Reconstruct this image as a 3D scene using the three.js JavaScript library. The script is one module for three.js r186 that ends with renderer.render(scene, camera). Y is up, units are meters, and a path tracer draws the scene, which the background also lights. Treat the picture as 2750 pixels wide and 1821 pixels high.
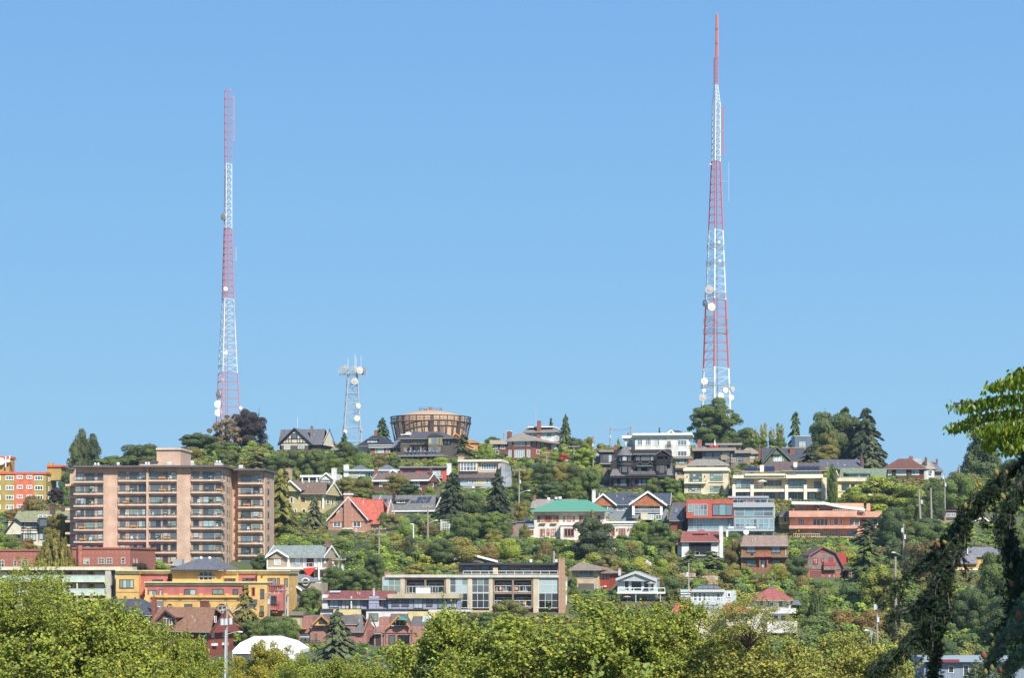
import * as THREE from 'three';
import { ConvexGeometry } from 'three/addons/geometries/ConvexGeometry.js';
import { mergeGeometries } from 'three/addons/utils/BufferGeometryUtils.js';
import { ImprovedNoise } from 'three/addons/math/ImprovedNoise.js';

// ---------- camera, sky, sun, exposure ----------
const F = 5700, CX = 1375, HY = 1530, PW = 2750, PH = 1821, CAMY = 22;   // lens in pixels of the photograph, horizon row
const scene = new THREE.Scene();
const camera = new THREE.PerspectiveCamera(2 * Math.atan(PH / 2 / F) * 180 / Math.PI, PW / PH, 0.5, 12000);
camera.position.set(0, CAMY, 0);
camera.lookAt(0, CAMY, -10);
camera.setViewOffset(PW, PH, 0, PH / 2 - HY, PW, PH);                    // a shifted lens: verticals stay vertical
const renderer = new THREE.WebGLRenderer({ antialias: true });
renderer.toneMapping = THREE.LinearToneMapping;
renderer.toneMappingExposure = 1.25;
renderer.shadowMap.enabled = true;
{
  const w = 256, h = 512, data = new Float32Array(w * h * 4);
  const st = [[-90, .13, .14, .13], [-8, .16, .18, .18], [-0.5, .27, .47, .62], [0, .30, .525, .70], [4, .258, .492, .71], [8, .208, .434, .70], [15, .16, .362, .665], [30, .135, .30, .58], [60, .10, .23, .48], [90, .09, .20, .44]];
  for (let y = 0; y < h; y++) {
    const e = ((y + .5) / h - .5) * 180;
    let k = 0; while (k < st.length - 2 && e > st[k + 1][0]) k++;
    const a = st[k], b = st[k + 1], t = Math.min(1, Math.max(0, (e - a[0]) / (b[0] - a[0])));
    for (let x = 0; x < w; x++) { const o = (y * w + x) * 4; for (let c = 0; c < 3; c++) data[o + c] = a[c + 1] + (b[c + 1] - a[c + 1]) * t; data[o + 3] = 1; }
  }
  const t = new THREE.DataTexture(data, w, h, THREE.RGBAFormat, THREE.FloatType);
  t.mapping = THREE.EquirectangularReflectionMapping; t.magFilter = THREE.LinearFilter; t.needsUpdate = true;
  scene.background = t; scene.environment = t;
}
const SUN = new THREE.Vector3(.33, .66, .675).normalize();
const sun = new THREE.DirectionalLight(new THREE.Color(1, .955, .88), 4.8);
sun.position.copy(SUN).multiplyScalar(900).add(new THREE.Vector3(0, 30, -560));
sun.target.position.set(0, 30, -560); sun.castShadow = true; sun.name = 'sun';
Object.assign(sun.shadow.camera, { left: -420, right: 420, top: 420, bottom: -420, near: 1, far: 2000 }); sun.shadow.mapSize.set(4096, 4096);
scene.add(sun, sun.target);
scene.fog = new THREE.FogExp2(new THREE.Color(.55, .75, .95), 0.00007);
const KA = .88;                                                           // sunlit look -> base colour

// ---------- helpers ----------
let seed = 1;
const srand = (s) => { seed = (s * 2654435761) >>> 0 || 1; };
const R = (a = 1, b) => { seed = (seed + 0x6D2B79F5) | 0; let t = Math.imul(seed ^ (seed >>> 15), 1 | seed); t = (t + Math.imul(t ^ (t >>> 7), 61 | t)) ^ t; const u = ((t ^ (t >>> 14)) >>> 0) / 4294967296; return b === undefined ? u * a : a + u * (b - a); };
const pick = (a) => a[Math.floor(R() * a.length) % a.length];
const V = (x, y, z) => new THREE.Vector3(x, y, z);
const pt = (px, py, d) => V((px - CX) * d / F, CAMY + (HY - py) * d / F, -d);
const lerpT = (t, x) => { if (x <= t[0][0]) return t[0][1]; for (let i = 1; i < t.length; i++) if (x <= t[i][0]) { const a = t[i - 1], b = t[i]; return a[1] + (b[1] - a[1]) * (x - a[0]) / (b[0] - a[0]); } return t[t.length - 1][1]; };
const names = {};
const numbered = (n) => { const k = names[n] = (names[n] ?? -1) + 1; return k ? n + '_' + String(k).padStart(3, '0') : n; };
const noise = new ImprovedNoise();
const fbm = (x, y, z = 0) => noise.noise(x, y, z) + .5 * noise.noise(x * 2.1, y * 2.1, z + 3) + .25 * noise.noise(x * 4.3, y * 4.3, z + 7);

// textures: grain and patches only
function tex(w, h, fn, mx, my) {
  const d = new Uint8Array(w * h * 4);
  for (let y = 0; y < h; y++) for (let x = 0; x < w; x++) { const v = fn(x, y), o = (y * w + x) * 4; d[o] = Math.max(0, Math.min(255, v[0])); d[o + 1] = Math.max(0, Math.min(255, v[1])); d[o + 2] = Math.max(0, Math.min(255, v[2])); d[o + 3] = 255; }
  const t = new THREE.DataTexture(d, w, h); t.wrapS = t.wrapT = THREE.RepeatWrapping; t.magFilter = THREE.LinearFilter; t.colorSpace = THREE.SRGBColorSpace; t.repeat.set(1 / mx, 1 / my); t.needsUpdate = true; return t;
}
const per = (x, y, n, f) => { const u = x / n * Math.PI * 2, v = y / n * Math.PI * 2; return noise.noise(Math.cos(u) * f + 9, Math.sin(u) * f, Math.cos(v) * f) + noise.noise(Math.sin(v) * f + 4, Math.cos(u) * f, Math.sin(v) * f); };
srand(5);
const TX = {
  stucco: tex(256, 256, (x, y) => { const v = 236 + per(x, y, 256, 1.1) * 18 + per(x, y, 256, 5) * 10 + R(-7, 7); return [v, v, v - 1]; }, 9, 9),
  siding: (() => { const row = Array.from({ length: 32 }, () => R(-9, 9)); return tex(128, 256, (x, y) => { const v = 236 + row[y >> 3] + R(-6, 6); return [v, v, v]; }, 3, 6.4); })(),
  brick: (() => { const c = Array.from({ length: 1024 }, () => [R(-38, 26), R(-7, 7)]); return tex(256, 256, (x, y) => { const r = y >> 4, m = (y & 15) < 2, q = (x + (r & 1) * 16) & 255; if (m || (q & 31) < 2) return [238, 234, 228]; const b = c[r * 16 + (q >> 5)]; const v = 214 + b[0] + R(-6, 6); return [v, v + b[1], v + b[1]]; }, 1.8, 1.2); })(),
  shingle: (() => { const c = Array.from({ length: 2048 }, () => R(-26, 22)); return tex(256, 256, (x, y) => { const r = y >> 3, q = (x + (r % 3) * 5) & 255; const v = 224 + c[(r * 32 + (q >> 3)) & 2047] * 1.2 + per(x, y, 256, 1.1) * 20 + (r % 2) * 6 + R(-5, 5); return [v, v, v]; }, 5, 5); })(),
  board: (() => { const c = Array.from({ length: 64 }, () => R(-16, 14)); return tex(256, 64, (x, y) => { const v = 230 + c[x >> 3] + R(-6, 6); return [v, v, v]; }, 5, 3); })(),
};
const mats = {};
function mat(hex, kind, o = {}) {
  const key = hex + kind + JSON.stringify(o); if (mats[key]) return mats[key];
  const c = new THREE.Color(hex).multiplyScalar(o.k ?? KA);
  const m = new THREE.MeshStandardMaterial({ color: c, roughness: o.r ?? .85, metalness: o.m ?? 0 }); m.side = THREE.DoubleSide;
  if (kind && TX[kind]) m.map = TX[kind];
  m.name = kind || 'paint'; return mats[key] = m;
}
const glass = (hex, k = .5) => { const key = 'glass' + hex + k; if (mats[key]) return mats[key]; const m = new THREE.MeshPhysicalMaterial({ color: new THREE.Color(hex).multiplyScalar(k * 1.3), roughness: .06, ior: 1.75, clearcoat: .4, clearcoatRoughness: .03 }); m.name = 'window_glass'; return mats[key] = m; };
const GL = { dark: glass('#45494c', .6), blue: glass('#84929a', .58), grey: glass('#6c7476', .6), teal: glass('#7fa4a6', .75), pale: glass('#b9c8c6', .7), curtain: glass('#d8d6c8', .6), black: glass('#1a1c20', .6), green: glass('#8fa394', .62) };
const GSET = { n: ['dark', 'blue', 'grey', 'grey', 'pale'], b: ['blue', 'blue', 'grey', 'pale'], d: ['dark', 'dark', 'black', 'grey'], t: ['teal', 'teal', 'blue', 'grey'], c: ['curtain', 'pale', 'grey', 'green'], p: ['pale', 'pale', 'grey'], k: ['black', 'dark'], g: ['green', 'green', 'pale', 'grey'] };
const railGlass = new THREE.MeshPhysicalMaterial({ color: new THREE.Color(.95, .985, .985), transmission: 1, roughness: .03, thickness: 0, ior: 1.5 }); railGlass.name = 'rail_glass';

// metric uv by box projection
function uvBox(g) {
  if (g.index) g = g.toNonIndexed(); g.computeVertexNormals();
  const p = g.attributes.position, n = g.attributes.normal, uv = new Float32Array(p.count * 2);
  for (let i = 0; i < p.count; i++) {
    const ax = Math.abs(n.getX(i)), ay = Math.abs(n.getY(i)), az = Math.abs(n.getZ(i)), x = p.getX(i), y = p.getY(i), z = p.getZ(i);
    if (ay > .995) { uv[2 * i] = x; uv[2 * i + 1] = z; } else if (az >= ax) { uv[2 * i] = x; uv[2 * i + 1] = y / Math.max(.3, Math.sqrt(1 - ay * ay)); } else { uv[2 * i] = z; uv[2 * i + 1] = y / Math.max(.3, Math.sqrt(1 - ay * ay)); }
  }
  g.setAttribute('uv', new THREE.BufferAttribute(uv, 2)); return g;
}
const boxG = (x0, x1, y0, y1, z0, z1) => { const g = new THREE.BoxGeometry(Math.abs(x1 - x0), Math.abs(y1 - y0), Math.abs(z1 - z0)); g.translate((x0 + x1) / 2, (y0 + y1) / 2, (z0 + z1) / 2); return uvBox(g); };
const hull = (pts) => uvBox(new ConvexGeometry(pts));
const mrg = (a) => a.length === 1 ? a[0] : mergeGeometries(a.map((g) => { const h = g.index ? g.toNonIndexed() : g; for (const k of Object.keys(h.attributes)) if (!['position', 'normal', 'uv'].includes(k)) h.deleteAttribute(k); return h; }));
function barG(a, b, r, r2 = r, n = 6) {
  const d = b.clone().sub(a), L = d.length(), g = new THREE.CylinderGeometry(r2, r, L, n, 1, false);
  g.applyQuaternion(new THREE.Quaternion().setFromUnitVectors(V(0, 1, 0), d.normalize())); const c = a.clone().add(b).multiplyScalar(.5); g.translate(c.x, c.y, c.z); return g;
}
const mesh = (name, g, m, parent, label) => { const o = new THREE.Mesh(g, m); o.name = name; o.castShadow = o.receiveShadow = true; if (label) o.userData.label = label; (parent ?? scene).add(o); return o; };
const unit = uvBox(new THREE.BoxGeometry(1, 1, 1));
const tagged = [];
function thing(name, label, category, pos, turn = 0, group) {
  const o = new THREE.Group(); o.name = numbered(name); o.position.copy(pos); o.rotation.y = turn; o.userData = { label, category }; if (group) o.userData.group = group; scene.add(o); return o;
}
const struct = (name, g, m) => { const o = mesh(numbered(name), g, m); o.userData.kind = 'structure'; return o; };

// ---------- the lie of the land: pixel row of the ground <-> distance ----------
const DT = [[1150, 775], [1190, 720], [1250, 660], [1350, 590], [1450, 530], [1530, 490], [1600, 462], [1700, 425], [1821, 380]];
const ID = DT.map(([a, b]) => [b, a]).sort((a, b) => a[0] - b[0]);
const D = (py) => lerpT(DT, py);
const ST = [[-600, 1395], [0, 1385], [200, 1330], [400, 1245], [640, 1212], [900, 1214], [1200, 1206], [1500, 1214], [1700, 1220], [1900, 1224], [2100, 1226], [2350, 1275], [2500, 1296], [2750, 1305], [3400, 1310]];
const S = (px) => lerpT(ST, px);
const NEAR = [[0, 20.2], [13, 20.2], [60, 9], [90, 6], [150, 4], [380, 2.574]];
function heightAt(x, z) {
  const d = Math.max(-z, 0.01);
  if (d < 380) return lerpT(NEAR, d);
  const px = Math.max(-600, Math.min(3400, CX + x * F / d)), dd = Math.min(d, D(S(px)));
  return CAMY + (HY - lerpT(ID, dd)) * dd / F;
}
const dAt = (px, py) => Math.min(D(py), D(S(px)) + 4);
// ---------- building kit: every measure is read on a plane of the building itself ----------
const winCache = {}, blds = [];
function winGeo(w, h, nx, ny, t) {
  const q = (v) => Math.max(.1, Math.round(v * 20) / 20); w = q(w); h = q(h);
  const key = [w, h, nx, ny, t].join(); if (winCache[key]) return winCache[key];
  const a = [boxG(-w / 2, w / 2, h / 2 - t, h / 2, -.06, .1), boxG(-w / 2, w / 2, -h / 2, -h / 2 + t, -.06, .14), boxG(-w / 2, -w / 2 + t, -h / 2 + t, h / 2 - t, -.06, .1), boxG(w / 2 - t, w / 2, -h / 2 + t, h / 2 - t, -.06, .1)];
  const m = t * .7;
  for (let i = 1; i < nx; i++) { const x = -w / 2 + w * i / nx; a.push(boxG(x - m / 2, x + m / 2, -h / 2 + t, h / 2 - t, -.05, .085)); }
  for (let j = 1; j < ny; j++) { const y = -h / 2 + h * j / ny; a.push(boxG(-w / 2 + t, w / 2 - t, y - m / 2, y + m / 2, -.05, .08)); }
  return winCache[key] = mrg(a);
}
class B {
  constructor(name, label, short, x, y, d, turn = 0, cat = 'house') {
    this.d = d; this.s = d / F; this.short = short;
    this.g = thing(name, label, cat, pt(x, y, d), turn * Math.PI / 180); this.g.updateMatrixWorld(true);
    const inv = this.g.matrixWorld.clone().invert();
    this.o = V(0, CAMY, 0).applyMatrix4(inv); this.rot = new THREE.Matrix4().extractRotation(inv);
    this.px = [1e9, -1e9, 1e9, -1e9]; blds.push(this); srand(Math.round(x * 7 + y));
  }
  ray(px, py) { return V((px - CX) / F, (HY - py) / F, -1).applyMatrix4(this.rot); }
  P(px, py, z = 0) { this.px = [Math.min(this.px[0], px), Math.max(this.px[1], px), Math.min(this.px[2], py), Math.max(this.px[3], py)]; const r = this.ray(px, py), t = (z - this.o.z) / r.z; return [this.o.x + r.x * t, this.o.y + r.y * t]; }
  X(px, z = 0) { const r = this.ray(px, HY), t = (z - this.o.z) / r.z; return this.o.x + r.x * t; }
  Y(py, px = CX, z = 0) { return this.P(px, py, z)[1]; }
  box(name, x0, x1, y0, y1, z0, z1, m, parent) { return mesh(name, boxG(x0, x1, y0, y1, z0, z1), m, parent ?? this.g); }
  // a block whose front, on the plane z = zf, fills these pixels
  wall(x0, y0, x1, y1, m, zf = 0, zb = -9, name = 'wall', parent, drop = 0) {
    const [a, t] = this.P(x0, y0, zf), [b, c] = this.P(x1, y1, zf); return this.box(name, a, b, c - drop, t, zb, zf, m, parent);
  }
  base(x0, y0, x1, y1, m, zf = 0, zb = -9, name = 'wall') { return this.wall(x0, y0, x1, y1, m, zf, zb, name, undefined, 3.5); }
  win(x0, y0, x1, y1, nx = 1, ny = 1, set = 'n', fm = this.fm, z = 0, t = this.ft ?? .1, parent = this.g) {
    const [a, top] = this.P(x0, y0, z), [b, bot] = this.P(x1, y1, z);
    return this.winAt((a + b) / 2, (top + bot) / 2, z, Math.abs(b - a), Math.abs(top - bot), 0, nx, ny, set, fm, t, parent);
  }
  winAt(x, y, z, w, h, ry, nx, ny, set, fm = this.fm, t = this.ft ?? .1, parent = this.g, name = 'window') {
    const f = mesh(name, winGeo(w, h, nx, ny, t), fm, parent); f.position.set(x, y, z); f.rotation.y = ry;
    const pw = (w - 2 * t) / nx, ph = (h - 2 * t) / ny, one = GL[pick(GSET[set])];
    for (let i = 0; i < nx; i++) for (let j = 0; j < ny; j++) {
      const p = mesh('pane', unit, R() < .6 ? one : GL[pick(GSET[set])], f); p.scale.set(Math.max(.05, pw - t * .6), Math.max(.05, ph - t * .6), .05);
      p.position.set(-w / 2 + t + pw * (i + .5), -h / 2 + t + ph * (j + .5), .005);
    }
    return f;
  }
  // windows on the end wall at x = X, between two depths
  swin(X, z0, z1, y0, y1, nx = 1, ny = 1, set = 'n', side = 1, fm = this.fm) { const Y0 = this.Y(y0), Y1 = this.Y(y1); return this.winAt(X, (Y0 + Y1) / 2, (z0 + z1) / 2, Math.abs(z1 - z0), Math.abs(Y0 - Y1), side * Math.PI / 2, nx, ny, set, fm); }
  wins(list, nx, ny, set, fm, z, t) { for (const w of list.split(';')) { const v = w.trim().split(/[ ,]+/).map(Number); this.win(v[0], v[1], v[2], v[3], v[4] ?? nx, v[5] ?? ny, set, fm, z, t); } }
  slab(a, b, c, d, th, m, name, parent) {                        // a sheet with thickness, hung below its upper face
    const n = b.clone().sub(a).cross(d.clone().sub(a)).normalize(); if (n.y < 0) n.negate(); n.multiplyScalar(-th);
    return hull([a, b, c, d, ...[a, b, c, d].map((p) => p.clone().add(n))]);
  }
  hip(m, ex0, ex1, ey, rx0, rx1, ry, zf = .5, zb = -9.5, th = .3, name = 'roof', zr) {
    const [a, y0] = this.P(ex0, ey, zf), [b] = this.P(ex1, ey, zf); zr ??= (zf + zb) / 2; const [c, y1] = this.P(rx0, ry, zr), [e] = this.P(rx1, ry, zr);
    if (name === 'roof') mesh('gutter', boxG(a + .02, b - .02, y0 - th - .02, y0 - th + .12, zf, zf + .1), MT.gutter, this.g);
    const pts = []; for (const y of [y0, y0 - th]) pts.push(V(a, y, zf), V(b, y, zf), V(a, y, zb), V(b, y, zb)); pts.push(V(c, y1, zr), V(e + .01, y1, zr));
    return mesh(name, hull(pts), m, this.g);
  }
  // ridge along the front: two slopes and the gable walls under them
  side(m, ex0, ex1, ey, rx0, rx1, ry, wm, zf = .6, zb = -9.6, th = .25, trim, name = 'roof') {
    const zr = (zf + zb) / 2, [a, y0] = this.P(ex0, ey, zf), [b] = this.P(ex1, ey, zf), [c, y1] = this.P(rx0, ry, zr), [e] = this.P(rx1, ry, zr);
    mesh(name, this.slab(V(a, y0, zf), V(b, y0, zf), V(e, y1, zr), V(c, y1, zr), th), m, this.g);
    mesh(name, this.slab(V(a, y0, zb), V(b, y0, zb), V(e, y1, zr), V(c, y1, zr), th), m, this.g);
    if (name === 'roof') { mesh('gutter', boxG(a + .1, b - .1, y0 - .2, y0 - .05, zf + .01, zf + .11), MT.gutter, this.g); const n = Math.abs(b - a) > 9 ? 2 : 1; for (let i = 0; i < n; i++) { const u = R(.2, .8), f = R(.35, .7), x = a + (b - a) * u; mesh('vent_pipe', boxG(x - .11, x + .11, y0 + (y1 - y0) * f - .1, y0 + (y1 - y0) * f + .45, zf + (zr - zf) * f - .11, zf + (zr - zf) * f + .11), MT.gutter, this.g); } }
    if (wm) for (const [X0, X1] of [[a + .55, a + .3], [b - .55, b - .3]]) mesh('gable', hull([V(X0, y0 - .3, zf - .7), V(X0, y0 - .3, zb + .7), V(X0, y1 - th - .25, zr), V(X1, y0 - .3, zf - .7), V(X1, y0 - .3, zb + .7), V(X1, y1 - th - .25, zr)]), wm, this.g);
    if (trim) for (const z of [zf, zb]) for (const [X0, X1] of [[a - .08, a], [b, b + .08]]) mesh('bargeboard', hull([V(X0, y0 + .1, z), V(X1, y0 + .1, z), V(X0, y0 - .3, z), V(X1, y0 - .3, z), V(X0, y1 + .08, zr), V(X1, y1 + .08, zr), V(X0, y1 - .35, zr), V(X1, y1 - .35, zr)]), trim, this.g);
    return { a, b, y0, y1, zr };
  }
  // gable to the front: ridge runs back from the apex
  gable(m, x0, y0, ax, ay, x1, y1, wm, zf = .6, zb = -9, th = .22, trim, tw = .35, name = 'roof') {
    const [a, ya] = this.P(x0, y0, zf), [c, yc] = this.P(ax, ay, zf), [b, yb] = this.P(x1, y1, zf);
    mesh(name, this.slab(V(a, ya, zf), V(c, yc, zf), V(c, yc, zb), V(a, ya, zb), th), m, this.g);
    mesh(name, this.slab(V(b, yb, zf), V(c, yc, zf), V(c, yc, zb), V(b, yb, zb), th), m, this.g);
    const w = Math.abs(b - a), k = .07, yl = Math.min(ya, yb) - .25;
    if (wm) mesh('gable', hull([V(a + w * k, ya - .12 - th, zf - .5), V(b - w * k, yb - .12 - th, zf - .5), V(c, yc - th - w * k * .8, zf - .5), V(a + w * k, ya - .12 - th, zf - .8), V(b - w * k, yb - .12 - th, zf - .8), V(c, yc - th - w * k * .8, zf - .8), V(a + w * k, yl, zf - .8), V(b - w * k, yl, zf - .8), V(a + w * k, yl, zf - .5), V(b - w * k, yl, zf - .5)]), wm, this.g);
    if (trim) for (const [e, ye] of [[a, ya], [b, yb]]) mesh('bargeboard', hull([V(e, ye + .06, zf + .1), V(c, yc + .06, zf + .1), V(e, ye - tw, zf + .1), V(c, yc - tw, zf + .1), V(e, ye + .06, zf + .01), V(c, yc + .06, zf + .01), V(e, ye - tw, zf + .01), V(c, yc - tw, zf + .01)]), trim, this.g);
    return { a, b, c, ya, yb, yc };
  }
  chim(x0, y0, x1, y1, m, z = -3, cap) {
    const [a, t] = this.P(x0, y0, z), [b, c] = this.P(x1, y1, z), w = Math.abs(b - a), o = this.box('chimney', a, b, c, t, z - Math.min(w, 1.6), z, m);
    mesh('chimney_cap', boxG(a - .08, b + .08, t, t + .16, z - Math.min(w, 1.6) - .08, z + .08), cap ?? m, o);
    mesh('flue', new THREE.CylinderGeometry(.14, .16, .4, 8), mat('#9a6a50'), o).position.set((a + b) / 2, t + .36, z - Math.min(w, 1.6) / 2);
    return o;
  }
  rail(x0, y0, x1, y1, m, z = 1.2, step = 1.5, gl = false, name = 'railing', r = .05) {
    const [a, t] = this.P(x0, y0, z), [b, c] = this.P(x1, y1, z), n = Math.max(1, Math.round(Math.abs(b - a) / step)), g = [boxG(a, b, t - r * 2, t, z - r, z + r), boxG(a, b, c, c + r * 1.4, z - r * .8, z + r * .8)];
    for (let i = 0; i <= n; i++) { const x = a + (b - a) * i / n; g.push(boxG(x - r * .8, x + r * .8, c, t - r * 2, z - r * .7, z + r * .7)); }
    const o = mesh(name, mrg(g), m, this.g);
    if (gl) for (let i = 0; i < n; i++) { const w = (b - a) / n, p = mesh('glass_panel', unit, railGlass, o); p.scale.set(w - r * 2.4, t - c - r * 4.4, .02); p.position.set(a + w * (i + .5), (t + c) / 2 - r * .3, z); }
    return o;
  }
  cyl(name, px, y0, y1, r, m, z = 0) { const [x, t] = this.P(px, y0, z), [, c] = this.P(px, y1, z); return mesh(name, barG(V(x, c, z), V(x, t, z), r, r, 8), m, this.g); }
  panels(x0, y0, x1, y1, n, m, zf, zb, name = 'solar_panel', lift = .12) {   // a row of panels on a slope: lower edge at zf, upper edge at zb
    const [a, c] = this.P(x0, y1, zf), [b] = this.P(x1, y1, zf), [, t] = this.P(x0, y0, zb), w = (b - a) / n;
    for (let i = 0; i < n; i++) { const u = a + w * (i + .06), v = a + w * (i + .94); mesh(name, this.slab(V(u, c + lift, zf), V(v, c + lift, zf), V(v, t + lift, zb), V(u, t + lift, zb), .08), m, this.g); }
  }
}
const furn = [], towerPots = [], flowerPots = [], terracePots = [];
const MT = {
  white: mat('#fbf8f0', 'stucco'), cream: mat('#f3e4c0', 'stucco'), trim: mat('#fdfbf4'), greyTrim: mat('#c9cdd0'), black: mat('#26262a'), dkmetal: mat('#3a3838', '', { r: .5 }), slate: mat('#5f6470', 'shingle'), dkslate: mat('#4a4d58', 'shingle'),
  brick: mat('#c07a66', 'brick'), tanRoof: mat('#a08d7c', 'shingle'), brownRoof: mat('#8f7260', 'shingle'), greyRoof: mat('#8f9092', 'shingle'), gutter: mat('#b9b4ac', '', { r: .6 }), solar: mat('#2b3a52', '', { r: .18 }), wood: mat('#9a6a44', 'board'), bronze: mat('#4a4440', '', { r: .45 }), concrete: mat('#cfc8bc', 'stucco'),
};
// ---------- ground ----------
{
  const us = []; for (let u = -1.6; u <= 1.6001;) { us.push(u); u += Math.abs(u) < .29 ? .006 : .08; }
  const ds = []; for (let d = .5; d < 60; d += 6) ds.push(d); for (let d = 60; d < 380; d += 20) ds.push(d); for (let d = 380; d < 800; d += 4) ds.push(d); for (let d = 800; d < 7000; d *= 1.35) ds.push(d);
  const pos = [], col = [], uv = [], idx = [];
  for (const d of ds) for (const u of us) {
    const x = u * d, y = heightAt(x, -d) + (d > 385 ? fbm(x / 9, d / 9) * .25 : 0);
    pos.push(x, y, -d); uv.push(x, d);
    const q = fbm(x / 14, d / 14, 5), t = fbm(x / 4, d / 4, 2);
    const c = new THREE.Color().setRGB(.11 + q * .05 + t * .02, .115 + t * .03, .05 + q * .015); col.push(c.r, c.g, c.b);
  }
  const n = us.length; for (let j = 0; j < ds.length - 1; j++) for (let i = 0; i < n - 1; i++) { const a = j * n + i; idx.push(a, a + 1, a + n, a + 1, a + n + 1, a + n); }
  const g = new THREE.BufferGeometry(); g.setAttribute('position', new THREE.Float32BufferAttribute(pos, 3)); g.setAttribute('uv', new THREE.Float32BufferAttribute(uv, 2)); g.setAttribute('color', new THREE.Float32BufferAttribute(col, 3)); g.setIndex(idx); g.computeVertexNormals();
  struct('hillside', g, new THREE.MeshStandardMaterial({ vertexColors: true, roughness: 1, side: THREE.DoubleSide, name: 'soil' }));
  const p = new THREE.CircleGeometry(9000, 64); p.rotateX(-Math.PI / 2); p.translate(0, -1.5, 0);
  struct('ground', p, new THREE.MeshStandardMaterial({ color: new THREE.Color(.12, .13, .08), roughness: 1, name: 'soil' }));
}
// ---------- the ridge line ----------
{ // black and white half-timbered house
  const b = new B('half_timbered_house', 'black and cream half-timbered house with a steep grey roof and front gable on the skyline', 'half-timbered skyline house', 790, 1216, 704, -13);
  const rf = mat('#7d7a80', 'shingle'), dk = mat('#3a3840'), wl = mat('#6e665f', 'siding'), cr = mat('#f6edcf', 'stucco'); b.fm = dk;
  b.base(752, 1192, 862, 1216, wl, 0, -12);
  b.side(rf, 747, 868, 1194, 755, 874, 1154, cr, 1, -13, .3, dk);
  b.gable(rf, 746, 1193, 791, 1149, 839, 1193, cr, 2.2, -6, .3, dk, .5);
  b.base(757, 1191, 828, 1216, wl, 1.6, -1, 'bay');
  for (const [x0, y0, x1, y1] of [[757, 1189.5, 826, 1191], [768, 1178.5, 815, 1180]]) b.wall(x0, y0, x1, y1, dk, 1.78, 1.6, 'timber');
  for (const [x, t] of [[769, 1178], [783, 1168], [799, 1168], [814, 1180], [776, 1172], [806, 1174]]) b.wall(x - .8, t, x + .8, 1190, dk, 1.8, 1.62, 'timber');
  b.win(785, 1164, 798, 1179, 1, 1, 'b', dk, 1.75); b.win(764, 1193.5, 780, 1207.5, 1, 1, 'c', MT.trim, 1.6); b.win(799, 1193, 820, 1207, 3, 1, 'c', dk, 1.6);
  b.chim(834, 1147, 840, 1190, mat('#a39a8a', 'brick'), -2); b.cyl('antenna_mast', 799.5, 1120, 1152, .05, MT.trim, -5);
}
{ const b = new B('small_hip_house', 'small dark house with a tan roof at the right edge of the half-timbered house', 'small tan-roofed house', 895, 1214, 712, 0); b.fm = MT.trim;
  b.base(880, 1203, 909, 1214, mat('#5c5650', 'siding')); b.hip(mat('#a89a8c', 'shingle'), 877, 913, 1206, 884, 904, 1187, .6, -9); b.win(886, 1206, 893, 1212); b.win(897, 1206, 904, 1212); }
{ const b = new B('dormer_brick_house', 'red brick house with black hip roof and white dormer left of the water tank', 'black-roofed dormer house', 1022, 1220, 690, -10);
  const rf = mat('#42444e', 'shingle'); b.fm = MT.trim;
  b.base(962, 1200, 1050, 1220, MT.white, -1.5, -12); b.base(995, 1202, 1051, 1220, MT.brick, 0, -11);
  b.wall(990, 1195, 1057, 1202, MT.trim, .9, -11.5, 'eave'); b.hip(rf, 958, 1060, 1197, 1000, 1018, 1170, 1, -13);
  b.wall(987, 1179, 1013, 1196, MT.white, -1.2, -6, 'dormer'); b.hip(rf, 984, 1016, 1180, 998, 1006, 1173, -.8, -8, .2, 'dormer_roof');
  b.win(990, 1181.5, 998.5, 1195, 1, 1, 'b', MT.trim, -1.2); b.win(1006, 1181, 1012, 1188, 1, 1, 'g', MT.trim, -1.2);
  b.win(1008, 1203, 1031, 1216.5, 3, 1, 'g', MT.trim, 0); b.win(985, 1207, 993, 1218, 1, 1, 'c', MT.trim, -1.5); b.win(1037, 1206, 1047, 1216, 2, 1, 'b');
  b.chim(1005, 1158, 1012.5, 1176, MT.brick, -6); const X = b.X(1051); b.swin(X, -4, -2, 1205, 1217, 1, 1, 'c'); b.swin(X, -8, -6, 1205, 1217, 1, 1, 'c');
}
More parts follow.
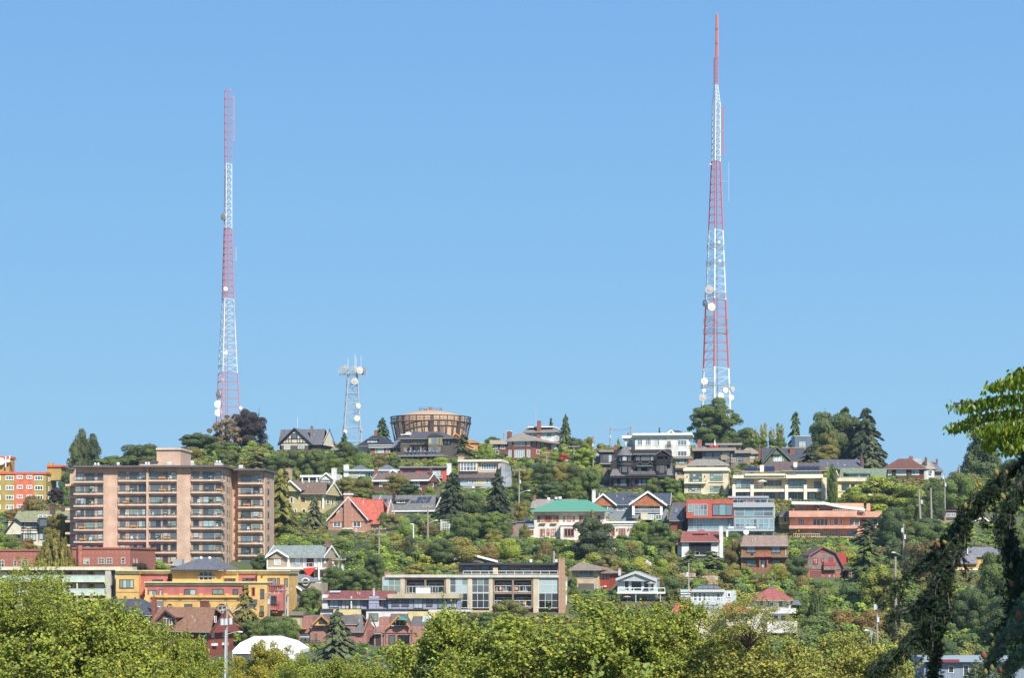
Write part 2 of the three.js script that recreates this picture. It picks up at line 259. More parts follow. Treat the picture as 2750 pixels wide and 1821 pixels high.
{ const b = new B('arched_bay_house', 'charcoal house with an arched glass bay and long flower terrace below the water tank', 'charcoal arched-bay house', 1160, 1222, 680, -12);
  const wl = mat('#6e675f', 'siding'), rf = mat('#6a6468', 'shingle'), tan = mat('#b8a67c', 'board'), dk = mat('#4c4a48'); b.fm = mat('#b9ad85');
  b.base(1076, 1176, 1149, 1222, wl, 0, -12); b.base(1149, 1176, 1214, 1222, wl, -.5, -14); b.wall(1076.5, 1179, 1148, 1192, tan, .12, -.1, 'panel_band');
  b.hip(rf, 1068, 1218, 1177, 1100, 1180, 1160, 1.2, -15);
  for (const x of [1085, 1093.5, 1102, 1122, 1130]) b.win(x, 1180.5, x + 7, 1190, 1, 1, 'b', dk, .12);
  b.wall(1150, 1172, 1185, 1195, tan, 2.4, -1, 'bay'); b.wall(1150, 1195, 1185, 1221, wl, 2.4, -1, 'bay');
  { const [x0, y0] = b.P(1148, 1172, 2.4), [x1] = b.P(1187, 1172, 2.4), sh = new THREE.Shape(), w = (x1 - x0) / 2; sh.moveTo(-w, 0); sh.quadraticCurveTo(0, 1.9, w, 0); sh.lineTo(-w, 0); const g = new THREE.ExtrudeGeometry(sh, { depth: 5, bevelEnabled: false, curveSegments: 14 }); g.translate((x0 + x1) / 2, y0, -2.2); mesh('arched_roof', uvBox(g), dk, b.g); }
  b.win(1160, 1174, 1175, 1192, 1, 1, 'b', undefined, 2.4); b.win(1152, 1176, 1158, 1192, 1, 1, 'g', undefined, 2.4); b.win(1177.5, 1176, 1183, 1192, 1, 1, 'g', undefined, 2.4);
  b.win(1160, 1199, 1175, 1215, 1, 1, 'b', undefined, 2.4); b.win(1152, 1201, 1158, 1215, 1, 1, 'b', undefined, 2.4); b.win(1177.5, 1201, 1183, 1215, 1, 1, 'b', undefined, 2.4);
  for (const x of [1101, 1128]) b.wall(x, 1194, x + 4, 1214, tan, 2.2, 1.8, 'column'); b.wall(1098, 1192.5, 1135, 1195, MT.bronze, 2.6, 0, 'pergola');
  for (let i = 0; i < 9; i++) b.wall(1099 + i * 4, 1195, 1100 + i * 4, 1196.5, MT.bronze, 2.8, 0, 'pergola_slat');
  b.win(1108, 1198, 1126, 1216, 3, 1, 'n', MT.trim, .02); b.win(1085, 1203, 1092, 1217, 1, 1, 'g'); b.win(1140, 1200, 1147, 1217, 1, 1, 'd');
  b.wall(1068, 1222, 1192, 1225.5, mat('#8e8880'), 5, -1, 'terrace'); b.wall(1071, 1226, 1163, 1241, mat('#3a3c44', 'board'), 3.6, -1, 'terrace_base');
  for (let i = 0; i < 6; i++) b.wall(1072 + i * 17, 1226, 1074 + i * 17, 1241, MT.dkmetal, 4.8, 4.4, 'terrace_post');
  b.rail(1068, 1214, 1192, 1222, MT.dkmetal, 4.9, 1.2, true); b.wall(1065, 1215, 1082, 1222, MT.wood, 4.4, 4.2, 'screen');
  b.wall(1090, 1161, 1101, 1167, MT.trim, -2, -4, 'skylight'); b.wall(1076, 1166, 1100, 1168, MT.trim, -1, -3, 'skylight');
  b.win(1194, 1184, 1199, 1192, 1, 1, 'g', MT.trim, -.5); b.win(1203, 1185, 1208, 1193, 1, 1, 'g', MT.trim, -.5);
  b.base(1055, 1199, 1077, 1214, wl, -2, -9, 'garage'); b.hip(mat('#8a8488', 'shingle'), 1052, 1078, 1200, 1063, 1076, 1182, -1.4, -9.6, .3);
  // planters along the terrace are things of their own
  for (let i = 0; i < 9; i++) { const px = 1088 + i * 10.5 + R(-2, 2), [x, y] = b.P(px, 1222, 4.3); const w = b.g.localToWorld(V(x, y + .02, 4.3)); const p = thing('planter', ['leftmost', 'second', 'third', 'fourth', 'middle', 'fourth from right', 'third from right', 'second from right', 'rightmost'][i].replace('middle', 'fifth') + ' of nine flower planters on the charcoal house terrace', 'planter', w, 0, 'flower planters along the charcoal house terrace');
    mesh('pot', new THREE.CylinderGeometry(.34, .24, .5, 10), mat(pick(['#8f8a84', '#a58a72'])), p).position.y = .25; flowerPots.push(p); }
}
{ const b = new B('orange_timber_house', 'bright orange house with exposed timber gable right of the water tank', 'orange timber house', 1240, 1210, 692, 0);
  const or = mat('#eea04c', 'siding'), rf = mat('#a4503c', 'shingle'), tm = mat('#e0924a'); b.fm = MT.trim;
  b.base(1206, 1180, 1262, 1212, or, 0, -9); b.gable(rf, 1200, 1181, 1225, 1163, 1250, 1184, undefined, 1, -9, .25, tm, .4); b.base(1258, 1186, 1283, 1212, or, -1, -9);
  b.wall(1224, 1165, 1226, 1183, tm, .7, .4, 'post'); b.wall(1210, 1178.5, 1242, 1180.5, tm, .72, .42, 'beam'); b.hip(mat('#c98a52', 'shingle'), 1255, 1286, 1187, 1264, 1276, 1183, -.5, -9.5);
  b.wins('1216 1186 1224 1196;1230 1186 1238 1196;1212 1200 1226 1208', 2, 1, 'b', MT.trim); b.win(1264, 1198, 1274, 1206, 1, 1, 'b', MT.trim, -1); }
{ const b = new B('flat_tan_house', 'low brown brick house with a flat tan roof beside the white-framed brick house', 'low tan flat-roofed house', 1338, 1222, 690, 0);
  b.fm = MT.trim; b.base(1320, 1192, 1362, 1222, mat('#8a6450', 'brick'), 0, -9); b.wall(1315, 1182, 1364, 1193, mat('#bcae9c'), 1, -10, 'roof'); b.wins('1324 1196 1336 1206;1344 1195 1356 1206;1322 1210 1340 1219', 2, 1, 'd', MT.trim); }
{ const b = new B('white_mansard_house', 'white house with two grey mansard tiers and a tall brick chimney on the skyline', 'white mansard house', 1470, 1205, 722, -14);
  const rf = mat('#a5988c', 'shingle'); b.fm = MT.trim;
  b.base(1410, 1158, 1490, 1210, MT.white, 0, -12); b.hip(rf, 1403, 1494, 1160, 1418, 1482, 1146.5, 1, -13, .3); b.wall(1417, 1145.5, 1484, 1147.5, MT.trim, -1, -11.5, 'roof_edge');
  b.hip(rf, 1440, 1494, 1190, 1453, 1487, 1175, 1.6, -12.5, .3, 'lower_roof'); b.wins('1414 1163 1428 1174 2 1;1432 1163 1441 1174 1 1;1455 1162 1464 1173 1 1;1467 1162 1482 1174 1 1', 1, 1, 'b', MT.trim);
  const X = b.X(1490); b.swin(X, -4.5, -1.5, 1163, 1175, 2, 1, 'p'); b.swin(X, -9.5, -6, 1163, 1175, 2, 1, 'p'); b.swin(X, -5, -2, 1194, 1206, 1, 1, 'b');
  b.chim(1442, 1132, 1451, 1180, MT.brick, .6); b.cyl('antenna_mast', 1439, 1100, 1150, .05, MT.greyTrim, -4); }
{ const b = new B('white_framed_brick_house', 'red brick house with white-framed windows and tan hip roof facing the slope', 'white-framed brick house', 1394, 1231, 668, -24);
  const rf = mat('#b5a594', 'shingle'), br = mat('#b5705c', 'brick'); b.fm = MT.trim; b.ft = .14;
  b.base(1362, 1182, 1427, 1231, br, 0, -16); b.hip(rf, 1356, 1437, 1184, 1392, 1402, 1164, 1, -17);
  b.wins('1379 1183.5 1410 1197.5 3 1;1415 1183.5 1424 1197.5;1366 1184 1374 1198;1382 1207 1409 1229 5 1;1415 1207 1424 1229;1366 1208 1374 1229', 1, 1, 'p');
  for (const x of [1375.8, 1410.8]) b.wall(x, 1183, x + 2.6, 1230, br, .35, -.1, 'pier'); b.wall(1363, 1199, 1426, 1205.5, mat('#a5604e', 'brick'), .2, -.1, 'band');
  const X = b.X(1427); for (let i = 0; i < 4; i++) b.swin(X, -3.2 - i * 3.4, -1.2 - i * 3.4, 1188, 1200, 1, 1, 'd'); b.swin(X, -8, -4, 1207, 1219, 2, 1, 'd');
  b.chim(1361.5, 1159, 1371, 1184, br, -3, MT.trim); }
{ const b = new B('turquoise_cottage', 'small pale turquoise cottage partly hidden left of the dark flat-roofed house', 'turquoise cottage', 1598, 1246, 665, 0);
  b.fm = MT.trim; b.base(1584, 1226, 1616, 1247, mat('#bfe0da', 'siding')); b.hip(mat('#b8c0bc', 'shingle'), 1581, 1619, 1227, 1592, 1608, 1216); b.win(1590, 1230, 1600, 1241, 2, 1, 'p'); }
{ const b = new B('dark_flat_house', 'small dark grey flat-roofed house with two windows left of the black shingled mansion', 'dark flat-roofed house', 1628, 1250, 655, 0);
  const wl = mat('#5d5a5c', 'siding'); b.fm = mat('#8e8a86'); b.base(1612, 1213, 1650, 1252, wl, 0, -9); b.wall(1608, 1208, 1652, 1214, mat('#9a8f88'), .8, -9.6, 'roof'); b.win(1620.5, 1222, 1631.5, 1235, 1, 1, 'b'); b.win(1633.5, 1221, 1643, 1242, 1, 1, 'b'); b.wall(1609, 1244, 1648, 1247, mat('#a29a90'), .9, -.1, 'ledge'); }
{ // long white house with a cornice
  const b = new B('white_cornice_house', 'long white flat-roofed house with a deep cornice and tall windows above the black mansion', 'white cornice house', 1765, 1226, 672, -7);
  b.fm = MT.trim; b.ft = .13; b.base(1705, 1172, 1849, 1228, MT.white, 0, -13); b.base(1678, 1176, 1706, 1228, MT.white, -2, -12);
  b.wall(1699, 1163.5, 1858, 1168, MT.trim, 1.4, -14, 'cornice'); b.wall(1702, 1168, 1854, 1172.5, MT.trim, .8, -13.6, 'cornice'); b.wall(1670, 1170, 1704, 1177, MT.trim, -1, -13, 'cornice');
  b.wins('1711 1177 1725 1196 3 1;1733 1177 1748 1196 3 1;1756 1177 1771 1196 3 1;1790 1183 1802 1202 2 1;1819 1182 1844 1196.5 3 1;1819 1211 1844 1225.5 3 1', 1, 1, 'b');
  b.rail(1788, 1193, 1804, 1203, MT.dkmetal, .5, .4); b.rail(1686, 1196, 1704, 1207, MT.dkmetal, -1.6, .4);
  { const [x, y] = b.P(1691, 1190, -2); const o = mesh('round_window', new THREE.CylinderGeometry(1.15, 1.15, .24, 24), MT.trim, b.g); o.rotation.x = Math.PI / 2; o.position.set(x, y, -1.98); const p = mesh('pane', new THREE.CylinderGeometry(.98, .98, .27, 24), GL.blue, o); p.position.y = .01; }
  b.gable(MT.slate, 1783, 1168, 1802, 1155, 1818, 1168, mat('#a08a74', 'brick'), -3, -10, .2, MT.trim); b.hip(MT.slate, 1790, 1842, 1165, 1800, 1822, 1156, -5, -12);
  const X = b.X(1849); b.swin(X, -4, -1.5, 1181, 1197, 1, 2, 'b'); b.swin(X, -9, -6, 1181, 1197, 1, 2, 'b'); b.swin(X, -4, -1.5, 1210, 1226, 1, 1, 'b'); b.chim(1684, 1166, 1688, 1172, MT.brick, -5); }
{ const b = new B('curved_glass_house', 'taupe flat-roofed house with curved window wall and roof deck below the big round tree', 'taupe roof-deck house', 1930, 1240, 655, -5);
  const wl = mat('#8c8074', 'stucco'), ed = mat('#a5978a'); b.fm = MT.bronze;
  b.base(1885, 1210, 1968, 1248, wl, 0, -12); b.base(1962, 1216, 2013, 1250, mat('#a09080', 'stucco'), .8, -12); b.wall(1858, 1203, 1976, 1210.5, ed, 1.8, -13, 'roof'); b.wall(1972, 1209, 2017, 1217, ed, 2, -12.5, 'roof'); b.base(1862, 1210, 1886, 1240, mat('#50443e', 'stucco'), -2, -10);
  b.wins('1893 1214 1913 1232;1914.5 1213 1936 1231;1938 1214 1960 1231', 1, 1, 'b'); b.win(1978, 1224, 1995, 1238.5, 2, 1, 'b', undefined, .8); b.wall(1897, 1193, 1985, 1203, mat('#776d64'), -4, -11, 'roof_room'); b.wall(1893, 1190.5, 1992, 1195, ed, -3, -12, 'roof_slab');
  b.wins('1905 1196 1928 1202;1932 1196 1955 1202;1960 1196 1978 1202', 2, 1, 'b', MT.bronze, -4); b.wall(1935, 1222, 1953, 1235, mat('#c9b090', 'brick'), 2.2, 1, 'garden_wall'); b.rail(1957, 1230, 1980, 1240, MT.greyTrim, 2.4, .6);
  b.chim(1872, 1182, 1884, 1208, MT.brick, -3);
  const at = (px, py, z) => { const [x, y] = b.P(px, py, z); return b.g.localToWorld(V(x, y, z)); };
  { const p = thing('parasol', 'closed white parasol on the roof deck of the taupe house', 'parasol', at(1919, 1203, -1)); mesh('pole', new THREE.CylinderGeometry(.04, .04, 2.6, 8), MT.greyTrim, p).position.y = 1.3; mesh('canopy', new THREE.CylinderGeometry(.05, .3, 1.9, 10), MT.trim, p).position.y = 1.7; }
  for (const [px, l] of [[1910, 'left'], [1924, 'right']]) { const c = thing('lounge_chair', 'red deck chair on the taupe house roof, ' + l + ' of the closed parasol', 'chair', at(px, 1203, -.5), 0, 'red deck chairs on the taupe house roof'); mesh('seat', boxG(-.5, .5, .3, .4, -.4, .4), mat('#e04838'), c); const k = mesh('backrest', boxG(-.5, .5, .4, .95, -.45, -.36), mat('#e04838'), c); k.rotation.x = -.2; for (const [x, z] of [[-.44, .3], [.44, .3], [-.44, -.34], [.44, -.34]]) mesh('leg', boxG(x - .03, x + .03, 0, .3, z - .03, z + .03), MT.greyTrim, c); } }
{ const b = new B('glazed_tan_cottage', 'small cottage with tan hip roof and pale windows between taupe house and green gable', 'tan-roofed cottage', 2015, 1236, 668, 0);
  b.fm = MT.trim; b.base(1992, 1214, 2037, 1238, mat('#c2ab8c', 'stucco')); b.hip(mat('#baa98e', 'shingle'), 1985, 2040, 1216, 2004, 2018, 1203, .8, -10); b.wins('2014 1219 2023 1232;2025 1219 2034 1232', 2, 1, 'p'); }
{ const b = new B('green_gable_house', 'dark-roofed house with a large green front gable and white balcony doors', 'green gabled house', 2088, 1243, 650, 0);
  const gr = mat('#7d8468', 'shingle'), rf = mat('#5a5c62', 'shingle'); b.fm = MT.trim; b.ft = .12;
  b.base(2052, 1238, 2150, 1252, gr, -.2, -11); b.side(rf, 2044, 2165, 1240, 2044, 2160, 1203, gr, -2, -13); b.gable(rf, 2047, 1242, 2086, 1198, 2132, 1243, gr, 1.5, -9, .3, mat('#6c7358'), .5);
  b.win(2077, 1221, 2098, 1239, 3, 2, 'p', MT.trim, 1.05); b.wall(2073, 1219.5, 2100, 1221.5, mat('#4c4f48'), 1.7, .9, 'hood'); b.rail(2075, 1233, 2103, 1242, MT.trim, 1.9, .5); b.chim(2036, 1202, 2042, 1234, mat('#b0684e', 'brick'), 0); b.chim(2120, 1205, 2133, 1222, mat('#a8705a', 'brick'), -5); b.wall(2098, 1201.5, 2166, 1207, mat('#c2ab90'), -11, -14, 'rear_roof'); }
{ const b = new B('metal_cube_house', 'blue-grey ribbed metal cube with two small windows behind the green gable', 'blue-grey metal cube', 2165, 1204, 735, 0, 'building');
  const m = mat('#7d92a2', 'board', { r: .5 }); b.fm = MT.trim; b.base(2134, 1172, 2194, 1206, m, 0, -9); b.wall(2132.5, 1170.5, 2196, 1172.6, MT.greyTrim, .2, -9.2, 'roof_edge');
  for (let i = 0; i < 20; i++) b.wall(2136 + i * 3, 1173, 2136.7 + i * 3, 1205, m, .1, 0, 'rib'); b.win(2145.5, 1186.5, 2153, 1200, 1, 2, 'p', MT.trim, .12); b.win(2154.5, 1186.5, 2161.5, 1200, 1, 2, 'p', MT.trim, .12); }
{ const b = new B('long_slate_house', 'long low brick house with grey slate roof right of the dark round trees', 'long slate-roofed house', 2260, 1273, 655, 0);
  b.fm = MT.trim; b.base(2206, 1256, 2312, 1275, mat('#7a5446', 'brick')); b.side(mat('#70727c', 'shingle'), 2198, 2318, 1257, 2198, 2318, 1234, mat('#7a5446', 'brick'), .8, -10); b.chim(2310, 1226, 2316, 1256, mat('#8a5c4a', 'brick'), 0); b.wins('2240 1260 2252 1269;2264 1260 2276 1269;2288 1260 2300 1269', 2, 1, 'd'); b.wall(2265, 1248, 2269, 1254, MT.trim, -1, -2, 'skylight'); }
{ const b = new B('dark_brick_hip_house', 'dark red brick house with reddish brown hip roof on the right skyline', 'dark brick hip-roofed house', 2440, 1300, 640, -8);
  const br = mat('#8a5548', 'brick'); b.fm = MT.trim; b.ft = .14; b.base(2381, 1258, 2480, 1302, br, 0, -13); b.hip(mat('#8a5c4c', 'shingle'), 2368, 2487, 1258, 2412, 2443, 1232, 1.2, -14.5); b.win(2383, 1260, 2394, 1277, 1, 1, 'p'); b.win(2405, 1259, 2432, 1277, 1, 1, 'p'); b.win(2447, 1261, 2467, 1276, 2, 1, 'c'); b.wall(2396, 1258, 2403, 1300, mat('#4e3430', 'brick'), .5, -.1, 'pilaster'); b.win(2460, 1290, 2470, 1298, 1, 1, 'c'); b.wall(2436, 1258, 2444, 1300, mat('#4e5a34'), .3, 0, 'ivy_trellis'); b.chim(2440, 1228, 2450, 1240, MT.brick, -6); }
{ const b = new B('turret_roof_house', 'grey house with a pointed pale turret roof behind the dark brick house', 'pale turret-roofed house', 2500, 1280, 662, -8);
  b.fm = MT.trim; b.base(2470, 1262, 2526, 1286, mat('#b0a69c', 'siding'), -2, -12); b.hip(mat('#8a8c94', 'shingle'), 2462, 2532, 1264, 2478, 2506, 1240, -1, -13); b.hip(mat('#c8bfb2', 'shingle'), 2448, 2478, 1250, 2453, 2470, 1232, -6, -14);
  const [x, y] = b.P(2488, 1260, 0), [, yt] = b.P(2488, 1228, 0); const c = mesh('turret_roof', new THREE.ConeGeometry(2.9, yt - y, 12), mat('#c4b6a6', 'shingle'), b.g); c.position.set(x, (y + yt) / 2, -1.5); mesh('turret', new THREE.CylinderGeometry(2.4, 2.4, 3.4, 12), MT.white, b.g).position.set(x, y - 1.7, -1.5); b.win(2494, 1262, 2502, 1273, 1, 1, 'b', MT.trim, 1); b.chim(2482, 1231, 2488, 1255, mat('#8f6a5c', 'brick'), .6); b.chim(2512, 1236, 2517, 1256, mat('#b0705a', 'brick'), -5); }
// ---------- upper slope ----------
{ const b = new B('long_white_house', 'long low white house with two small grey hip roofs and wide garage front', 'long low white house', 1000, 1281, 636, 0);
  const wl = mat('#e2e2dc', 'siding'), rf = mat('#85858c', 'shingle'); b.fm = MT.trim;
  b.base(930, 1263, 1062, 1283, wl, 0, -9); b.wall(924, 1260.5, 1073, 1265.5, mat('#c5cbcf'), 1, -9.5, 'roof_edge'); b.hip(rf, 942, 995, 1261, 966, 972, 1249.5, .6, -9); b.hip(rf, 1014, 1069, 1261, 1036, 1044, 1248.5, .6, -9);
  b.wall(934, 1270, 964, 1281, mat('#c9cbb4', 'board'), .12, -.1, 'garage_door'); b.win(966, 1269, 976, 1281, 1, 1, 'c', MT.trim, 0); b.win(981, 1270, 1003, 1281, 3, 1, 'd', MT.greyTrim); b.wins('1010 1268 1024 1277;1030 1268 1046 1277', 2, 1, 'b', MT.trim);
  b.gable(MT.greyTrim, 1042, 1272, 1054, 1261, 1075, 1271, wl, 1.6, -3, .2, MT.trim); b.chim(923.5, 1250, 937, 1281, MT.white, .4, MT.trim); }
{ const b = new B('coral_flat_house', 'coral red flat-roofed house with a glass balcony door and white chimney', 'coral flat-roofed house', 1140, 1284, 630, -4);
  const rd = mat('#d4685a', 'board'); b.fm = MT.bronze; b.base(1075, 1256, 1200, 1286, rd, 0, -10); b.wall(1072, 1252.5, 1201, 1256, mat('#93949a'), .9, -10.5, 'roof');
  b.win(1082, 1264, 1116.5, 1274, 5, 1, 'd'); b.win(1137, 1263.5, 1152, 1270, 2, 1, 'd'); b.win(1160, 1263, 1185, 1281, 3, 1, 'b'); b.rail(1158, 1274.5, 1187, 1283, MT.greyTrim, 1.5, .8, true); b.wall(1157, 1283, 1188, 1284.6, MT.concrete, 1.6, -.1, 'balcony'); b.chim(1200, 1246, 1212, 1276, MT.white, 0, MT.trim); for (const x of [1102, 1134, 1156, 1191]) b.wall(x - .8, 1260, x + .8, 1263, MT.dkmetal, .3, 0, 'lamp'); }
{ const b = new B('brown_brick_cottage', 'brown brick cottage with brown shingle roof and white windows below the coral house', 'brown brick cottage', 1075, 1318, 606, -14);
  const br = mat('#94665a', 'brick'); b.fm = MT.trim; b.ft = .14; b.base(1003, 1291, 1148, 1320, br, 0, -10); b.side(mat('#8e7468', 'shingle'), 999, 1152, 1290.5, 1003, 1155, 1270, br, .8, -11, .25, MT.trim); b.wall(1000, 1289.5, 1151, 1292, MT.trim, .95, .7, 'gutter');
  b.wins('1019 1293 1031.5 1307 2 1;1063 1296 1079 1306 3 1;1111 1293 1127 1306 3 2', 1, 1, 'c'); b.win(1038, 1298, 1048, 1307, 2, 1, 'c'); b.chim(1006, 1262, 1013, 1274, MT.brick, -4); b.chim(1153, 1261, 1160, 1304, br, -3); const X = b.X(1148); b.swin(X, -6, -4.5, 1292, 1304, 1, 1, 'c'); b.win(1120, 1311, 1132, 1318, 1, 1, 'c'); }
{ const b = new B('beige_flat_house', 'long beige flat-roofed house with tall white-framed window wall and brown lower roof', 'long beige flat-roofed house', 1290, 1304, 622, -9);
  const bg = mat('#dcc4a8', 'stucco'), rf = mat('#7c6c68', 'shingle'); b.fm = MT.trim; b.ft = .16;
  b.base(1231, 1239, 1340, 1268, bg, 0, -11); b.base(1338, 1239, 1346, 1268, bg, .9, -11); b.wall(1229, 1234.5, 1347, 1239.5, mat('#efe0cc'), 1.4, -11.6, 'roof'); b.wall(1231, 1239.6, 1284, 1266, bg, .9, -.1, 'bay'); b.win(1236, 1241, 1280, 1265, 5, 2, 'b', MT.trim, .9, .2); b.win(1292, 1244, 1339, 1263, 7, 1, 'b', MT.trim, 0, .16); b.rail(1285, 1260, 1339, 1266, MT.trim, 1, .8);
  b.hip(rf, 1228, 1352, 1282, 1233, 1345, 1266, 2.4, -6, .3, 'lower_roof'); b.base(1236, 1281, 1322, 1306, mat('#c6d2da', 'siding'), 1.4, -8); b.wins('1258 1286 1280 1299 5 1;1284 1284 1301 1298 1 1;1240 1284 1254 1292 2 1;1304 1285 1314 1298 1 1', 1, 1, 'b', MT.trim, 1.4); b.chim(1230, 1226, 1243.5, 1266, mat('#d6b498', 'stucco'), .9); b.base(1346, 1248, 1356, 1308, mat('#b6bcc2', 'stucco'), 2, -9, 'fin_wall'); b.wall(1349, 1268, 1373, 1309, mat('#b6bcc2', 'stucco'), .5, -1, 'fin_wall');
  const at = (px, py, z) => { const [x, y] = b.P(px, py, z); return b.g.localToWorld(V(x, y, z)); };
  const p = thing('parasol', 'open yellow parasol on the terrace of the long beige house', 'parasol', at(1288, 1312, 4)); mesh('pole', new THREE.CylinderGeometry(.04, .04, 1.6, 8), MT.trim, p).position.y = .8; mesh('canopy', new THREE.ConeGeometry(1.7, .7, 8), mat('#f0c040'), p).position.y = 1.6;
  b.wall(1244, 1308, 1320, 1324, mat('#d8cfc4', 'stucco'), 4.4, 1.2, 'terrace'); b.wall(1268, 1306, 1276, 1322, MT.trim, 4.6, 4.4, 'gate'); }
{ const b = new B('pergola_white_house', 'white house with a flat pergola terrace and arched attic window', 'white pergola house', 878, 1322, 628, -8);
  b.fm = MT.trim; b.base(862, 1283, 891, 1325, MT.white, 0, -9); b.gable(mat('#c9c2b6', 'shingle'), 858, 1285, 876, 1269, 897, 1286, MT.white, .9, -10, .25, MT.trim, .4); b.wall(806, 1276, 864, 1281.5, MT.trim, 1.2, -5, 'pergola'); for (const x of [811, 829, 850]) b.wall(x, 1281, x + 3, 1296, MT.trim, 1, .6, 'column'); b.base(812, 1286, 862, 1300, MT.white, -3, -9); b.wins('824 1285 846 1296 4 1;850 1285 860 1296 2 1', 1, 1, 'd', MT.trim, -3); b.rail(811, 1292, 862, 1300, MT.trim, 1, .8);
  b.win(865, 1280, 885, 1294, 3, 1, 'b'); { const [x, y] = b.P(875, 1280, .03); const g = new THREE.CircleGeometry(.62, 16, 0, Math.PI); mesh('fanlight', g, GL.blue, b.g).position.set(x, y + .02, .1); const r = new THREE.TorusGeometry(.66, .07, 6, 16, Math.PI); mesh('fanlight_frame', r, MT.trim, b.g).position.set(x, y, .1); } b.win(868, 1303, 880, 1316, 2, 1, 'b'); b.chim(891, 1259, 903, 1300, MT.white, .2, MT.trim); b.base(888, 1273, 905, 1325, MT.white, -.4, -8); b.win(893, 1304, 900, 1314); }
{ const b = new B('cream_craftsman_house', 'cream yellow house with brown cross-gabled roof and white bargeboards below the half-timbered house', 'cream craftsman house', 835, 1392, 575, -14);
  const wl = mat('#dfcd92', 'siding'), rf = mat('#907864', 'shingle'); b.fm = MT.trim; b.ft = .13;
  b.base(803, 1325, 868, 1392, wl, 0, -11); b.base(770, 1318, 806, 1392, wl, 1.2, -8); b.side(rf, 794, 876, 1326, 788, 879, 1296, wl, 1.4, -12, .28, MT.trim); b.gable(rf, 764, 1311, 779, 1288, 810, 1316, wl, 3, -6, .28, MT.trim, .5);
  b.wins('805 1335.5 822 1350 1 2;812 1367 822 1384 1 1;835 1336 852 1350 2 1', 1, 1, 'd'); b.wins('780 1335 788 1351;792 1366 798 1384;773 1309 779 1319;782 1308 790 1320', 1, 1, 'd', MT.trim, 1.2); b.chim(768, 1259, 781, 1288, mat('#d0b696', 'stucco'), 0); for (let i = 0; i < 12; i++) b.wall(796 + i * 6.6, 1326, 798 + i * 6.6, 1328, MT.trim, 1.3, 0, 'rafter_tail');
  const X = b.X(868); b.swin(X, -5, -3, 1334, 1349, 1, 1, 'd'); b.swin(X, -9, -7, 1334, 1349, 1, 1, 'd'); b.base(824, 1366, 868, 1392, wl, 1.2, -1); b.win(832, 1368, 848, 1384, 3, 1, 'd', MT.trim, 1.2); b.wall(866, 1330, 870, 1370, MT.trim, .6, .2, 'post'); }
{ const b = new B('pale_yellow_house', 'pale yellow house with a small gable behind the orange-roofed brick house', 'pale yellow gabled house', 890, 1412, 588, -6);
  const wl = mat('#efe2b4', 'siding'); b.fm = MT.trim; b.base(862, 1364, 916, 1414, wl, 0, -8); b.gable(mat('#b9a88a', 'shingle'), 876, 1366, 899, 1347, 922, 1368, wl, .8, -9, .25, MT.trim, .5); b.win(892, 1357, 906, 1364, 3, 1, 'b', MT.trim, .33); b.hip(MT.greyRoof, 858, 890, 1368, 866, 884, 1360, .6, -8); b.win(866, 1372, 877, 1384, 1, 1, 'g'); b.win(866, 1392, 878, 1404, 1, 1, 'c'); }
{ const b = new B('orange_roof_house', 'brick house with a steep bright orange roof, white-framed windows and a central chimney', 'orange-roofed brick house', 938, 1452, 545, -17);
  const br = mat('#e8ae94', 'brick'), rf = mat('#e07a64', 'shingle'); b.fm = MT.trim; b.ft = .17;
  b.base(882, 1394, 987, 1454, br, 0, -11); b.gable(rf, 877, 1398, 936, 1334, 990, 1396, br, .7, -12, .3, MT.trim, .3); b.base(984, 1400, 1030, 1450, br, -3, -10); b.side(rf, 962, 1034, 1406, 962, 1028, 1341, br, -2.2, -11, .3, MT.trim);
  b.wall(924, 1328, 942, 1420, br, .75, -.5, 'chimney'); b.wall(922.5, 1325, 943.5, 1329, MT.trim, .95, -.7, 'chimney_cap'); for (const x of [927, 937]) { const [X, y] = b.P(x, 1325, 0); mesh('flue', new THREE.CylinderGeometry(.2, .24, .5, 8), mat('#a05a40'), b.g).position.set(X, y + .25, .1); } b.wall(920, 1418, 945, 1421, MT.trim, .9, 0, 'hood');
  b.wins('909 1364 921 1386 1 2;905 1372 909.5 1386 1 1;944 1363 955 1386 1 2;954.5 1372 960 1386 1 1;895 1396 917 1416 2 1;948 1395 970 1416 2 1;889 1430 909 1452 2 2;954 1430 977 1452 2 2', 1, 1, 'n'); b.wall(886, 1428, 912, 1431, MT.trim, .5, -.1, 'lintel'); b.wall(951, 1428, 980, 1431, MT.trim, .5, -.1, 'lintel');
  const X = b.X(1030, -3); b.swin(X, -7.2, -6.2, 1372, 1385, 1, 1, 'c'); b.swin(X, -5, -4.1, 1404, 1420, 1, 1, 'c'); b.swin(X, -8, -7, 1406, 1422, 1, 1, 'c'); b.win(990, 1400, 997, 1416, 1, 1, 'c', MT.trim, -3);
  const [lx, ly] = b.P(957, 1450, 1); const t = thing('ladder', 'white ladder leaning on the wall of the orange-roofed brick house', 'ladder', b.g.localToWorld(V(lx, ly - .5, 1.2)), b.g.rotation.y); t.rotation.x = -.1; for (const x of [-.25, .25]) mesh('rail', boxG(x - .04, x + .04, 0, 3.6, -.03, .03), MT.trim, t); for (let i = 0; i < 9; i++) mesh('rung', boxG(-.22, .22, .3 + i * .38, .36 + i * .38, -.02, .02), MT.trim, t); }
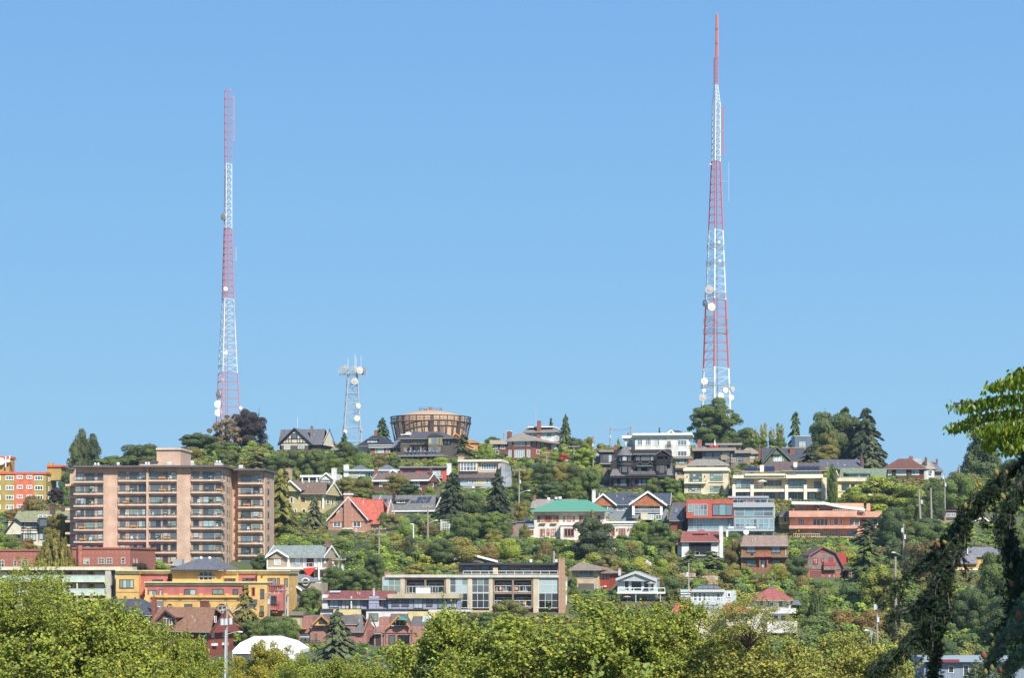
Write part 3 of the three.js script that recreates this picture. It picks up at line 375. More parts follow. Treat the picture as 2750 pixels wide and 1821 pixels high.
{ const b = new B('skylight_grey_house', 'long grey house with many skylights in its shingle roof right of the orange roof', 'grey skylight-roofed house', 1095, 1404, 575, -15);
  const wl = mat('#8c8880', 'siding'), rf = mat('#8d8884', 'shingle'), tr = MT.trim; b.fm = tr; b.ft = .15; b.base(1016, 1372, 1164, 1408, wl, 0, -12); const q = b.side(rf, 1002, 1166, 1373, 1000, 1172, 1331, wl, 1.4, -13, .3, tr); b.wall(1006, 1371.5, 1165, 1374, tr, 1.55, 1.3, 'gutter');
  b.wins('1048 1375 1066 1389 2 1;1071 1375 1098 1389 2 1;1102 1375 1116 1389 1 1;1119 1375 1134 1389 1 1;1137 1374 1158 1390 2 1', 1, 1, 'b'); b.win(1060, 1396, 1100, 1404, 4, 1, 'd');
  const slope = (py) => { const f = (1373 - py) / 42; return 1.4 + (-5.8 - 1.4) * f; };
  b.panels(1119, 1336, 1157, 1345, 3, GL.dark, slope(1345), slope(1336), 'skylight', .15); b.panels(1101, 1346, 1154, 1352.5, 4, GL.dark, slope(1352.5), slope(1346), 'skylight', .15); b.panels(1026, 1341, 1038, 1350, 1, GL.dark, slope(1350), slope(1341), 'skylight', .15);
  b.chim(1054, 1326, 1060.5, 1356, mat('#5e4a48', 'brick'), -2.2); b.wall(1064, 1341, 1090, 1352, wl, -1.4, -5, 'dormer'); b.wall(1061, 1339, 1093, 1342, rf, -.8, -6, 'dormer_roof'); b.win(1066, 1342.5, 1088, 1351.5, 3, 1, 'p', tr, -1.4); const X = b.X(1164); b.swin(X, -4.5, -3, 1372, 1392, 1, 1, 'c'); b.swin(X, -9, -7.5, 1372, 1392, 1, 1, 'c'); }
{ // white lattice arbour
  const d = 545, o = thing('garden_arbour', 'white lattice garden arbour at the end of the grey skylight house', 'arbour', pt(1196, 1420, d)); const m = MT.trim, s = d / F;
  for (const [x, z] of [[-1.1, 0], [1.1, 0], [-1.1, -1.6], [1.1, -1.6]]) mesh('post', boxG(x - .08, x + .08, -1, 2.2, z - .08, z + .08), m, o); for (let i = 0; i < 7; i++) mesh('slat', boxG(-1.3 + i * .4, -1.2 + i * .4, 2.2, 2.35, -1.9, .3), m, o); for (let i = 0; i < 5; i++) mesh('lattice_bar', boxG(-1.1, 1.1, .2 + i * .4, .27 + i * .4, .02, .06), m, o); for (let i = 0; i < 4; i++) mesh('lattice_bar', boxG(-.8 + i * .5, -.72 + i * .5, -.4, 2.1, .04, .08), m, o); }
{ const b = new B('tan_roof_bungalow', 'bungalow with a grey tan roof behind the green-tiled mansion', 'tan-roofed bungalow', 1480, 1384, 572, 0);
  b.fm = MT.trim; b.base(1428, 1361, 1560, 1388, mat('#b8a894', 'siding')); b.hip(mat('#b3a79c', 'shingle'), 1420, 1566, 1362, 1433, 1550, 1340.5, .8, -11); b.chim(1432, 1332, 1439.5, 1346, mat('#b07a6a', 'brick'), -4);
  b.hip(mat('#b9ad9c', 'shingle'), 1372, 1436, 1400, 1402, 1426, 1368, 2.4, -8, .3, 'lower_roof'); b.base(1378, 1399, 1434, 1412, mat('#a89b8c', 'stucco'), 1.6, -7); b.wall(1490, 1335, 1497, 1340, MT.trim, -4, -5, 'vent'); b.wall(1500, 1334, 1508, 1340, MT.trim, -4, -5, 'vent');
  for (const [px, py] of [[1473, 1341]]) { const [x, y] = b.P(px, py, -4.6); const o = mesh('satellite_dish', new THREE.SphereGeometry(.55, 12, 6, 0, 7, 0, 1), MT.trim, b.g); o.rotation.x = 1.2; o.position.set(x, y, -4.6); } }
{ // the mansion with a green tile roof
  const b = new B('green_tile_mansion', 'white stucco mansion with a green tile hip roof and orange shutters mid-hill', 'green-tiled mansion', 1530, 1444, 532, -8, 'mansion');
  const wl = mat('#fcf4e4', 'stucco'), gt = mat('#6cab90', '', { r: .5 }), sh = mat('#b8603c', 'board'), cr = MT.cream; b.fm = mat('#c8744c'); b.ft = .17;
  b.base(1434, 1375, 1623, 1446, wl, 0, -12); b.wall(1430, 1371.5, 1628, 1375.5, MT.trim, 1.1, -13, 'cornice'); b.hip(gt, 1424.5, 1633, 1371.6, 1494, 1576, 1343, 1.8, -13.8, .25);
  { // tile ribs on the front slope
    const [x0, y0] = b.P(1424.5, 1371.6, 1.8), [x1] = b.P(1633, 1371.6, 1.8), zr = -6, [rx0, y1] = b.P(1494, 1343, zr), [rx1] = b.P(1576, 1343, zr), g = [];
    for (let i = 0; i < 64; i++) { const x = x0 + (x1 - x0) * (i + .5) / 64; const f = x < rx0 ? (x - x0) / (rx0 - x0) : x > rx1 ? (x1 - x) / (x1 - rx1) : 1; g.push(barG(V(x, y0 + .04, 1.8), V(x, y0 + (y1 - y0) * f + .04, 1.8 + (zr - 1.8) * f), .085, .085, 5)); }
    const o = mesh('tile_ribs', mrg(g), gt, b.g); o.userData.kind = 'stuff';
    for (let i = 0; i < 44; i++) { const x = x0 + 1 + (x1 - x0 - 2) * i / 43; b.box('bracket', x - .1, x + .1, y0 - .75, y0 - .35, .2, 1.5, cr); } }
  b.wins('1452 1385 1463.5 1401 2 1;1480 1385 1493 1401 2 1;1522 1386 1534.5 1401 2 1;1512 1386 1518 1401;1537.5 1386 1544 1401;1563 1385 1580 1401 2 1', 1, 1, 'c'); for (const [x0, x1] of [[1443, 1450], [1464.5, 1471], [1472, 1478.5], [1494, 1500], [1555, 1561.5], [1582, 1588], [1604.5, 1612]]) b.wall(x0, 1385, x1, 1402, sh, .1, 0, 'shutter');
  b.wins('1450 1420 1464 1441 2 2;1468 1420 1476 1438 1 2;1479 1420 1493.5 1441 2 2', 1, 1, 'c'); b.base(1505, 1410, 1550, 1446, wl, 2.2, -.5, 'porch'); b.wall(1503, 1407.5, 1552, 1411, MT.trim, 2.5, -.2, 'cornice'); b.win(1514, 1419, 1542, 1442, 3, 1, 'd', undefined, 2.2); for (const x of [1449, 1479]) b.wall(x, 1403, x + 16, 1406, cr, .7, 0, 'window_box');
  b.base(1622, 1404, 1710, 1446, wl, -.5, -9, 'wing'); b.wall(1621, 1400, 1712, 1404.5, MT.trim, 0, -9.4, 'parapet'); b.wall(1622, 1409, 1711, 1411, MT.trim, -.3, -.6, 'cornice'); b.wins('1641 1419 1651 1440 2 1;1661 1419 1680 1440 4 1;1691 1419 1705 1440 3 1', 1, 1, 'n', undefined, -.5); for (const x of [1656, 1686]) b.wall(x, 1419, x + 2, 1424, MT.dkmetal, -.1, -.5, 'lantern');
  const X = b.X(1623); b.swin(X, -5, -3.6, 1386, 1400, 1, 1, 'c'); b.swin(X, -9, -7.6, 1386, 1400, 1, 1, 'c');
  b.base(1384, 1402, 1435, 1440, mat('#a3968a', 'stucco'), -1.5, -9, 'annex'); b.base(1360, 1405, 1385, 1436, mat('#a3968a', 'stucco'), -1, -8, 'annex'); b.wall(1359, 1402.5, 1386, 1405.5, MT.tanRoof, -.6, -8.4, 'annex_roof'); b.wall(1383, 1399.5, 1436, 1402.5, MT.greyRoof, -1.2, -9.4, 'annex_roof'); b.win(1365.5, 1416.5, 1380, 1428, 3, 1, 'd', undefined, -1);
  b.base(1410, 1413, 1434, 1440, wl, .6, -1.4, 'conservatory'); b.hip(GL.blue, 1408, 1435, 1416, 1411, 1434, 1405, .9, -3, .15, 'glass_roof'); b.win(1415, 1423, 1433, 1436, 3, 1, 'b', undefined, .6); b.hip(GL.dark, 1404, 1427, 1400, 1412, 1420, 1391.5, -3, -8, .2, 'skylight'); }
{ const b = new B('twin_gable_house', 'blue-grey house with two orange shingled gables and white bargeboards', 'twin orange-gabled house', 1730, 1388, 560, -6);
  const wl = mat('#a2a6ac', 'siding'), rf = mat('#5a5f6c', 'shingle'), og = mat('#d08258', 'shingle'); b.fm = MT.trim; b.ft = .15;
  b.base(1608, 1352, 1790, 1392, wl, 0, -11); b.side(rf, 1606, 1800, 1355, 1604, 1800, 1325, wl, .8, -12, .3, MT.trim); b.gable(rf, 1590, 1350, 1619, 1325, 1656, 1355, og, 2.2, -6, .3, MT.trim, .45); b.base(1594, 1350, 1650, 1392, wl, 1.4, -2); b.gable(rf, 1689, 1353, 1739, 1318.5, 1791, 1355, og, 3.4, -6, .3, MT.trim, .5);
  b.wall(1697, 1381, 1779, 1392, wl, 2.6, -1, 'balcony'); b.wall(1697, 1344, 1704, 1384, MT.trim, 2.8, 2.2, 'column'); b.wall(1772, 1346, 1779, 1384, MT.trim, 2.8, 2.2, 'column'); { const [x0, y0] = b.P(1696, 1355, 2.7), [x1, y1] = b.P(1780, 1343.5, 2.7), sh = new THREE.Shape(), w = (x1 - x0) / 2, h = y1 - y0; sh.moveTo(-w, h); sh.lineTo(-w, -.4); sh.lineTo(-w + .7, -.4); sh.quadraticCurveTo(0, h * 1.5, w - .7, -.4); sh.lineTo(w, -.4); sh.lineTo(w, h); const g = new THREE.ExtrudeGeometry(sh, { depth: .25, bevelEnabled: false }); g.translate((x0 + x1) / 2, y0, 2.5); mesh('arch', uvBox(g), MT.trim, b.g); }
  b.wins('1714 1352 1741 1371 2 1;1743 1352 1772 1371 2 1;1656 1355 1676 1372 1 1', 1, 1, 'b'); b.rail(1698, 1367, 1778, 1377.5, MT.trim, 2.8, .3); b.win(1612, 1356, 1632, 1370, 1, 1, 'b', MT.trim, 1.4); { const [x, y] = b.P(1683, 1360, .1); const o = mesh('oval_window', new THREE.CylinderGeometry(.55, .55, .2, 20), MT.trim, b.g); o.rotation.x = Math.PI / 2; o.scale.z = 1.4; o.position.set(x, y, .1); mesh('pane', new THREE.CylinderGeometry(.4, .4, .23, 20), GL.blue, o); }
  b.chim(1590, 1317.5, 1599, 1350, MT.white, 1.6); b.wall(1720, 1378.5, 1739, 1396, mat('#f6ecd0', 'stucco'), 3.6, 2.4, 'chimney_base'); b.wins('1741 1382 1756 1396 2 1;1760 1382 1776 1396 2 1', 1, 1, 'p', MT.trim, 2.62); for (const x of [1686, 1695, 1701, 1707]) b.wall(x, 1330, x + 1.6, 1332, MT.dkmetal, -3, -4, 'roof_vent'); const X = b.X(1790); b.swin(X, -5, -3, 1358, 1374, 1, 1, 'b'); }
{ // dark shingled mansion
  const b = new B('black_shingle_mansion', 'large black shingled Victorian mansion with corner turret, verandah and grey flared roof', 'black shingled mansion', 1700, 1326, 618, -7, 'mansion');
  const wl = mat('#544c4c', 'shingle', { k: .62 }), rf = mat('#8a8484', 'shingle'), dk = mat('#3a3436', 'board', { k: .6 }); b.fm = mat('#8a837c'); b.ft = .12;
  b.base(1640, 1238, 1800, 1328, wl, 0, -13); b.wall(1648, 1208, 1800, 1278, wl, -3, -12, 'upper_wall');
  { // flared roof: upper steep part and lower skirt
    const [x0, y0] = b.P(1637, 1278, 1.6), [x1] = b.P(1808, 1278, 1.6), [, ym] = b.P(1700, 1262, .4), [, yt] = b.P(1700, 1208.5, -5.5), [c] = b.P(1655, 1208.5, -5.5), [e] = b.P(1797, 1208.5, -5.5);
    mesh('roof', b.slab(V(x0, y0, 1.6), V(x1, y0, 1.6), V(x1 - .6, ym, .3), V(x0 + .7, ym, .3), .25), rf, b.g); mesh('roof', hull([V(x0 + .7, ym, .3), V(x1 - .6, ym, .3), V(e, yt, -5.5), V(c, yt, -5.5), V(x0 + .7, ym, -12), V(x1 - .6, ym, -12), V(x0 + .7, ym - .3, .3), V(x1 - .6, ym - .3, -12)]), rf, b.g); mesh('roof', b.slab(V(x0, y0, -13.5), V(x1, y0, -13.5), V(x1 - .6, ym, -12), V(x0 + .7, ym, -12), .25), rf, b.g); }
  b.wall(1702, 1221, 1760, 1239, dk, .3, -5, 'dormer'); b.wall(1699, 1217.5, 1764, 1221.5, rf, 1, -6, 'dormer_roof'); b.wins('1708 1223.5 1718 1237 1 1;1721.5 1223.5 1744.5 1237 1 1;1747 1223.5 1757 1237 1 1', 1, 1, 'p', undefined, .3); for (const x of [1709, 1736]) b.gable(rf, x, 1247, x + 9, 1239, x + 18, 1247, dk, 1, -2, .15);
  { const [x, yb] = b.P(1677, 1276, 1.2), [, y1] = b.P(1677, 1222, 1.2), [, ya] = b.P(1677, 1196, 1.2), Rr = 2.15; const t = mesh('turret', new THREE.CylinderGeometry(Rr, Rr, y1 - yb, 8), dk, b.g); t.position.set(x, (yb + y1) / 2, -.6); t.rotation.y = Math.PI / 8; const c = mesh('turret_roof', new THREE.ConeGeometry(Rr + .55, ya - y1 + .3, 8), rf, b.g); c.position.set(x, (ya + y1) / 2, -.6); c.rotation.y = Math.PI / 8; mesh('turret_band', new THREE.CylinderGeometry(Rr + .3, Rr + .1, .5, 8), rf, b.g).position.set(x, (yb + y1) / 2 + .3, -.6); mesh('finial', new THREE.ConeGeometry(.1, .7, 6), dk, b.g).position.set(x, ya + .3, -.6);
    const zf = -.6 + Rr * Math.cos(Math.PI / 8) + .02; for (const py of [1224, 1254]) { const Y1 = b.P(1677, py, zf)[1], Y2 = b.P(1677, py + 14, zf)[1], hh = Y1 - Y2, c8 = Rr * Math.cos(Math.PI / 8) + .02; for (const [k, w] of [[-1, .85], [0, 1.35], [1, .85]]) { const a = k * Math.PI / 4; b.winAt(x + Math.sin(a) * c8, (Y1 + Y2) / 2, -.6 + Math.cos(a) * c8, w, hh, a, 1, 1, k ? 'd' : 'p'); } } }
  b.wall(1700, 1251, 1768, 1275, dk, .6, -2, 'balcony_wall'); b.wins('1711 1256 1722 1268;1738 1256 1749 1268;1760 1252 1768 1264', 1, 1, 'g', undefined, .62); b.win(1771, 1251, 1783, 1270, 1, 1, 'p', undefined, 1.5); b.win(1763.5, 1252, 1768.5, 1264, 1, 1, 'd', undefined, 1.5); b.rail(1681, 1268, 1767, 1276, dk, 1.9, .35, false, 'railing', .06); b.wall(1709, 1249.5, 1751, 1253, mat('#77837a', 'shingle'), 1.9, .5, 'awning');
  b.wall(1762, 1248, 1790, 1277, dk, 1.5, -2, 'bay'); b.win(1785, 1253, 1790, 1264, 1, 1, 'd', undefined, 1.52); b.gable(rf, 1756, 1222, 1779, 1206, 1803, 1222, dk, 1.4, -8, .25); b.wall(1757, 1219, 1764, 1248, dk, 1, -1, 'balcony_pier'); b.wall(1792, 1219, 1800, 1248, dk, 1, -1, 'balcony_pier'); b.wall(1757, 1233, 1800, 1247, dk, 1, .7, 'balcony_rail'); b.win(1779, 1224, 1787, 1234, 1, 1, 'p', undefined, -2.9);
  b.wall(1636, 1278.5, 1806, 1284, dk, 1.5, -1, 'verandah_beam'); for (const x of [1637, 1648, 1691, 1702, 1745, 1760, 1790, 1800]) b.wall(x, 1283, x + 2.2, 1308, dk, 1.4, .9, 'verandah_post'); b.wins('1666 1286.5 1681 1304.5 1 2;1695 1287 1701 1302 1 1;1714 1287 1722 1304;1724 1287 1735 1304;1651 1288 1656 1303', 1, 1, 'b'); b.base(1614, 1308, 1806, 1332, mat('#6e6462', 'brick', { k: .6 }), 2, -2, 'terrace_wall'); b.wall(1650, 1306, 1695, 1315, dk, 3, 1.5, 'bow_terrace'); b.wall(1695, 1318, 1732, 1322.5, mat('#8a9a90'), 3.4, 1.9, 'awning'); b.chim(1648, 1198, 1656, 1212, MT.brick, -5); const X = b.X(1800, -3) + .02; b.swin(X, -6, -4.6, 1236, 1246, 1, 1, 'd'); b.wall(1618, 1260, 1634, 1290, mat('#9c8670', 'stucco'), -5, -9, 'side_wing'); }
{ const b = new B('beige_terrace_house', 'beige flat-roofed house with window band between the black mansion and cream block', 'beige window-band house', 1833, 1300, 632, -3);
  const bg = mat('#d9c3a0', 'stucco'); b.fm = MT.bronze; b.base(1813, 1232, 1856, 1302, bg, 0, -10); b.wall(1810, 1226, 1858, 1232, mat('#9a8c80'), 1, -10.4, 'roof'); b.win(1813.5, 1234, 1820, 1247); b.win(1822, 1234, 1839, 1247, 2, 1, 'b'); b.win(1841, 1234, 1848, 1247); b.wall(1812, 1257, 1858, 1262, MT.bronze, .8, -.1, 'ledge'); b.wins('1818 1263 1826 1274;1827 1263 1839 1274 2 1;1822 1285 1836 1296 2 1', 1, 1, 'd'); b.chim(1848, 1231, 1854, 1244, mat('#e07a50', 'brick'), .8); }
{ const b = new B('cream_block_house', 'cream three-storey house with green-grey window grids and tan hip roof', 'cream three-storey house', 1900, 1342, 606, -7);
  const cr = mat('#f4e4c0', 'stucco'), tr = mat('#f8edd0'); b.fm = mat('#6f8272'); b.ft = .14;
  b.base(1837, 1263, 1955, 1344, cr, 0, -18); b.wall(1834, 1258, 1958, 1264, tr, .8, -18.6, 'cornice'); b.wall(1840, 1255.5, 1952, 1258, tr, .4, -18.3, 'cornice'); b.wall(1847, 1247, 1953, 1256, cr, -1.6, -17, 'attic_wall'); b.hip(mat('#b2a898', 'shingle'), 1843, 1958, 1248, 1868, 1925, 1233, -.6, -18); b.wins('1870 1247.5 1897 1254;1917 1247.5 1950 1254', 4, 1, 'd', undefined, -1.6);
  b.wins('1851 1272 1885 1294.5 4 3;1906 1271.5 1940 1292 4 3;1848 1304 1882 1321 4 3;1906 1305 1939 1322.5 4 3;1848 1335.5 1882 1344 4 2', 1, 1, 'c'); b.wall(1836, 1295, 1895, 1298.5, tr, 1.3, -.1, 'balcony'); b.rail(1848, 1286, 1889, 1295, MT.dkmetal, 1.1, .6); b.wall(1903, 1293, 1943, 1295, tr, .3, 0, 'sill'); b.wall(1845, 1321.5, 1885, 1323.5, tr, .3, 0, 'sill'); b.wall(1903, 1323, 1942, 1325, tr, .3, 0, 'sill'); for (const [x, y] of [[1844, 1278], [1891, 1277], [1893, 1290]]) b.wall(x, y, x + 2, y + 4, MT.bronze, .25, 0, 'lamp'); const X = b.X(1955); b.swin(X, -6, -4.5, 1274, 1290, 1, 2, 'c'); b.swin(X, -13, -11.5, 1274, 1290, 1, 2, 'c'); }
{ // terraced cream block
  const b = new B('cream_terrace_block', 'cream terraced apartment house with glass balconies, columns and solar panels on a brown roof', 'cream balcony apartment house', 2095, 1354, 596, -5, 'building');
  const cr = mat('#f6e4c2', 'stucco'), tr = mat('#faeed4'), rf = mat('#7e6862', 'shingle'); b.fm = MT.bronze; b.ft = .13;
  b.base(1966, 1284, 2206, 1356, cr, -2.6, -16); b.hip(rf, 1986, 2206, 1264, 2072, 2130, 1240, -4, -16, .3); b.hip(rf, 2098, 2220, 1262, 2120, 2196, 1243, -3, -15, .3); b.wall(1992, 1263, 2206, 1276, cr, -5, -15, 'attic_wall'); b.wall(1968, 1276, 2110, 1284, tr, .4, -15, 'parapet'); b.wall(2110, 1274, 2209, 1284, tr, .9, -15, 'parapet'); b.wall(2000, 1272.5, 2108, 1277, tr, 1, -3, 'parapet');
  const sl = (py) => -4 - 6 * (1264 - py) / 24; b.panels(2000, 1256, 2033, 1264.5, 4, MT.solar, -3.8, -5.8, 'solar_panel', .3); b.panels(2050, 1256, 2080, 1268, 4, MT.solar, -3.4, -5.8, 'solar_panel', .4); b.panels(2129, 1255, 2201, 1263.5, 6, MT.solar, -2.6, -4.6, 'solar_panel', .35); b.chim(2040, 1251, 2050.5, 1267, tr, -3.6); b.chim(2130, 1243, 2140, 1256, tr, -4);
  b.win(2139, 1264, 2199, 1277.5, 3, 1, 't', MT.greyTrim, -4.9); b.win(2012, 1264, 2023, 1274, 1, 1, 't', MT.greyTrim, -4.9); b.rail(2114, 1268, 2138, 1275, MT.dkmetal, .9, 1, true); b.rail(1970, 1270, 1990, 1277, MT.greyTrim, .3, 1, true);
  b.wall(1968, 1284, 2024, 1315, cr, -1.2, -3, 'bay'); b.wall(2112, 1284, 2166, 1315, cr, -1.2, -3, 'bay'); b.win(1974.5, 1288.5, 2023, 1311, 3, 1, 'b', undefined, -1.2); b.win(2115, 1288.5, 2164, 1311, 3, 1, 'b', undefined, -1.2); b.win(2050, 1291, 2098, 1305, 6, 1, 'd', undefined, -2.6); b.win(2185, 1294, 2203, 1311, 2, 1, 'd', undefined, -2.6);
  b.wall(1966, 1313.5, 2207, 1320.5, tr, .3, -3, 'balcony_slab'); for (const [x0, x1] of [[1975, 2014], [2024, 2106], [2117, 2157], [2167, 2204]]) { b.rail(x0, 1303.5, x1, 1313.5, MT.dkmetal, .2, 1.1, true); b.rail(x0, 1339, x1, 1349, MT.dkmetal, .2, 1.1, true); } b.wall(1966, 1349, 2207, 1356, tr, .3, -3, 'balcony_slab');
  for (const x of [1966, 2014.5, 2107, 2157.5]) b.base(x, 1302, x + 8.7, 1352, tr, .6, -.4, 'column'); b.wall(2205, 1282, 2219, 1352, cr, .2, -15, 'end_wall'); b.wins('1976 1323.5 2000 1338 2 1;2001 1323.5 2013 1338;2034 1323.5 2053 1338 2 1;2056 1323.5 2080 1339 2 1;2092 1323 2106 1339 2 1;2118 1323 2137 1340 2 1;2143 1323 2157 1348;2170 1322.5 2189 1340 2 1', 1, 1, 'n', undefined, -2.6);
  const at = (px, py, z) => { const [x, y] = b.P(px, py, z); return b.g.localToWorld(V(x, y, z)); };
  const p = thing('parasol', 'open white parasol on the middle balcony of the cream balcony apartment house', 'parasol', at(2046, 1313.4, -.6)); mesh('pole', new THREE.CylinderGeometry(.04, .04, 2.6, 8), MT.bronze, p).position.y = 1.3; mesh('canopy', new THREE.ConeGeometry(1.5, .65, 10), MT.trim, p).position.y = 2.4;
  const q = thing('parasol', 'closed white parasol lying low on the lower balcony left of the salmon house awning', 'parasol', at(2121, 1349, -.8)); mesh('pole', new THREE.CylinderGeometry(.04, .04, 1, 8), MT.bronze, q).position.y = .5; mesh('canopy', new THREE.ConeGeometry(.7, .6, 10), MT.trim, q).position.y = .9; }
{ const b = new B('slate_gable_cottage', 'small cottage with steep slate roof and one skylight left of the red modern house', 'slate-roofed cottage', 1818, 1425, 545, -14);
  const rf = mat('#6f707a', 'shingle'); b.fm = MT.trim; b.base(1800, 1396, 1830, 1428, mat('#b0684e', 'brick'), 0, -9); b.side(rf, 1797, 1834, 1398, 1801, 1834, 1361, mat('#b9b4ac', 'siding'), .8, -9.6, .3, mat('#8c8880')); b.panels(1810, 1368, 1819, 1379, 1, GL.blue, -1.8, -3, 'skylight', .2); b.hip(mat('#7c6860', 'shingle'), 1800, 1842, 1362, 1808, 1838, 1349, -7, -14, .3, 'rear_roof'); const X = b.X(1830); b.swin(X, -3.5, -2.5, 1385, 1400, 1, 1, 'c'); b.swin(X, -6.5, -5.5, 1404, 1416, 1, 1, 'c'); }
{ // red and grey modern house
  const b = new B('modern_red_grey_house', 'modern house of an orange-red panelled box beside a grey glass-fronted block', 'red and grey modern house', 1970, 1440, 540, -8, 'house');
  const rd = mat('#d8705a', 'stucco'), gy = mat('#a9adb0', 'stucco'); b.fm = mat('#c9d2d4'); b.ft = .13;
  b.base(1847, 1388, 1970, 1428, gy, -1.5, -11); b.wall(1842.5, 1341, 1968, 1391, rd, .8, -11, 'red_box'); for (const [x0, y0, x1, y1] of [[1843, 1365, 1968, 1365.4]]) b.wall(x0, y0, x1, y1, mat('#c4573e'), .83, .8, 'panel_joint');
  b.wins('1847 1354 1860.5 1376 1 2;1863 1354 1876.5 1385 1 2;1879 1354 1899 1385 2 2', 1, 1, 't', undefined, .8); b.win(1912, 1353.5, 1967, 1385, 3, 1, 't', MT.dkmetal, .8); b.wins('1861 1392.5 1886 1422 3 2;1887.5 1392 1910 1422 3 2;1913 1393 1953 1421 4 1;1957 1395 1969 1421 1 1', 1, 1, 't', undefined, -1.5);
  b.base(1969.6, 1350, 2077.5, 1445, gy, 0, -13); b.wall(1966, 1350, 2078, 1362, mat('#b9bcbe'), .7, -.1, 'parapet'); b.win(1972, 1363.5, 2076, 1387, 4, 2, 't'); b.wins('1973 1393 1999.5 1420 2 2;2002 1393 2033 1420 3 2;2036 1393 2063.5 1420 2 2;2065 1393 2077 1420 1 2', 1, 1, 't'); b.wins('1970 1429 2028 1440 4 1;2044 1429 2072 1440 2 1', 1, 1, 'b'); b.wall(1845, 1423, 2078, 1426.5, mat('#c2c4c4'), 1.9, -1, 'balcony'); b.rail(1848, 1414, 2077, 1423, MT.greyTrim, 1.8, 1.5, true);
  b.wall(1954, 1332.5, 2063, 1337, mat('#b8bcc0'), -1, -9, 'roof_slab'); b.win(1974, 1338, 2058, 1348, 6, 1, 'b', undefined, -4); b.wall(1972, 1337, 2060, 1350, gy, -4.1, -9, 'roof_room'); b.rail(1968, 1341, 2077, 1350, MT.greyTrim, .5, 1.6, true); for (const x of [1980, 2060]) b.cyl('post', x, 1336, 1350, .06, MT.greyTrim, -1.4); b.wall(1994, 1345.5, 2028, 1350, mat('#b87a6a'), -.4, -1, 'flower_box');
  const X = b.X(2077.5); b.swin(X, -4, -3, 1358, 1392, 1, 2, 'b'); b.swin(X, -9, -8, 1358, 1392, 1, 2, 'b');
  const at = (px, py, z) => { const [x, y] = b.P(px, py, z); return b.g.localToWorld(V(x, y, z)); };
  for (const [px, w, l] of [[2015, 2.4, 'long white sofa on the lower balcony of the grey modern block'], [1963, 1.1, 'small white armchair on the lower balcony between the red and grey blocks']]) { const s = thing(w > 2 ? 'sofa' : 'armchair', l, w > 2 ? 'sofa' : 'armchair', at(px, 1422.8, .9), -.14); mesh('seat', boxG(-w / 2, w / 2, .1, .42, -.4, .4), MT.trim, s); mesh('backrest', boxG(-w / 2, w / 2, .42, .85, -.42, -.25), MT.trim, s); mesh('armrest', boxG(-w / 2 - .12, -w / 2, .1, .6, -.4, .4), MT.trim, s); mesh('armrest', boxG(w / 2, w / 2 + .12, .1, .6, -.4, .4), MT.trim, s); }
  { const o = thing('satellite_dish', 'white satellite dish below the balcony of the grey modern block', 'dish', at(2002, 1443, 2.4)); const q = mesh('reflector', new THREE.SphereGeometry(1, 16, 6, 0, 7, 0, .8), MT.trim, o); q.rotation.x = 1.1; q.position.y = .9; mesh('mast', new THREE.CylinderGeometry(.05, .05, 1.2, 8), MT.greyTrim, o).position.y = .4; } }
{ const b = new B('slate_yellow_house', 'narrow yellow house with slate roof and dark arch between modern block and salmon terraces', 'narrow yellow slate-roofed house', 2107, 1430, 548, 0);
  b.fm = MT.trim; b.base(2096, 1382, 2119, 1432, mat('#d8cc8c', 'siding'), 0, -9); b.hip(mat('#6c6468', 'shingle'), 2092, 2122, 1384, 2102, 2116, 1370, 1, -9); b.win(2103, 1388, 2112, 1402, 1, 1, 'd'); b.wall(2095, 1403, 2118, 1408, mat('#efe6b8'), .8, -.1, 'band'); b.wall(2104, 1424, 2115, 1436, MT.dkmetal, .1, -.1, 'door'); }
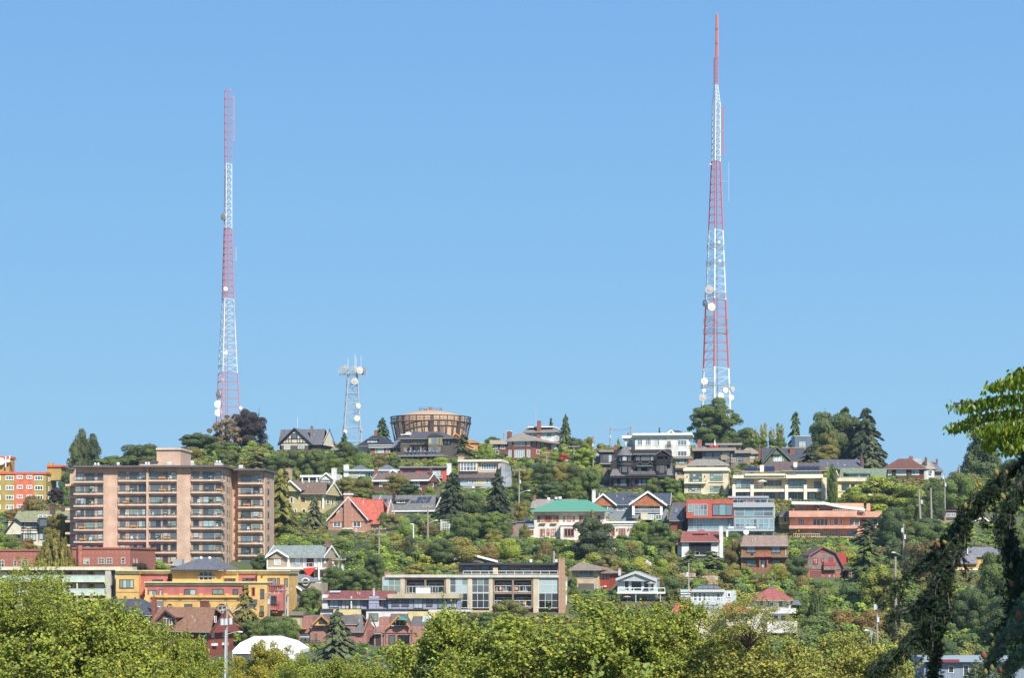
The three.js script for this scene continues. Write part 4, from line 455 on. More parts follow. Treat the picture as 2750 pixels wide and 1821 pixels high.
{ // salmon terraces
  const b = new B('salmon_terrace_house', 'salmon pink three-storey apartment house with deep terraces and a white curved awning', 'salmon terrace house', 2220, 1456, 535, -7, 'building');
  const sa = mat('#f6b898', 'stucco'), ss = mat('#f4b89e', 'stucco'), tr = mat('#f6d8b4'); b.fm = tr; b.ft = .15;
  b.base(2120, 1386, 2300, 1460, sa, -2, -13); b.wall(2122, 1352, 2318, 1388, sa, -3.5, -13); b.base(2300, 1386, 2352, 1412, sa, -3, -12);
  b.wall(2118, 1372, 2300, 1388, ss, .2, -2.2, 'terrace_wall'); b.wall(2300, 1374, 2366, 1389, ss, -.8, -3.2, 'terrace_wall'); b.wall(2118, 1411.5, 2307, 1419.5, ss, .2, -2.2, 'terrace_wall'); b.wall(2129, 1441, 2293, 1452, ss, .4, -2.2, 'terrace_wall');
  b.wins('2144 1360 2160 1371 1 1;2196 1362 2206 1385 1 1;2207 1361 2224 1372 2 1;2235 1361 2262 1374 3 1;2281 1366 2300 1378 2 1', 1, 1, 'n', undefined, -3.5); b.wins('2141 1392 2160.5 1412 3 1;2181 1392 2223 1412 4 1;2226 1391 2233 1411;2237 1391 2251 1411;2254 1391 2262 1411;2279 1391 2307 1412 2 1', 1, 1, 'n', undefined, -2); b.win(2336, 1392, 2356, 1410, 1, 1, 'b', undefined, -3); b.wins('2170 1424 2178 1436;2184 1424 2198 1436;2200 1424 2212 1442 2 1;2216 1424 2222 1440;2226 1424 2233 1442;2239 1424 2251 1442;2256 1424 2263 1442', 1, 1, 'n', undefined, -2); b.win(2271, 1424, 2304, 1442, 1, 1, 'b', tr, -2);
  b.rail(2130, 1433, 2200, 1441, tr, .2, .5); b.rail(2236, 1368, 2326, 1375, tr, 0, .6);
  { const p0 = b.P(2125, 1351, 0), p1 = b.P(2215, 1352, 0), p2 = b.P(2262, 1362, 0), p3 = b.P(2322, 1369, 0), q = [p0, p1, p2, p3]; for (let i = 0; i < 3; i++) mesh('awning', b.slab(V(q[i][0], q[i][1], .2), V(q[i + 1][0], q[i + 1][1], .2), V(q[i + 1][0], q[i + 1][1] + .5, -4), V(q[i][0], q[i][1] + .5, -4), .35), MT.trim, b.g); }
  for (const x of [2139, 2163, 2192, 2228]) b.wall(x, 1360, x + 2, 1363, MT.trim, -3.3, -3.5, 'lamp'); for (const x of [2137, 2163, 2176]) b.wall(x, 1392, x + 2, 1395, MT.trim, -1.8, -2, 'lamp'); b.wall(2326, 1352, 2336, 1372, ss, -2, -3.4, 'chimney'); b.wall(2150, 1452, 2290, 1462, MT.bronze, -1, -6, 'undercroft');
  for (const [px, py] of [[2129, 1372], [2195, 1372], [2140, 1441]]) { const [x, y] = b.P(px, py, -.8); terracePots.push(b.g.localToWorld(V(x, y, -.8))); } }
{ const b = new B('green_roof_cream_house', 'cream house with a sage green roof and wide dormer window behind the yellow-green maple', 'sage-roofed cream house', 2300, 1355, 600, 4);
  const cr = mat('#f2e0a8', 'stucco'), rf = mat('#8e9c80', 'shingle'); b.fm = MT.bronze; b.base(2249, 1292, 2372, 1358, cr, 0, -15); b.wall(2248, 1284, 2340, 1293, MT.cream, 1, -1, 'terrace'); b.side(rf, 2252, 2378, 1282, 2256, 2381, 1258, cr, -1, -12, .3); b.wall(2274, 1272, 2336, 1287, mat('#6f7a68'), -1.4, -6, 'dormer'); b.win(2277, 1273, 2334, 1286.5, 7, 1, 'b', undefined, -1.4); b.wall(2270, 1269, 2340, 1272.5, rf, -.6, -7, 'dormer_roof'); b.wins('2259 1300 2279 1319 1 1;2284 1300 2294 1318 1 1;2258 1328 2270 1344 1 1', 1, 1, 'd'); b.wall(2248, 1318, 2372, 1321, MT.cream, .25, -.1, 'band'); }
// ---------- left side: apartment tower and its neighbours ----------
{ const b = new B('olive_apartment_block', 'olive apartment block with an orange-red centre stripe and small white windows at the left edge', 'olive and red apartment block', 60, 1430, 618, 0, 'apartment block');
  const ol = mat('#c4aa62', 'stucco'), rd = mat('#ee8262', 'stucco'), cp = mat('#e06c48'); b.fm = MT.trim; b.ft = .2;
  b.base(-90, 1272, 125.5, 1432, ol, 0, -14); b.wall(41, 1274, 92, 1430, rd, .12, -.1, 'stripe'); b.wall(-91, 1268, 127, 1273.5, cp, .35, -14.3, 'coping');
  for (const y of [1277.5, 1304, 1330, 1356, 1382]) { b.win(17, y, 39, y + 12.5, 3, 1, 'n'); b.win(-10, y, 4, y + 12.5, 2, 1, 'n'); b.win(94.5, y, 117.5, y + 13, 3, 1, 'n'); b.win(47, y - 1, 63, y + 9, 3, 1, 'd', undefined, .12); b.win(73, y - 1, 88.5, y + 9, 3, 1, 'd', undefined, .12); }
  b.wall(128, 1254, 166, 1290, ol, -6, -13, 'roof_room'); b.wall(127, 1249, 170, 1254, cp, -5.5, -13.5, 'coping'); b.wall(130, 1243, 142, 1249, ol, -7, -9, 'vent'); b.wall(-60, 1230, 26, 1270, ol, -2, -9, 'lift_tower'); b.wall(-62, 1225, 29, 1231, cp, -1.6, -9.4, 'coping');
  for (const [px, py, r] of [[5, 1239, 1.05], [24.5, 1237, .5]]) { const [x, y] = b.P(px, py, -.8); const o = mesh('dish', new THREE.CylinderGeometry(r, r, .4, 20), MT.trim, b.g); o.rotation.x = Math.PI / 2; o.position.set(x, y, -.8); mesh('dish_arm', boxG(-.06, .06, -1.4, 0, -.06, .06), MT.greyTrim, o); } b.cyl('antenna', 17, 1225, 1255, .2, MT.trim, -1); b.cyl('antenna', 28, 1224, 1232, .2, MT.trim, -1.4); b.wall(27, 1237, 37, 1242, ol, -2, -4, 'bracket'); const X = b.X(125.5); for (const y of [1280, 1306, 1332]) b.swin(X, -5, -3, y, y + 12, 1, 1, 'd'); }
{ const b = new B('cream_timbered_house', 'cream half-timbered house with an olive roof and brown chimneys left of the apartment tower', 'olive-roofed timbered house', 110, 1462, 522, 0);
  const cr = mat('#f3ead0', 'stucco'), dk = mat('#3c3d42'), rf = mat('#a5a57c', 'shingle'); b.fm = dk;
  b.base(24, 1400, 190, 1465, cr, 0, -9); b.side(rf, 36, 196, 1400, 50, 192, 1372, cr, 1, -10, .3, dk); b.wall(104, 1385, 178, 1408, mat('#5d6468', 'stucco'), 1.6, -2, 'dormer'); b.rail(105, 1383, 174, 1390, MT.trim, 1.8, 1, false, 'fretwork', .1); b.win(107, 1393, 129, 1414, 1, 1, 'b', dk, 1.6); b.win(148, 1393, 170, 1406, 2, 1, 'b', dk, 1.6); b.wins('50 1404 73 1417 3 1;86 1404 102 1418 2 1', 1, 1, 'c'); b.wins('50 1434 63 1452 2 1;69 1434 99 1452 3 1;108 1430 126 1450 2 1', 1, 1, 'b');
  for (const y of [1402, 1419, 1424, 1432]) b.wall(24, y, 190, y + 1.4, dk, .1, 0, 'timber'); for (const x of [41, 46, 63, 76, 82, 104, 128]) b.wall(x, 1402, x + 1.5, 1452, dk, .12, 0, 'timber'); b.gable(dk, 12, 1432, 42, 1392, 60, 1404, cr, 1.4, -2, .2, dk); b.chim(136, 1355, 148, 1408, mat('#7b5a54', 'brick'), 1); b.chim(59, 1360, 66, 1384, mat('#8b6a64', 'brick'), -4); b.chim(166, 1357, 174, 1374, mat('#7b5a54', 'brick'), -4); }
{ // the apartment tower
  const b = new B('apartment_tower', 'tall peach apartment tower with nine floors of glass-railed balconies, at left', 'peach apartment tower', 420, 1530, 490, -3, 'apartment tower');
  const pe = mat('#e2bfa4', 'stucco'), sl = mat('#f0d4bc', 'stucco'), dk = mat('#6c6468'), rl = mat('#4c4c4e'); b.fm = mat('#85786e'); b.ft = .1;
  const P = 32.3, N = 9, Z = .95, yf = (i) => 1290.5 + P * i;     // slab rows
  b.base(205, 1254, 597, 1540, pe, 0, -27); b.base(189, 1259, 206, 1540, pe, -6, -24); b.base(596, 1262, 712, 1540, pe, -13.5, -27); b.base(640, 1264, 705, 1540, pe, -11.6, -26);
  b.wall(198, 1250.5, 604, 1254.2, dk, 2.2, -27.5, 'roof'); b.wall(185, 1256.5, 200, 1260.5, dk, -5, -24, 'roof'); b.wall(598, 1258.5, 713, 1263.5, dk, -9.2, -27.4, 'roof');
  b.base(279, 1255, 317, 1540, pe, .5, -.1, 'pier'); b.base(476, 1255, 514, 1540, pe, .5, -.1, 'pier'); b.base(394, 1255, 400, 1540, pe, Z, -.1, 'fin');
  const NTH = ['topmost', 'second', 'third', 'fourth', 'fifth', 'sixth', 'seventh', 'eighth', 'ninth'];
  const bay = (x0, x1, wins, yo, z, bn) => {
    for (let i = 0; i < N; i++) {
      const y = yf(i) + yo; if (y > 1530) break;
      b.wall(x0, y - .6, x1, y + 3.4, sl, z + Z, z - .1, 'balcony_slab'); b.rail(x0 + .5, y - 14, x1 - .5, y - 1, rl, z + Z - .12, 2.4, true, 'balcony_railing', .042);
      for (const [a, c, nx, t] of wins) b.win(a, y - 22 - (t ?? 0), c, y - (nx === 1 ? 6 : 2), nx, 1, pick(['n', 'g', 'd', 'd', nx === 1 ? 'c' : 'n']), undefined, z + .02);
      const kk = [0, 1, 2, 3, 4, 5, 6].sort(() => R() - .5); for (let q = 0, n = 1 + Math.floor(R() * 2.6); q < n; q++) furn.push([b, x0 + 7 + (x1 - x0 - 14) * (q + R()) / n, y - 1, z + .7, kk[q], `on the ${NTH[i]} balcony of the ${bn} bay of the peach tower`]);
    }
  };
  bay(199, 279, [[208, 228, 2], [231, 256, 2], [263.5, 278, 1]], 2.5, 0, 'leftmost'); bay(318, 394, [[323, 339, 1], [349, 371, 2], [373, 393.5, 2]], -.5, 0, 'second'); bay(400, 476, [[405, 434, 2], [438, 453, 1], [459, 475, 1]], -1, 0, 'third'); bay(514, 602, [[519.5, 536, 1], [546, 577, 2], [580, 596, 1]], -1.5, 0, 'fourth');
  bay(640, 709, [[648, 676, 2], [680, 699, 1]], 6.5, -11.6, 'rightmost');
  const X = b.X(597), X2 = b.X(712, -13.5), X3 = b.X(705, -11.6); for (let i = 0; i < N - 1; i++) { const y0 = yf(i) - 20, y1 = y0 + 16; b.swin(X, -3, -1.4, y0, y1, 1, 1, 'k'); b.swin(X, -7.2, -6.1, y0, y1, 1, 1, 'k'); b.swin(X, -9.8, -9, y0, y1, 1, 1, 'k'); b.swin(X2, -19.5, -17, y0, y1, 1, 1, 'k'); b.swin(X3, -13, -12.1, y0, y1, 1, 1, 'k'); const [lx, ly] = b.P(190, yf(i) + 10, -6); b.box('balcony_slab', lx - .8, lx + 2, ly - .5, ly, -6, -4.6, sl); b.box('balcony_slab', X - .1, X + Z * .8, b.Y(yf(i) + 2.5), b.Y(yf(i) - 2.5), -1.2, Z, sl); }
  b.wall(422, 1204, 486, 1254, pe, -8, -20, 'penthouse'); b.wall(420, 1203, 488, 1208, sl, -7.6, -20.4, 'coping'); b.wall(376, 1240, 424, 1253, pe, -8, -16, 'penthouse'); b.wall(374, 1238, 426, 1240.5, dk, -7.5, -16.5, 'penthouse_roof');
  for (const [x0, x1, y0] of [[251, 272, 1249], [315, 322, 1248], [388, 406, 1247], [449, 463, 1247], [513, 521, 1244], [577, 597, 1243], [641, 654, 1255]]) { const zz = x0 > 620 ? -16 : -4, o = b.wall(x0, y0, x1, y0 + 7, mat('#c9c4bc'), zz, zz - 2, 'roof_vent'); for (let i = 0; i < 2; i++) { const [x, y] = b.P(x0 + (x1 - x0) * (.3 + .4 * i), y0, zz - 1); const s = mesh('vent_cap', new THREE.SphereGeometry(.28, 10, 8), MT.trim, o); s.position.set(x, y + .25, zz - 1); } } }
// chairs, tables and pots on the tower balconies
{ const kinds = [['#f4f2ea', 'white', 'chair'], ['#e8dccb', 'cream', 'chair'], ['#c89a6a', 'tan', 'chair'], ['#f4f2ea', 'white', 'table'], ['#b07a58', 'green', 'plant'], ['#d89a4c', 'orange', 'bench'], ['#6c6a70', 'grey', 'grill']];
  furn.forEach(([b, px, py, z, kind, where]) => { const [x, y] = b.P(px, py, z), w = b.g.localToWorld(V(x, y, z)), [hex, cn, k] = kinds[kind], m = mat(hex);
    const t = thing('balcony_' + k, cn + ' ' + (k === 'plant' ? 'potted plant' : k) + ' ' + where, k, w, k === 'chair' ? R(-1, 1) : 0, cn + ' ' + (k === 'bench' ? 'benche' : k) + 's on the apartment tower balconies');
    if (k === 'chair') { mesh('seat', boxG(-.28, .28, .38, .45, -.28, .28), m, t); mesh('backrest', boxG(-.28, .28, .45, .95, -.3, -.24), m, t); for (const [a, c] of [[-.24, -.24], [.24, -.24], [-.24, .24], [.24, .24]]) mesh('leg', boxG(a - .03, a + .03, 0, .38, c - .03, c + .03), m, t); }
    else if (k === 'table') { mesh('tabletop', new THREE.CylinderGeometry(.48, .48, .06, 14), m, t).position.y = .68; mesh('pedestal', new THREE.CylinderGeometry(.05, .05, .66, 8), m, t).position.y = .33; mesh('foot', new THREE.CylinderGeometry(.25, .28, .05, 12), m, t).position.y = .025; }
    else if (k === 'plant') { mesh('pot', new THREE.CylinderGeometry(.24, .18, .4, 10), m, t).position.y = .2; towerPots.push(t); }
    else if (k === 'bench') { mesh('seat', boxG(-.8, .8, .3, .42, -.25, .25), m, t); mesh('backrest', boxG(-.8, .8, .42, .85, -.27, -.2), m, t); for (const a of [-.7, .7]) mesh('leg', boxG(a - .04, a + .04, 0, .3, -.2, .2), m, t); }
    else { mesh('body', boxG(-.4, .4, .5, .85, -.22, .22), m, t); mesh('lid', new THREE.CylinderGeometry(.22, .22, .8, 12, 1, false, 0, Math.PI).rotateZ(Math.PI / 2), m, t).position.y = .86; for (const a of [-.32, .32]) mesh('leg', boxG(a - .03, a + .03, 0, .5, -.18, .18), m, t); } }); }
{ const b = new B('red_brick_flats', 'flat-roofed red brick building with small square windows below the apartment tower', 'flat red brick building', 280, 1536, 468, -5, 'building');
  const br = mat('#cf8672', 'brick'); b.fm = mat('#d8cbb8'); b.ft = .14; b.base(196, 1473, 351, 1540, br, 0, -22); b.wall(194, 1470, 353, 1474, mat('#b06a58'), .25, -22.3, 'coping'); b.wins('225.5 1499 242 1516 2 2;265 1498.5 282 1515.5 2 2;286.5 1498 303.5 1515.5 2 2;327 1497.5 338 1514.5 1 2', 1, 1, 'n'); { const [x, t] = b.P(216, 1465, .4), [, c] = b.P(216, 1536, .4); mesh('chimney', barG(V(x, c - 2, .4), V(x, t, .4), .6, .55, 14), br, b.g); } const X = b.X(351); b.swin(X, -3.5, -2.5, 1500, 1512, 1, 1, 'd'); b.swin(X, -6, -5, 1500, 1512, 1, 1, 'd'); }
{ const b = new B('red_brick_hall', 'long plain red brick building with tall windows at the left edge behind the weeping tree', 'plain red brick building at the left edge', 50, 1540, 470, 0, 'building');
  const br = mat('#cb8472', 'brick'); b.fm = mat('#d8cbb8'); b.ft = .14; b.base(-80, 1479, 150, 1542, br, 0, -18); b.wall(-82, 1475.5, 152, 1480, mat('#a96454'), .25, -18.3, 'coping'); b.wins('-2 1504 14 1524 2 2;38 1504 48 1521 1 2;59 1503 76 1521 2 2', 1, 1, 'n'); b.win(120, 1500, 135, 1518, 2, 2, 'n'); }
{ const b = new B('mint_balcony_motel', 'long cream motel-like block with mint green balcony fronts at lower left', 'mint-balconied long block', 150, 1625, 446, -3, 'apartment block');
  const wl = mat('#aaa59a', 'stucco'), cr = mat('#f3e8c8', 'stucco'), mi = mat('#cfe6d8', 'stucco'), en = mat('#d6d0c0', 'stucco'); b.fm = mat('#d8d6cc'); b.ft = .14;
  b.base(-160, 1530, 284, 1640, wl, -2.4, -14); b.wall(-165, 1522, 324, 1531, cr, .5, -15, 'roof'); for (const y of [1547.5, 1583.5, 1619.5]) { b.wall(-162, y, 284, y + 12.5, mi, .12, .0, 'balcony_front'); b.wall(-162, y + 12.5, 284, y + 16, cr, .25, -2.4, 'balcony_slab'); b.rail(-162, y - 3, 284, y, mat('#e8d8c8'), .1, 1.6, false, 'handrail', .05); }
  b.base(284, 1529, 299, 1640, en, .3, -14); b.base(299, 1529, 311, 1640, en, -1, -14); b.win(299.5, 1529, 310, 1607, 1, 4, 'd', MT.bronze, -.9); b.base(310, 1531, 322, 1640, en, -.5, -14, 'end_wall');
  for (const [y, k] of [[1534, 0], [1569.5, 1]]) { for (const [x0, x1, t] of [[-40, -10, 0], [0, 20, 0], [40, 70, 0], [104, 132, 0], [148, 176, 0], [198, 211, 0], [221, 234, 0], [257, 284, 0]]) b.win(x0, y, x1, y + 14, 1, 1, pick(['b', 'c', 'g', 'b']), undefined, -2.4); for (const [x0, x1] of [[86, 98], [183, 194], [240, 251], [24, 34]]) b.wall(x0, y, x1, y + 15, mat('#7a6458', 'board'), -2.3, -2.5, 'door'); } for (const x of [130, 207, 52, 284]) b.wall(x, 1562, x + 3, 1640, cr, .02, -.4, 'post'); b.win(150, 1606, 162, 1618, 1, 1, 'c', undefined, -2.4); }
{ // yellow stucco complex
  const b = new B('yellow_stucco_block', 'large yellow and brick-pink stucco apartment block with cream cornices, arches and a grey hip-roofed pavilion', 'yellow and pink stucco block', 560, 1660, 440, -4, 'apartment block');
  const ye = mat('#f6c678', 'stucco'), pk = mat('#d07a70', 'stucco'), cr = mat('#f2dea6', 'stucco'), rf = mat('#7c7c80', 'shingle'), dk = mat('#5a5048'); b.fm = mat('#8c8478'); b.ft = .12;
  // upper storey
  b.base(313, 1540, 374, 1665, ye, -1, -14); b.base(374, 1541, 452, 1665, pk, -3, -14); b.base(448, 1541, 640, 1600, ye, -5, -14); b.base(598, 1537, 640, 1600, ye, -4, -14); b.base(636, 1539, 695, 1600, pk, -4.6, -14); b.base(692, 1539, 776, 1665, ye, -3.6, -15);
  for (const [x0, x1, z] of [[311, 377, -.6], [374, 466, -2.4], [598, 640, -3.5], [634, 698, -4.2], [692, 780, -3.1]]) { b.wall(x0, 1531, x1, 1534.5, cr, z + .35, -14.6, 'cornice'); b.wall(x0 + 1, 1534.5, x1 - 1, 1540, cr, z, -14.3, 'cornice'); }
  b.win(322, 1556, 361, 1580, 4, 1, 'g', dk, -1); b.win(410, 1556, 440, 1562, 4, 1, 'd', dk, -3); b.wall(313, 1590, 374, 1591.3, dk, -.96, -1, 'joint');
  b.base(464, 1527, 582, 1590, ye, -1.6, -12, 'pavilion_wall'); b.base(580, 1527, 598, 1590, ye, -2, -12, 'pavilion_wall'); b.hip(rf, 458, 602, 1528, 545, 575, 1496, -.4, -16, .35); b.hip(mat('#7a7884', 'board'), 459, 586, 1528, 520, 560, 1515, .2, -4, .25, 'skirt_roof'); b.win(535, 1534, 573, 1560, 3, 2, 'd', cr, -1.6, .2); b.wall(531, 1547, 577, 1550, MT.greyTrim, -1.2, -1.6, 'sill'); for (const x of [541, 564]) { const [X, y] = b.P(x, 1499, -7); mesh('vent_cap', new THREE.SphereGeometry(.35, 8, 6), MT.trim, b.g).position.set(X, y, -7); } b.wall(466, 1502, 490, 1520, mat('#a4a6a8'), -9, -11, 'roof_unit');
  b.win(602, 1553, 634, 1561, 4, 1, 'd', dk, -4); b.win(652, 1552, 684, 1560, 4, 1, 'd', dk, -4.6);
  // lower storeys
  b.base(391, 1571, 700, 1672, ye, 0, -6); b.base(388, 1604, 404, 1672, ye, .6, -2, 'pier'); b.wall(389, 1562, 722, 1565.5, cr, .9, -6.2, 'cornice'); b.wall(391, 1565.5, 720, 1572, cr, .45, -6, 'cornice'); b.wall(397, 1572, 612, 1598, pk, .12, -.1, 'band'); b.wall(612, 1572, 676, 1598, pk, .1, -.1, 'band'); b.base(668, 1572, 718, 1672, ye, .7, -6);
  b.wins('400 1585 423 1601 2 1;428 1583 437 1601 1 1;496 1582 528 1599 2 1;570.5 1581.5 602 1597 2 1;626 1582 641 1598 1 1;656 1581 666 1596 1 1', 1, 1, 'c', dk, .12); b.wall(391, 1598, 668, 1605, ye, .5, -.1, 'parapet'); for (const x of [441, 482, 535, 606]) b.wall(x, 1594, x + 9, 1605, ye, .62, -.1, 'pier'); b.wall(391, 1614, 676, 1615.2, dk, .05, -.02, 'joint'); b.wins('496 1622 518 1632 2 1;554 1622 566 1636 1 2', 1, 1, 'n', dk);
  for (const [x0, x1] of [[447, 468], [580, 614]]) { const [a, t] = b.P(x0, 1622, .02), [c, q] = b.P(x1, 1655, .02), w = (c - a) / 2, sh = new THREE.Shape(); sh.moveTo(-w, q - t); sh.lineTo(-w, -.9); sh.quadraticCurveTo(0, 1, w, -.9); sh.lineTo(w, q - t); const g = new THREE.ExtrudeGeometry(sh, { depth: .12, bevelEnabled: false }); g.translate((a + c) / 2, t, .01); mesh('arched_opening', uvBox(g), mat('#4a3a34'), b.g); b.win(x0 + 6, 1627, x1 - 4, 1640, 2, 1, 'd', cr, .14); b.rail(x0 + 1, 1638, x1 - 1, 1646, MT.trim, .3, .5); }
  b.win(700, 1582, 711, 1608, 2, 2, 'g', dk, .7); b.win(699, 1627, 709, 1656, 2, 2, 'g', dk, .7); b.rail(698, 1642, 710, 1654, dk, 1, .4); b.win(677, 1577, 686, 1600, 1, 1, 'd', mat('#c0503c'), .7); b.wall(668, 1610, 690, 1622, rf, 1.6, .7, 'awning');
  // right block
  b.win(719.5, 1552.5, 742.6, 1586, 2, 1, 'b', dk, -3.6); b.win(745, 1552, 752.5, 1585, 1, 1, 'b', dk, -3.6); b.win(764, 1553, 774, 1576, 2, 1, 'g', dk, -3.6); b.wall(718, 1570, 762, 1640, pk, -1.6, -3.7, 'stair_bay'); b.rail(720, 1571, 760, 1586, dk, -1.3, .4); b.win(728, 1600, 744, 1626, 1, 1, 'd', dk, -1.55); b.rail(726, 1616, 752, 1628, dk, -1, .4); b.wall(722, 1634, 745, 1638, pk, -.8, -1.6, 'balcony'); b.wall(730, 1641, 744, 1646, ye, -1.4, -3.6, 'panel'); b.wins('764 1600 774 1616 1 1;764 1636 774 1652 1 1', 1, 1, 'd', dk, -3.6); b.wall(702, 1546, 706, 1550, dk, -3.3, -3.6, 'lamp');
  const [ex, ey] = b.P(330, 1607, 2); b.wall(204, 1607, 388, 1616, cr, -3, -10, 'low_wing'); b.base(206, 1616, 386, 1640, ye, -3.6, -9); b.wins('214 1618 232 1628 2 1;270 1618 290 1628 2 1', 1, 1, 'd', dk, -3.6); b.wall(404, 1614, 440, 1672, mat('#8f8a88', 'stucco'), .3, -1, 'grey_wall'); b.wins('424 1628 432 1650 2 1', 1, 1, 'c', MT.trim, .3); }
{ const b = new B('dark_hip_roof_house', 'house with dark slate hip roof and tall brick chimney above the lower left leaves', 'dark slate-roofed house', 330, 1662, 420, -6);
  b.fm = MT.trim; b.base(262, 1645, 400, 1680, mat('#a05c4a', 'brick'), 0, -11); b.hip(mat('#5c5e66', 'shingle'), 250, 411, 1650, 276, 384, 1608, .9, -12, .3); b.gable(mat('#5c5e66', 'shingle'), 248, 1644, 277, 1609, 305, 1648, mat('#6a6468', 'shingle'), 3, -4, .25); b.chim(408, 1606, 419, 1668, mat('#b06850', 'brick'), .6); b.win(392, 1657, 404, 1672, 1, 1, 'c'); b.base(398, 1650, 424, 1680, mat('#a05c4a', 'brick'), -1, -9); }
{ const b = new B('grey_hip_roof_house', 'low house with plain grey hip roof left of the dark slate-roofed house', 'plain grey-roofed low house', 190, 1655, 424, -4);
  b.fm = MT.trim; b.base(154, 1645, 226, 1670, mat('#a89c88', 'stucco'), 0, -10); b.hip(mat('#7c8080', 'shingle'), 144, 234, 1648, 160, 200, 1612, .9, -11, .3); b.win(200, 1650, 214, 1662, 2, 1, 'n'); b.wall(203, 1642, 218, 1646, mat('#b5b2a6'), 1.2, .9, 'gutter'); b.chim(160, 1600, 166, 1622, MT.greyTrim, -4); }
{ const b = new B('brown_roof_brick_house', 'dark red brick house with large brown shingle roof beside the three-can utility pole', 'brown-roofed brick house', 520, 1760, 400, -22);
  const br = mat('#a85c4c', 'brick'), rf = mat('#a87c60', 'shingle'); b.fm = MT.trim; b.ft = .1; b.base(400, 1690, 557, 1790, br, 0, -10); b.side(rf, 396, 566, 1694, 430, 579, 1630, br, 1.2, -11.5, .3, mat('#6a4a40')); b.gable(rf, 418, 1668, 445, 1638, 473, 1658, mat('#8a6a60', 'shingle'), .8, -5, .2, mat('#6a4a40')); b.base(434, 1658, 468, 1690, mat('#8a6a60', 'shingle'), .2, -4, 'dormer'); b.win(441, 1660, 464, 1678, 3, 1, 'b', MT.trim, .25);
  const X = b.X(557), Y = (z, h, y0, y1, n = 2) => b.swin(X, z, z + h, y0, y1, 1, n, 'c'); Y(-2.6, 1, 1703, 1724); Y(-6.8, 1, 1703, 1724); Y(-3.4, .7, 1663, 1682); Y(-6, .7, 1663, 1682); for (const z of [-3, -7]) { b.box('canopy', X, X + .6, b.Y(1748), b.Y(1741), z, z + 1.4, MT.trim); } b.wall(536, 1700, 556, 1725, mat('#7e8678', 'stucco'), .15, -.1, 'bay'); b.win(538, 1702, 554, 1716, 2, 1, 'd', MT.bronze, .16); b.chim(538, 1616, 554, 1640, mat('#a06050', 'brick'), -7); }
{ const b = new B('sail_shade_house', 'taupe house with a grey-green roof and a bright red sail over its lower terrace', 'red-sail taupe house', 790, 1590, 470, -12);
  const wl = mat('#c8b294', 'siding'), rf = mat('#a3aca4', 'shingle'); b.fm = MT.trim; b.ft = .14; b.base(720, 1495, 864, 1592, wl, 0, -10); b.side(rf, 714, 870, 1496, 734, 880, 1465, mat('#cbb698', 'siding'), 1, -11, .3, MT.trim); b.gable(rf, 713, 1495, 745, 1475.5, 777, 1495, wl, 2, -5, .25, MT.trim, .4); b.base(718, 1494, 774, 1528, wl, 1.2, -1); for (const x of [717, 772, 862]) b.wall(x, 1495, x + 3, 1528, MT.trim, x < 800 ? 1.3 : .1, -.1, 'corner_board');
  b.win(737, 1498, 754, 1517, 3, 3, 'p', MT.trim, 1.2); b.win(795, 1497, 806, 1516, 1, 2, 'p'); b.wall(820, 1499, 844, 1521, mat('#5a2420', 'stucco'), .06, -.1, 'doorway'); b.win(815, 1498, 824, 1522, 2, 4, 'p'); b.win(844, 1498, 853, 1522, 2, 4, 'p'); b.wall(718, 1524, 866, 1529.5, MT.trim, 3, -.1, 'balcony'); b.rail(777, 1511, 862, 1524, MT.greyTrim, 2.8, .9); b.wall(830, 1561, 866, 1566, MT.trim, 3.4, -.1, 'lower_balcony'); b.rail(832, 1552, 865, 1561, MT.trim, 3.2, .4);
  b.wall(855, 1510, 858.5, 1566, MT.trim, 3.5, 3.1, 'post'); b.wall(800, 1529, 802, 1548, MT.trim, 2.8, 2.5, 'post'); b.win(806, 1532, 846, 1556, 3, 1, 'd'); b.base(776, 1529, 800, 1560, wl, 1, -.1);
  { const p = [b.P(815, 1527, 2.9), b.P(851, 1524, 3.4), b.P(829, 1550, 4.6)]; const z = [2.9, 3.4, 4.6], A = p.map((q, i) => V(q[0], q[1], z[i])); const t = thing('shade_sail', 'bright red triangular shade sail stretched over the terrace of the taupe house', 'shade sail', b.g.localToWorld(A[2].clone()), b.g.rotation.y); const rel = A.map((q) => q.clone().sub(A[2])); const off = V(.0, .05, .06); mesh('cloth', hull([...rel, ...rel.map((q) => q.clone().add(off))]), mat('#f0402c'), t); mesh('rope', barG(rel[2], rel[2].clone().add(V(.4, -.8, -.5)), .03), MT.trim, t); }
  b.chim(874, 1453, 884, 1470, mat('#a88478', 'brick'), -4); const X = b.X(864); b.box('chimney_stack', X, X + .5, b.Y(1560), b.Y(1455), -6.4, -4.4, mat('#a88478', 'brick')); b.swin(X, -3, -2, 1499, 1513, 1, 1, 'p'); b.swin(X, -9, -8, 1499, 1513, 1, 1, 'p'); const [fx, fy] = b.P(798, 1524, 2); const c = thing('folding_table', 'bright blue covered table on the upper balcony of the taupe house', 'table', b.g.localToWorld(V(fx, fy, 1.6))); mesh('tabletop', boxG(-.7, .7, .8, .9, -.4, .4), mat('#4a9ad0'), c); mesh('cover', boxG(-.6, .2, .9, 1.2, -.3, .3), mat('#4a9ad0'), c); for (const x of [-.6, .6]) mesh('leg', boxG(x - .04, x + .04, 0, .8, -.3, .3), MT.greyTrim, c); }
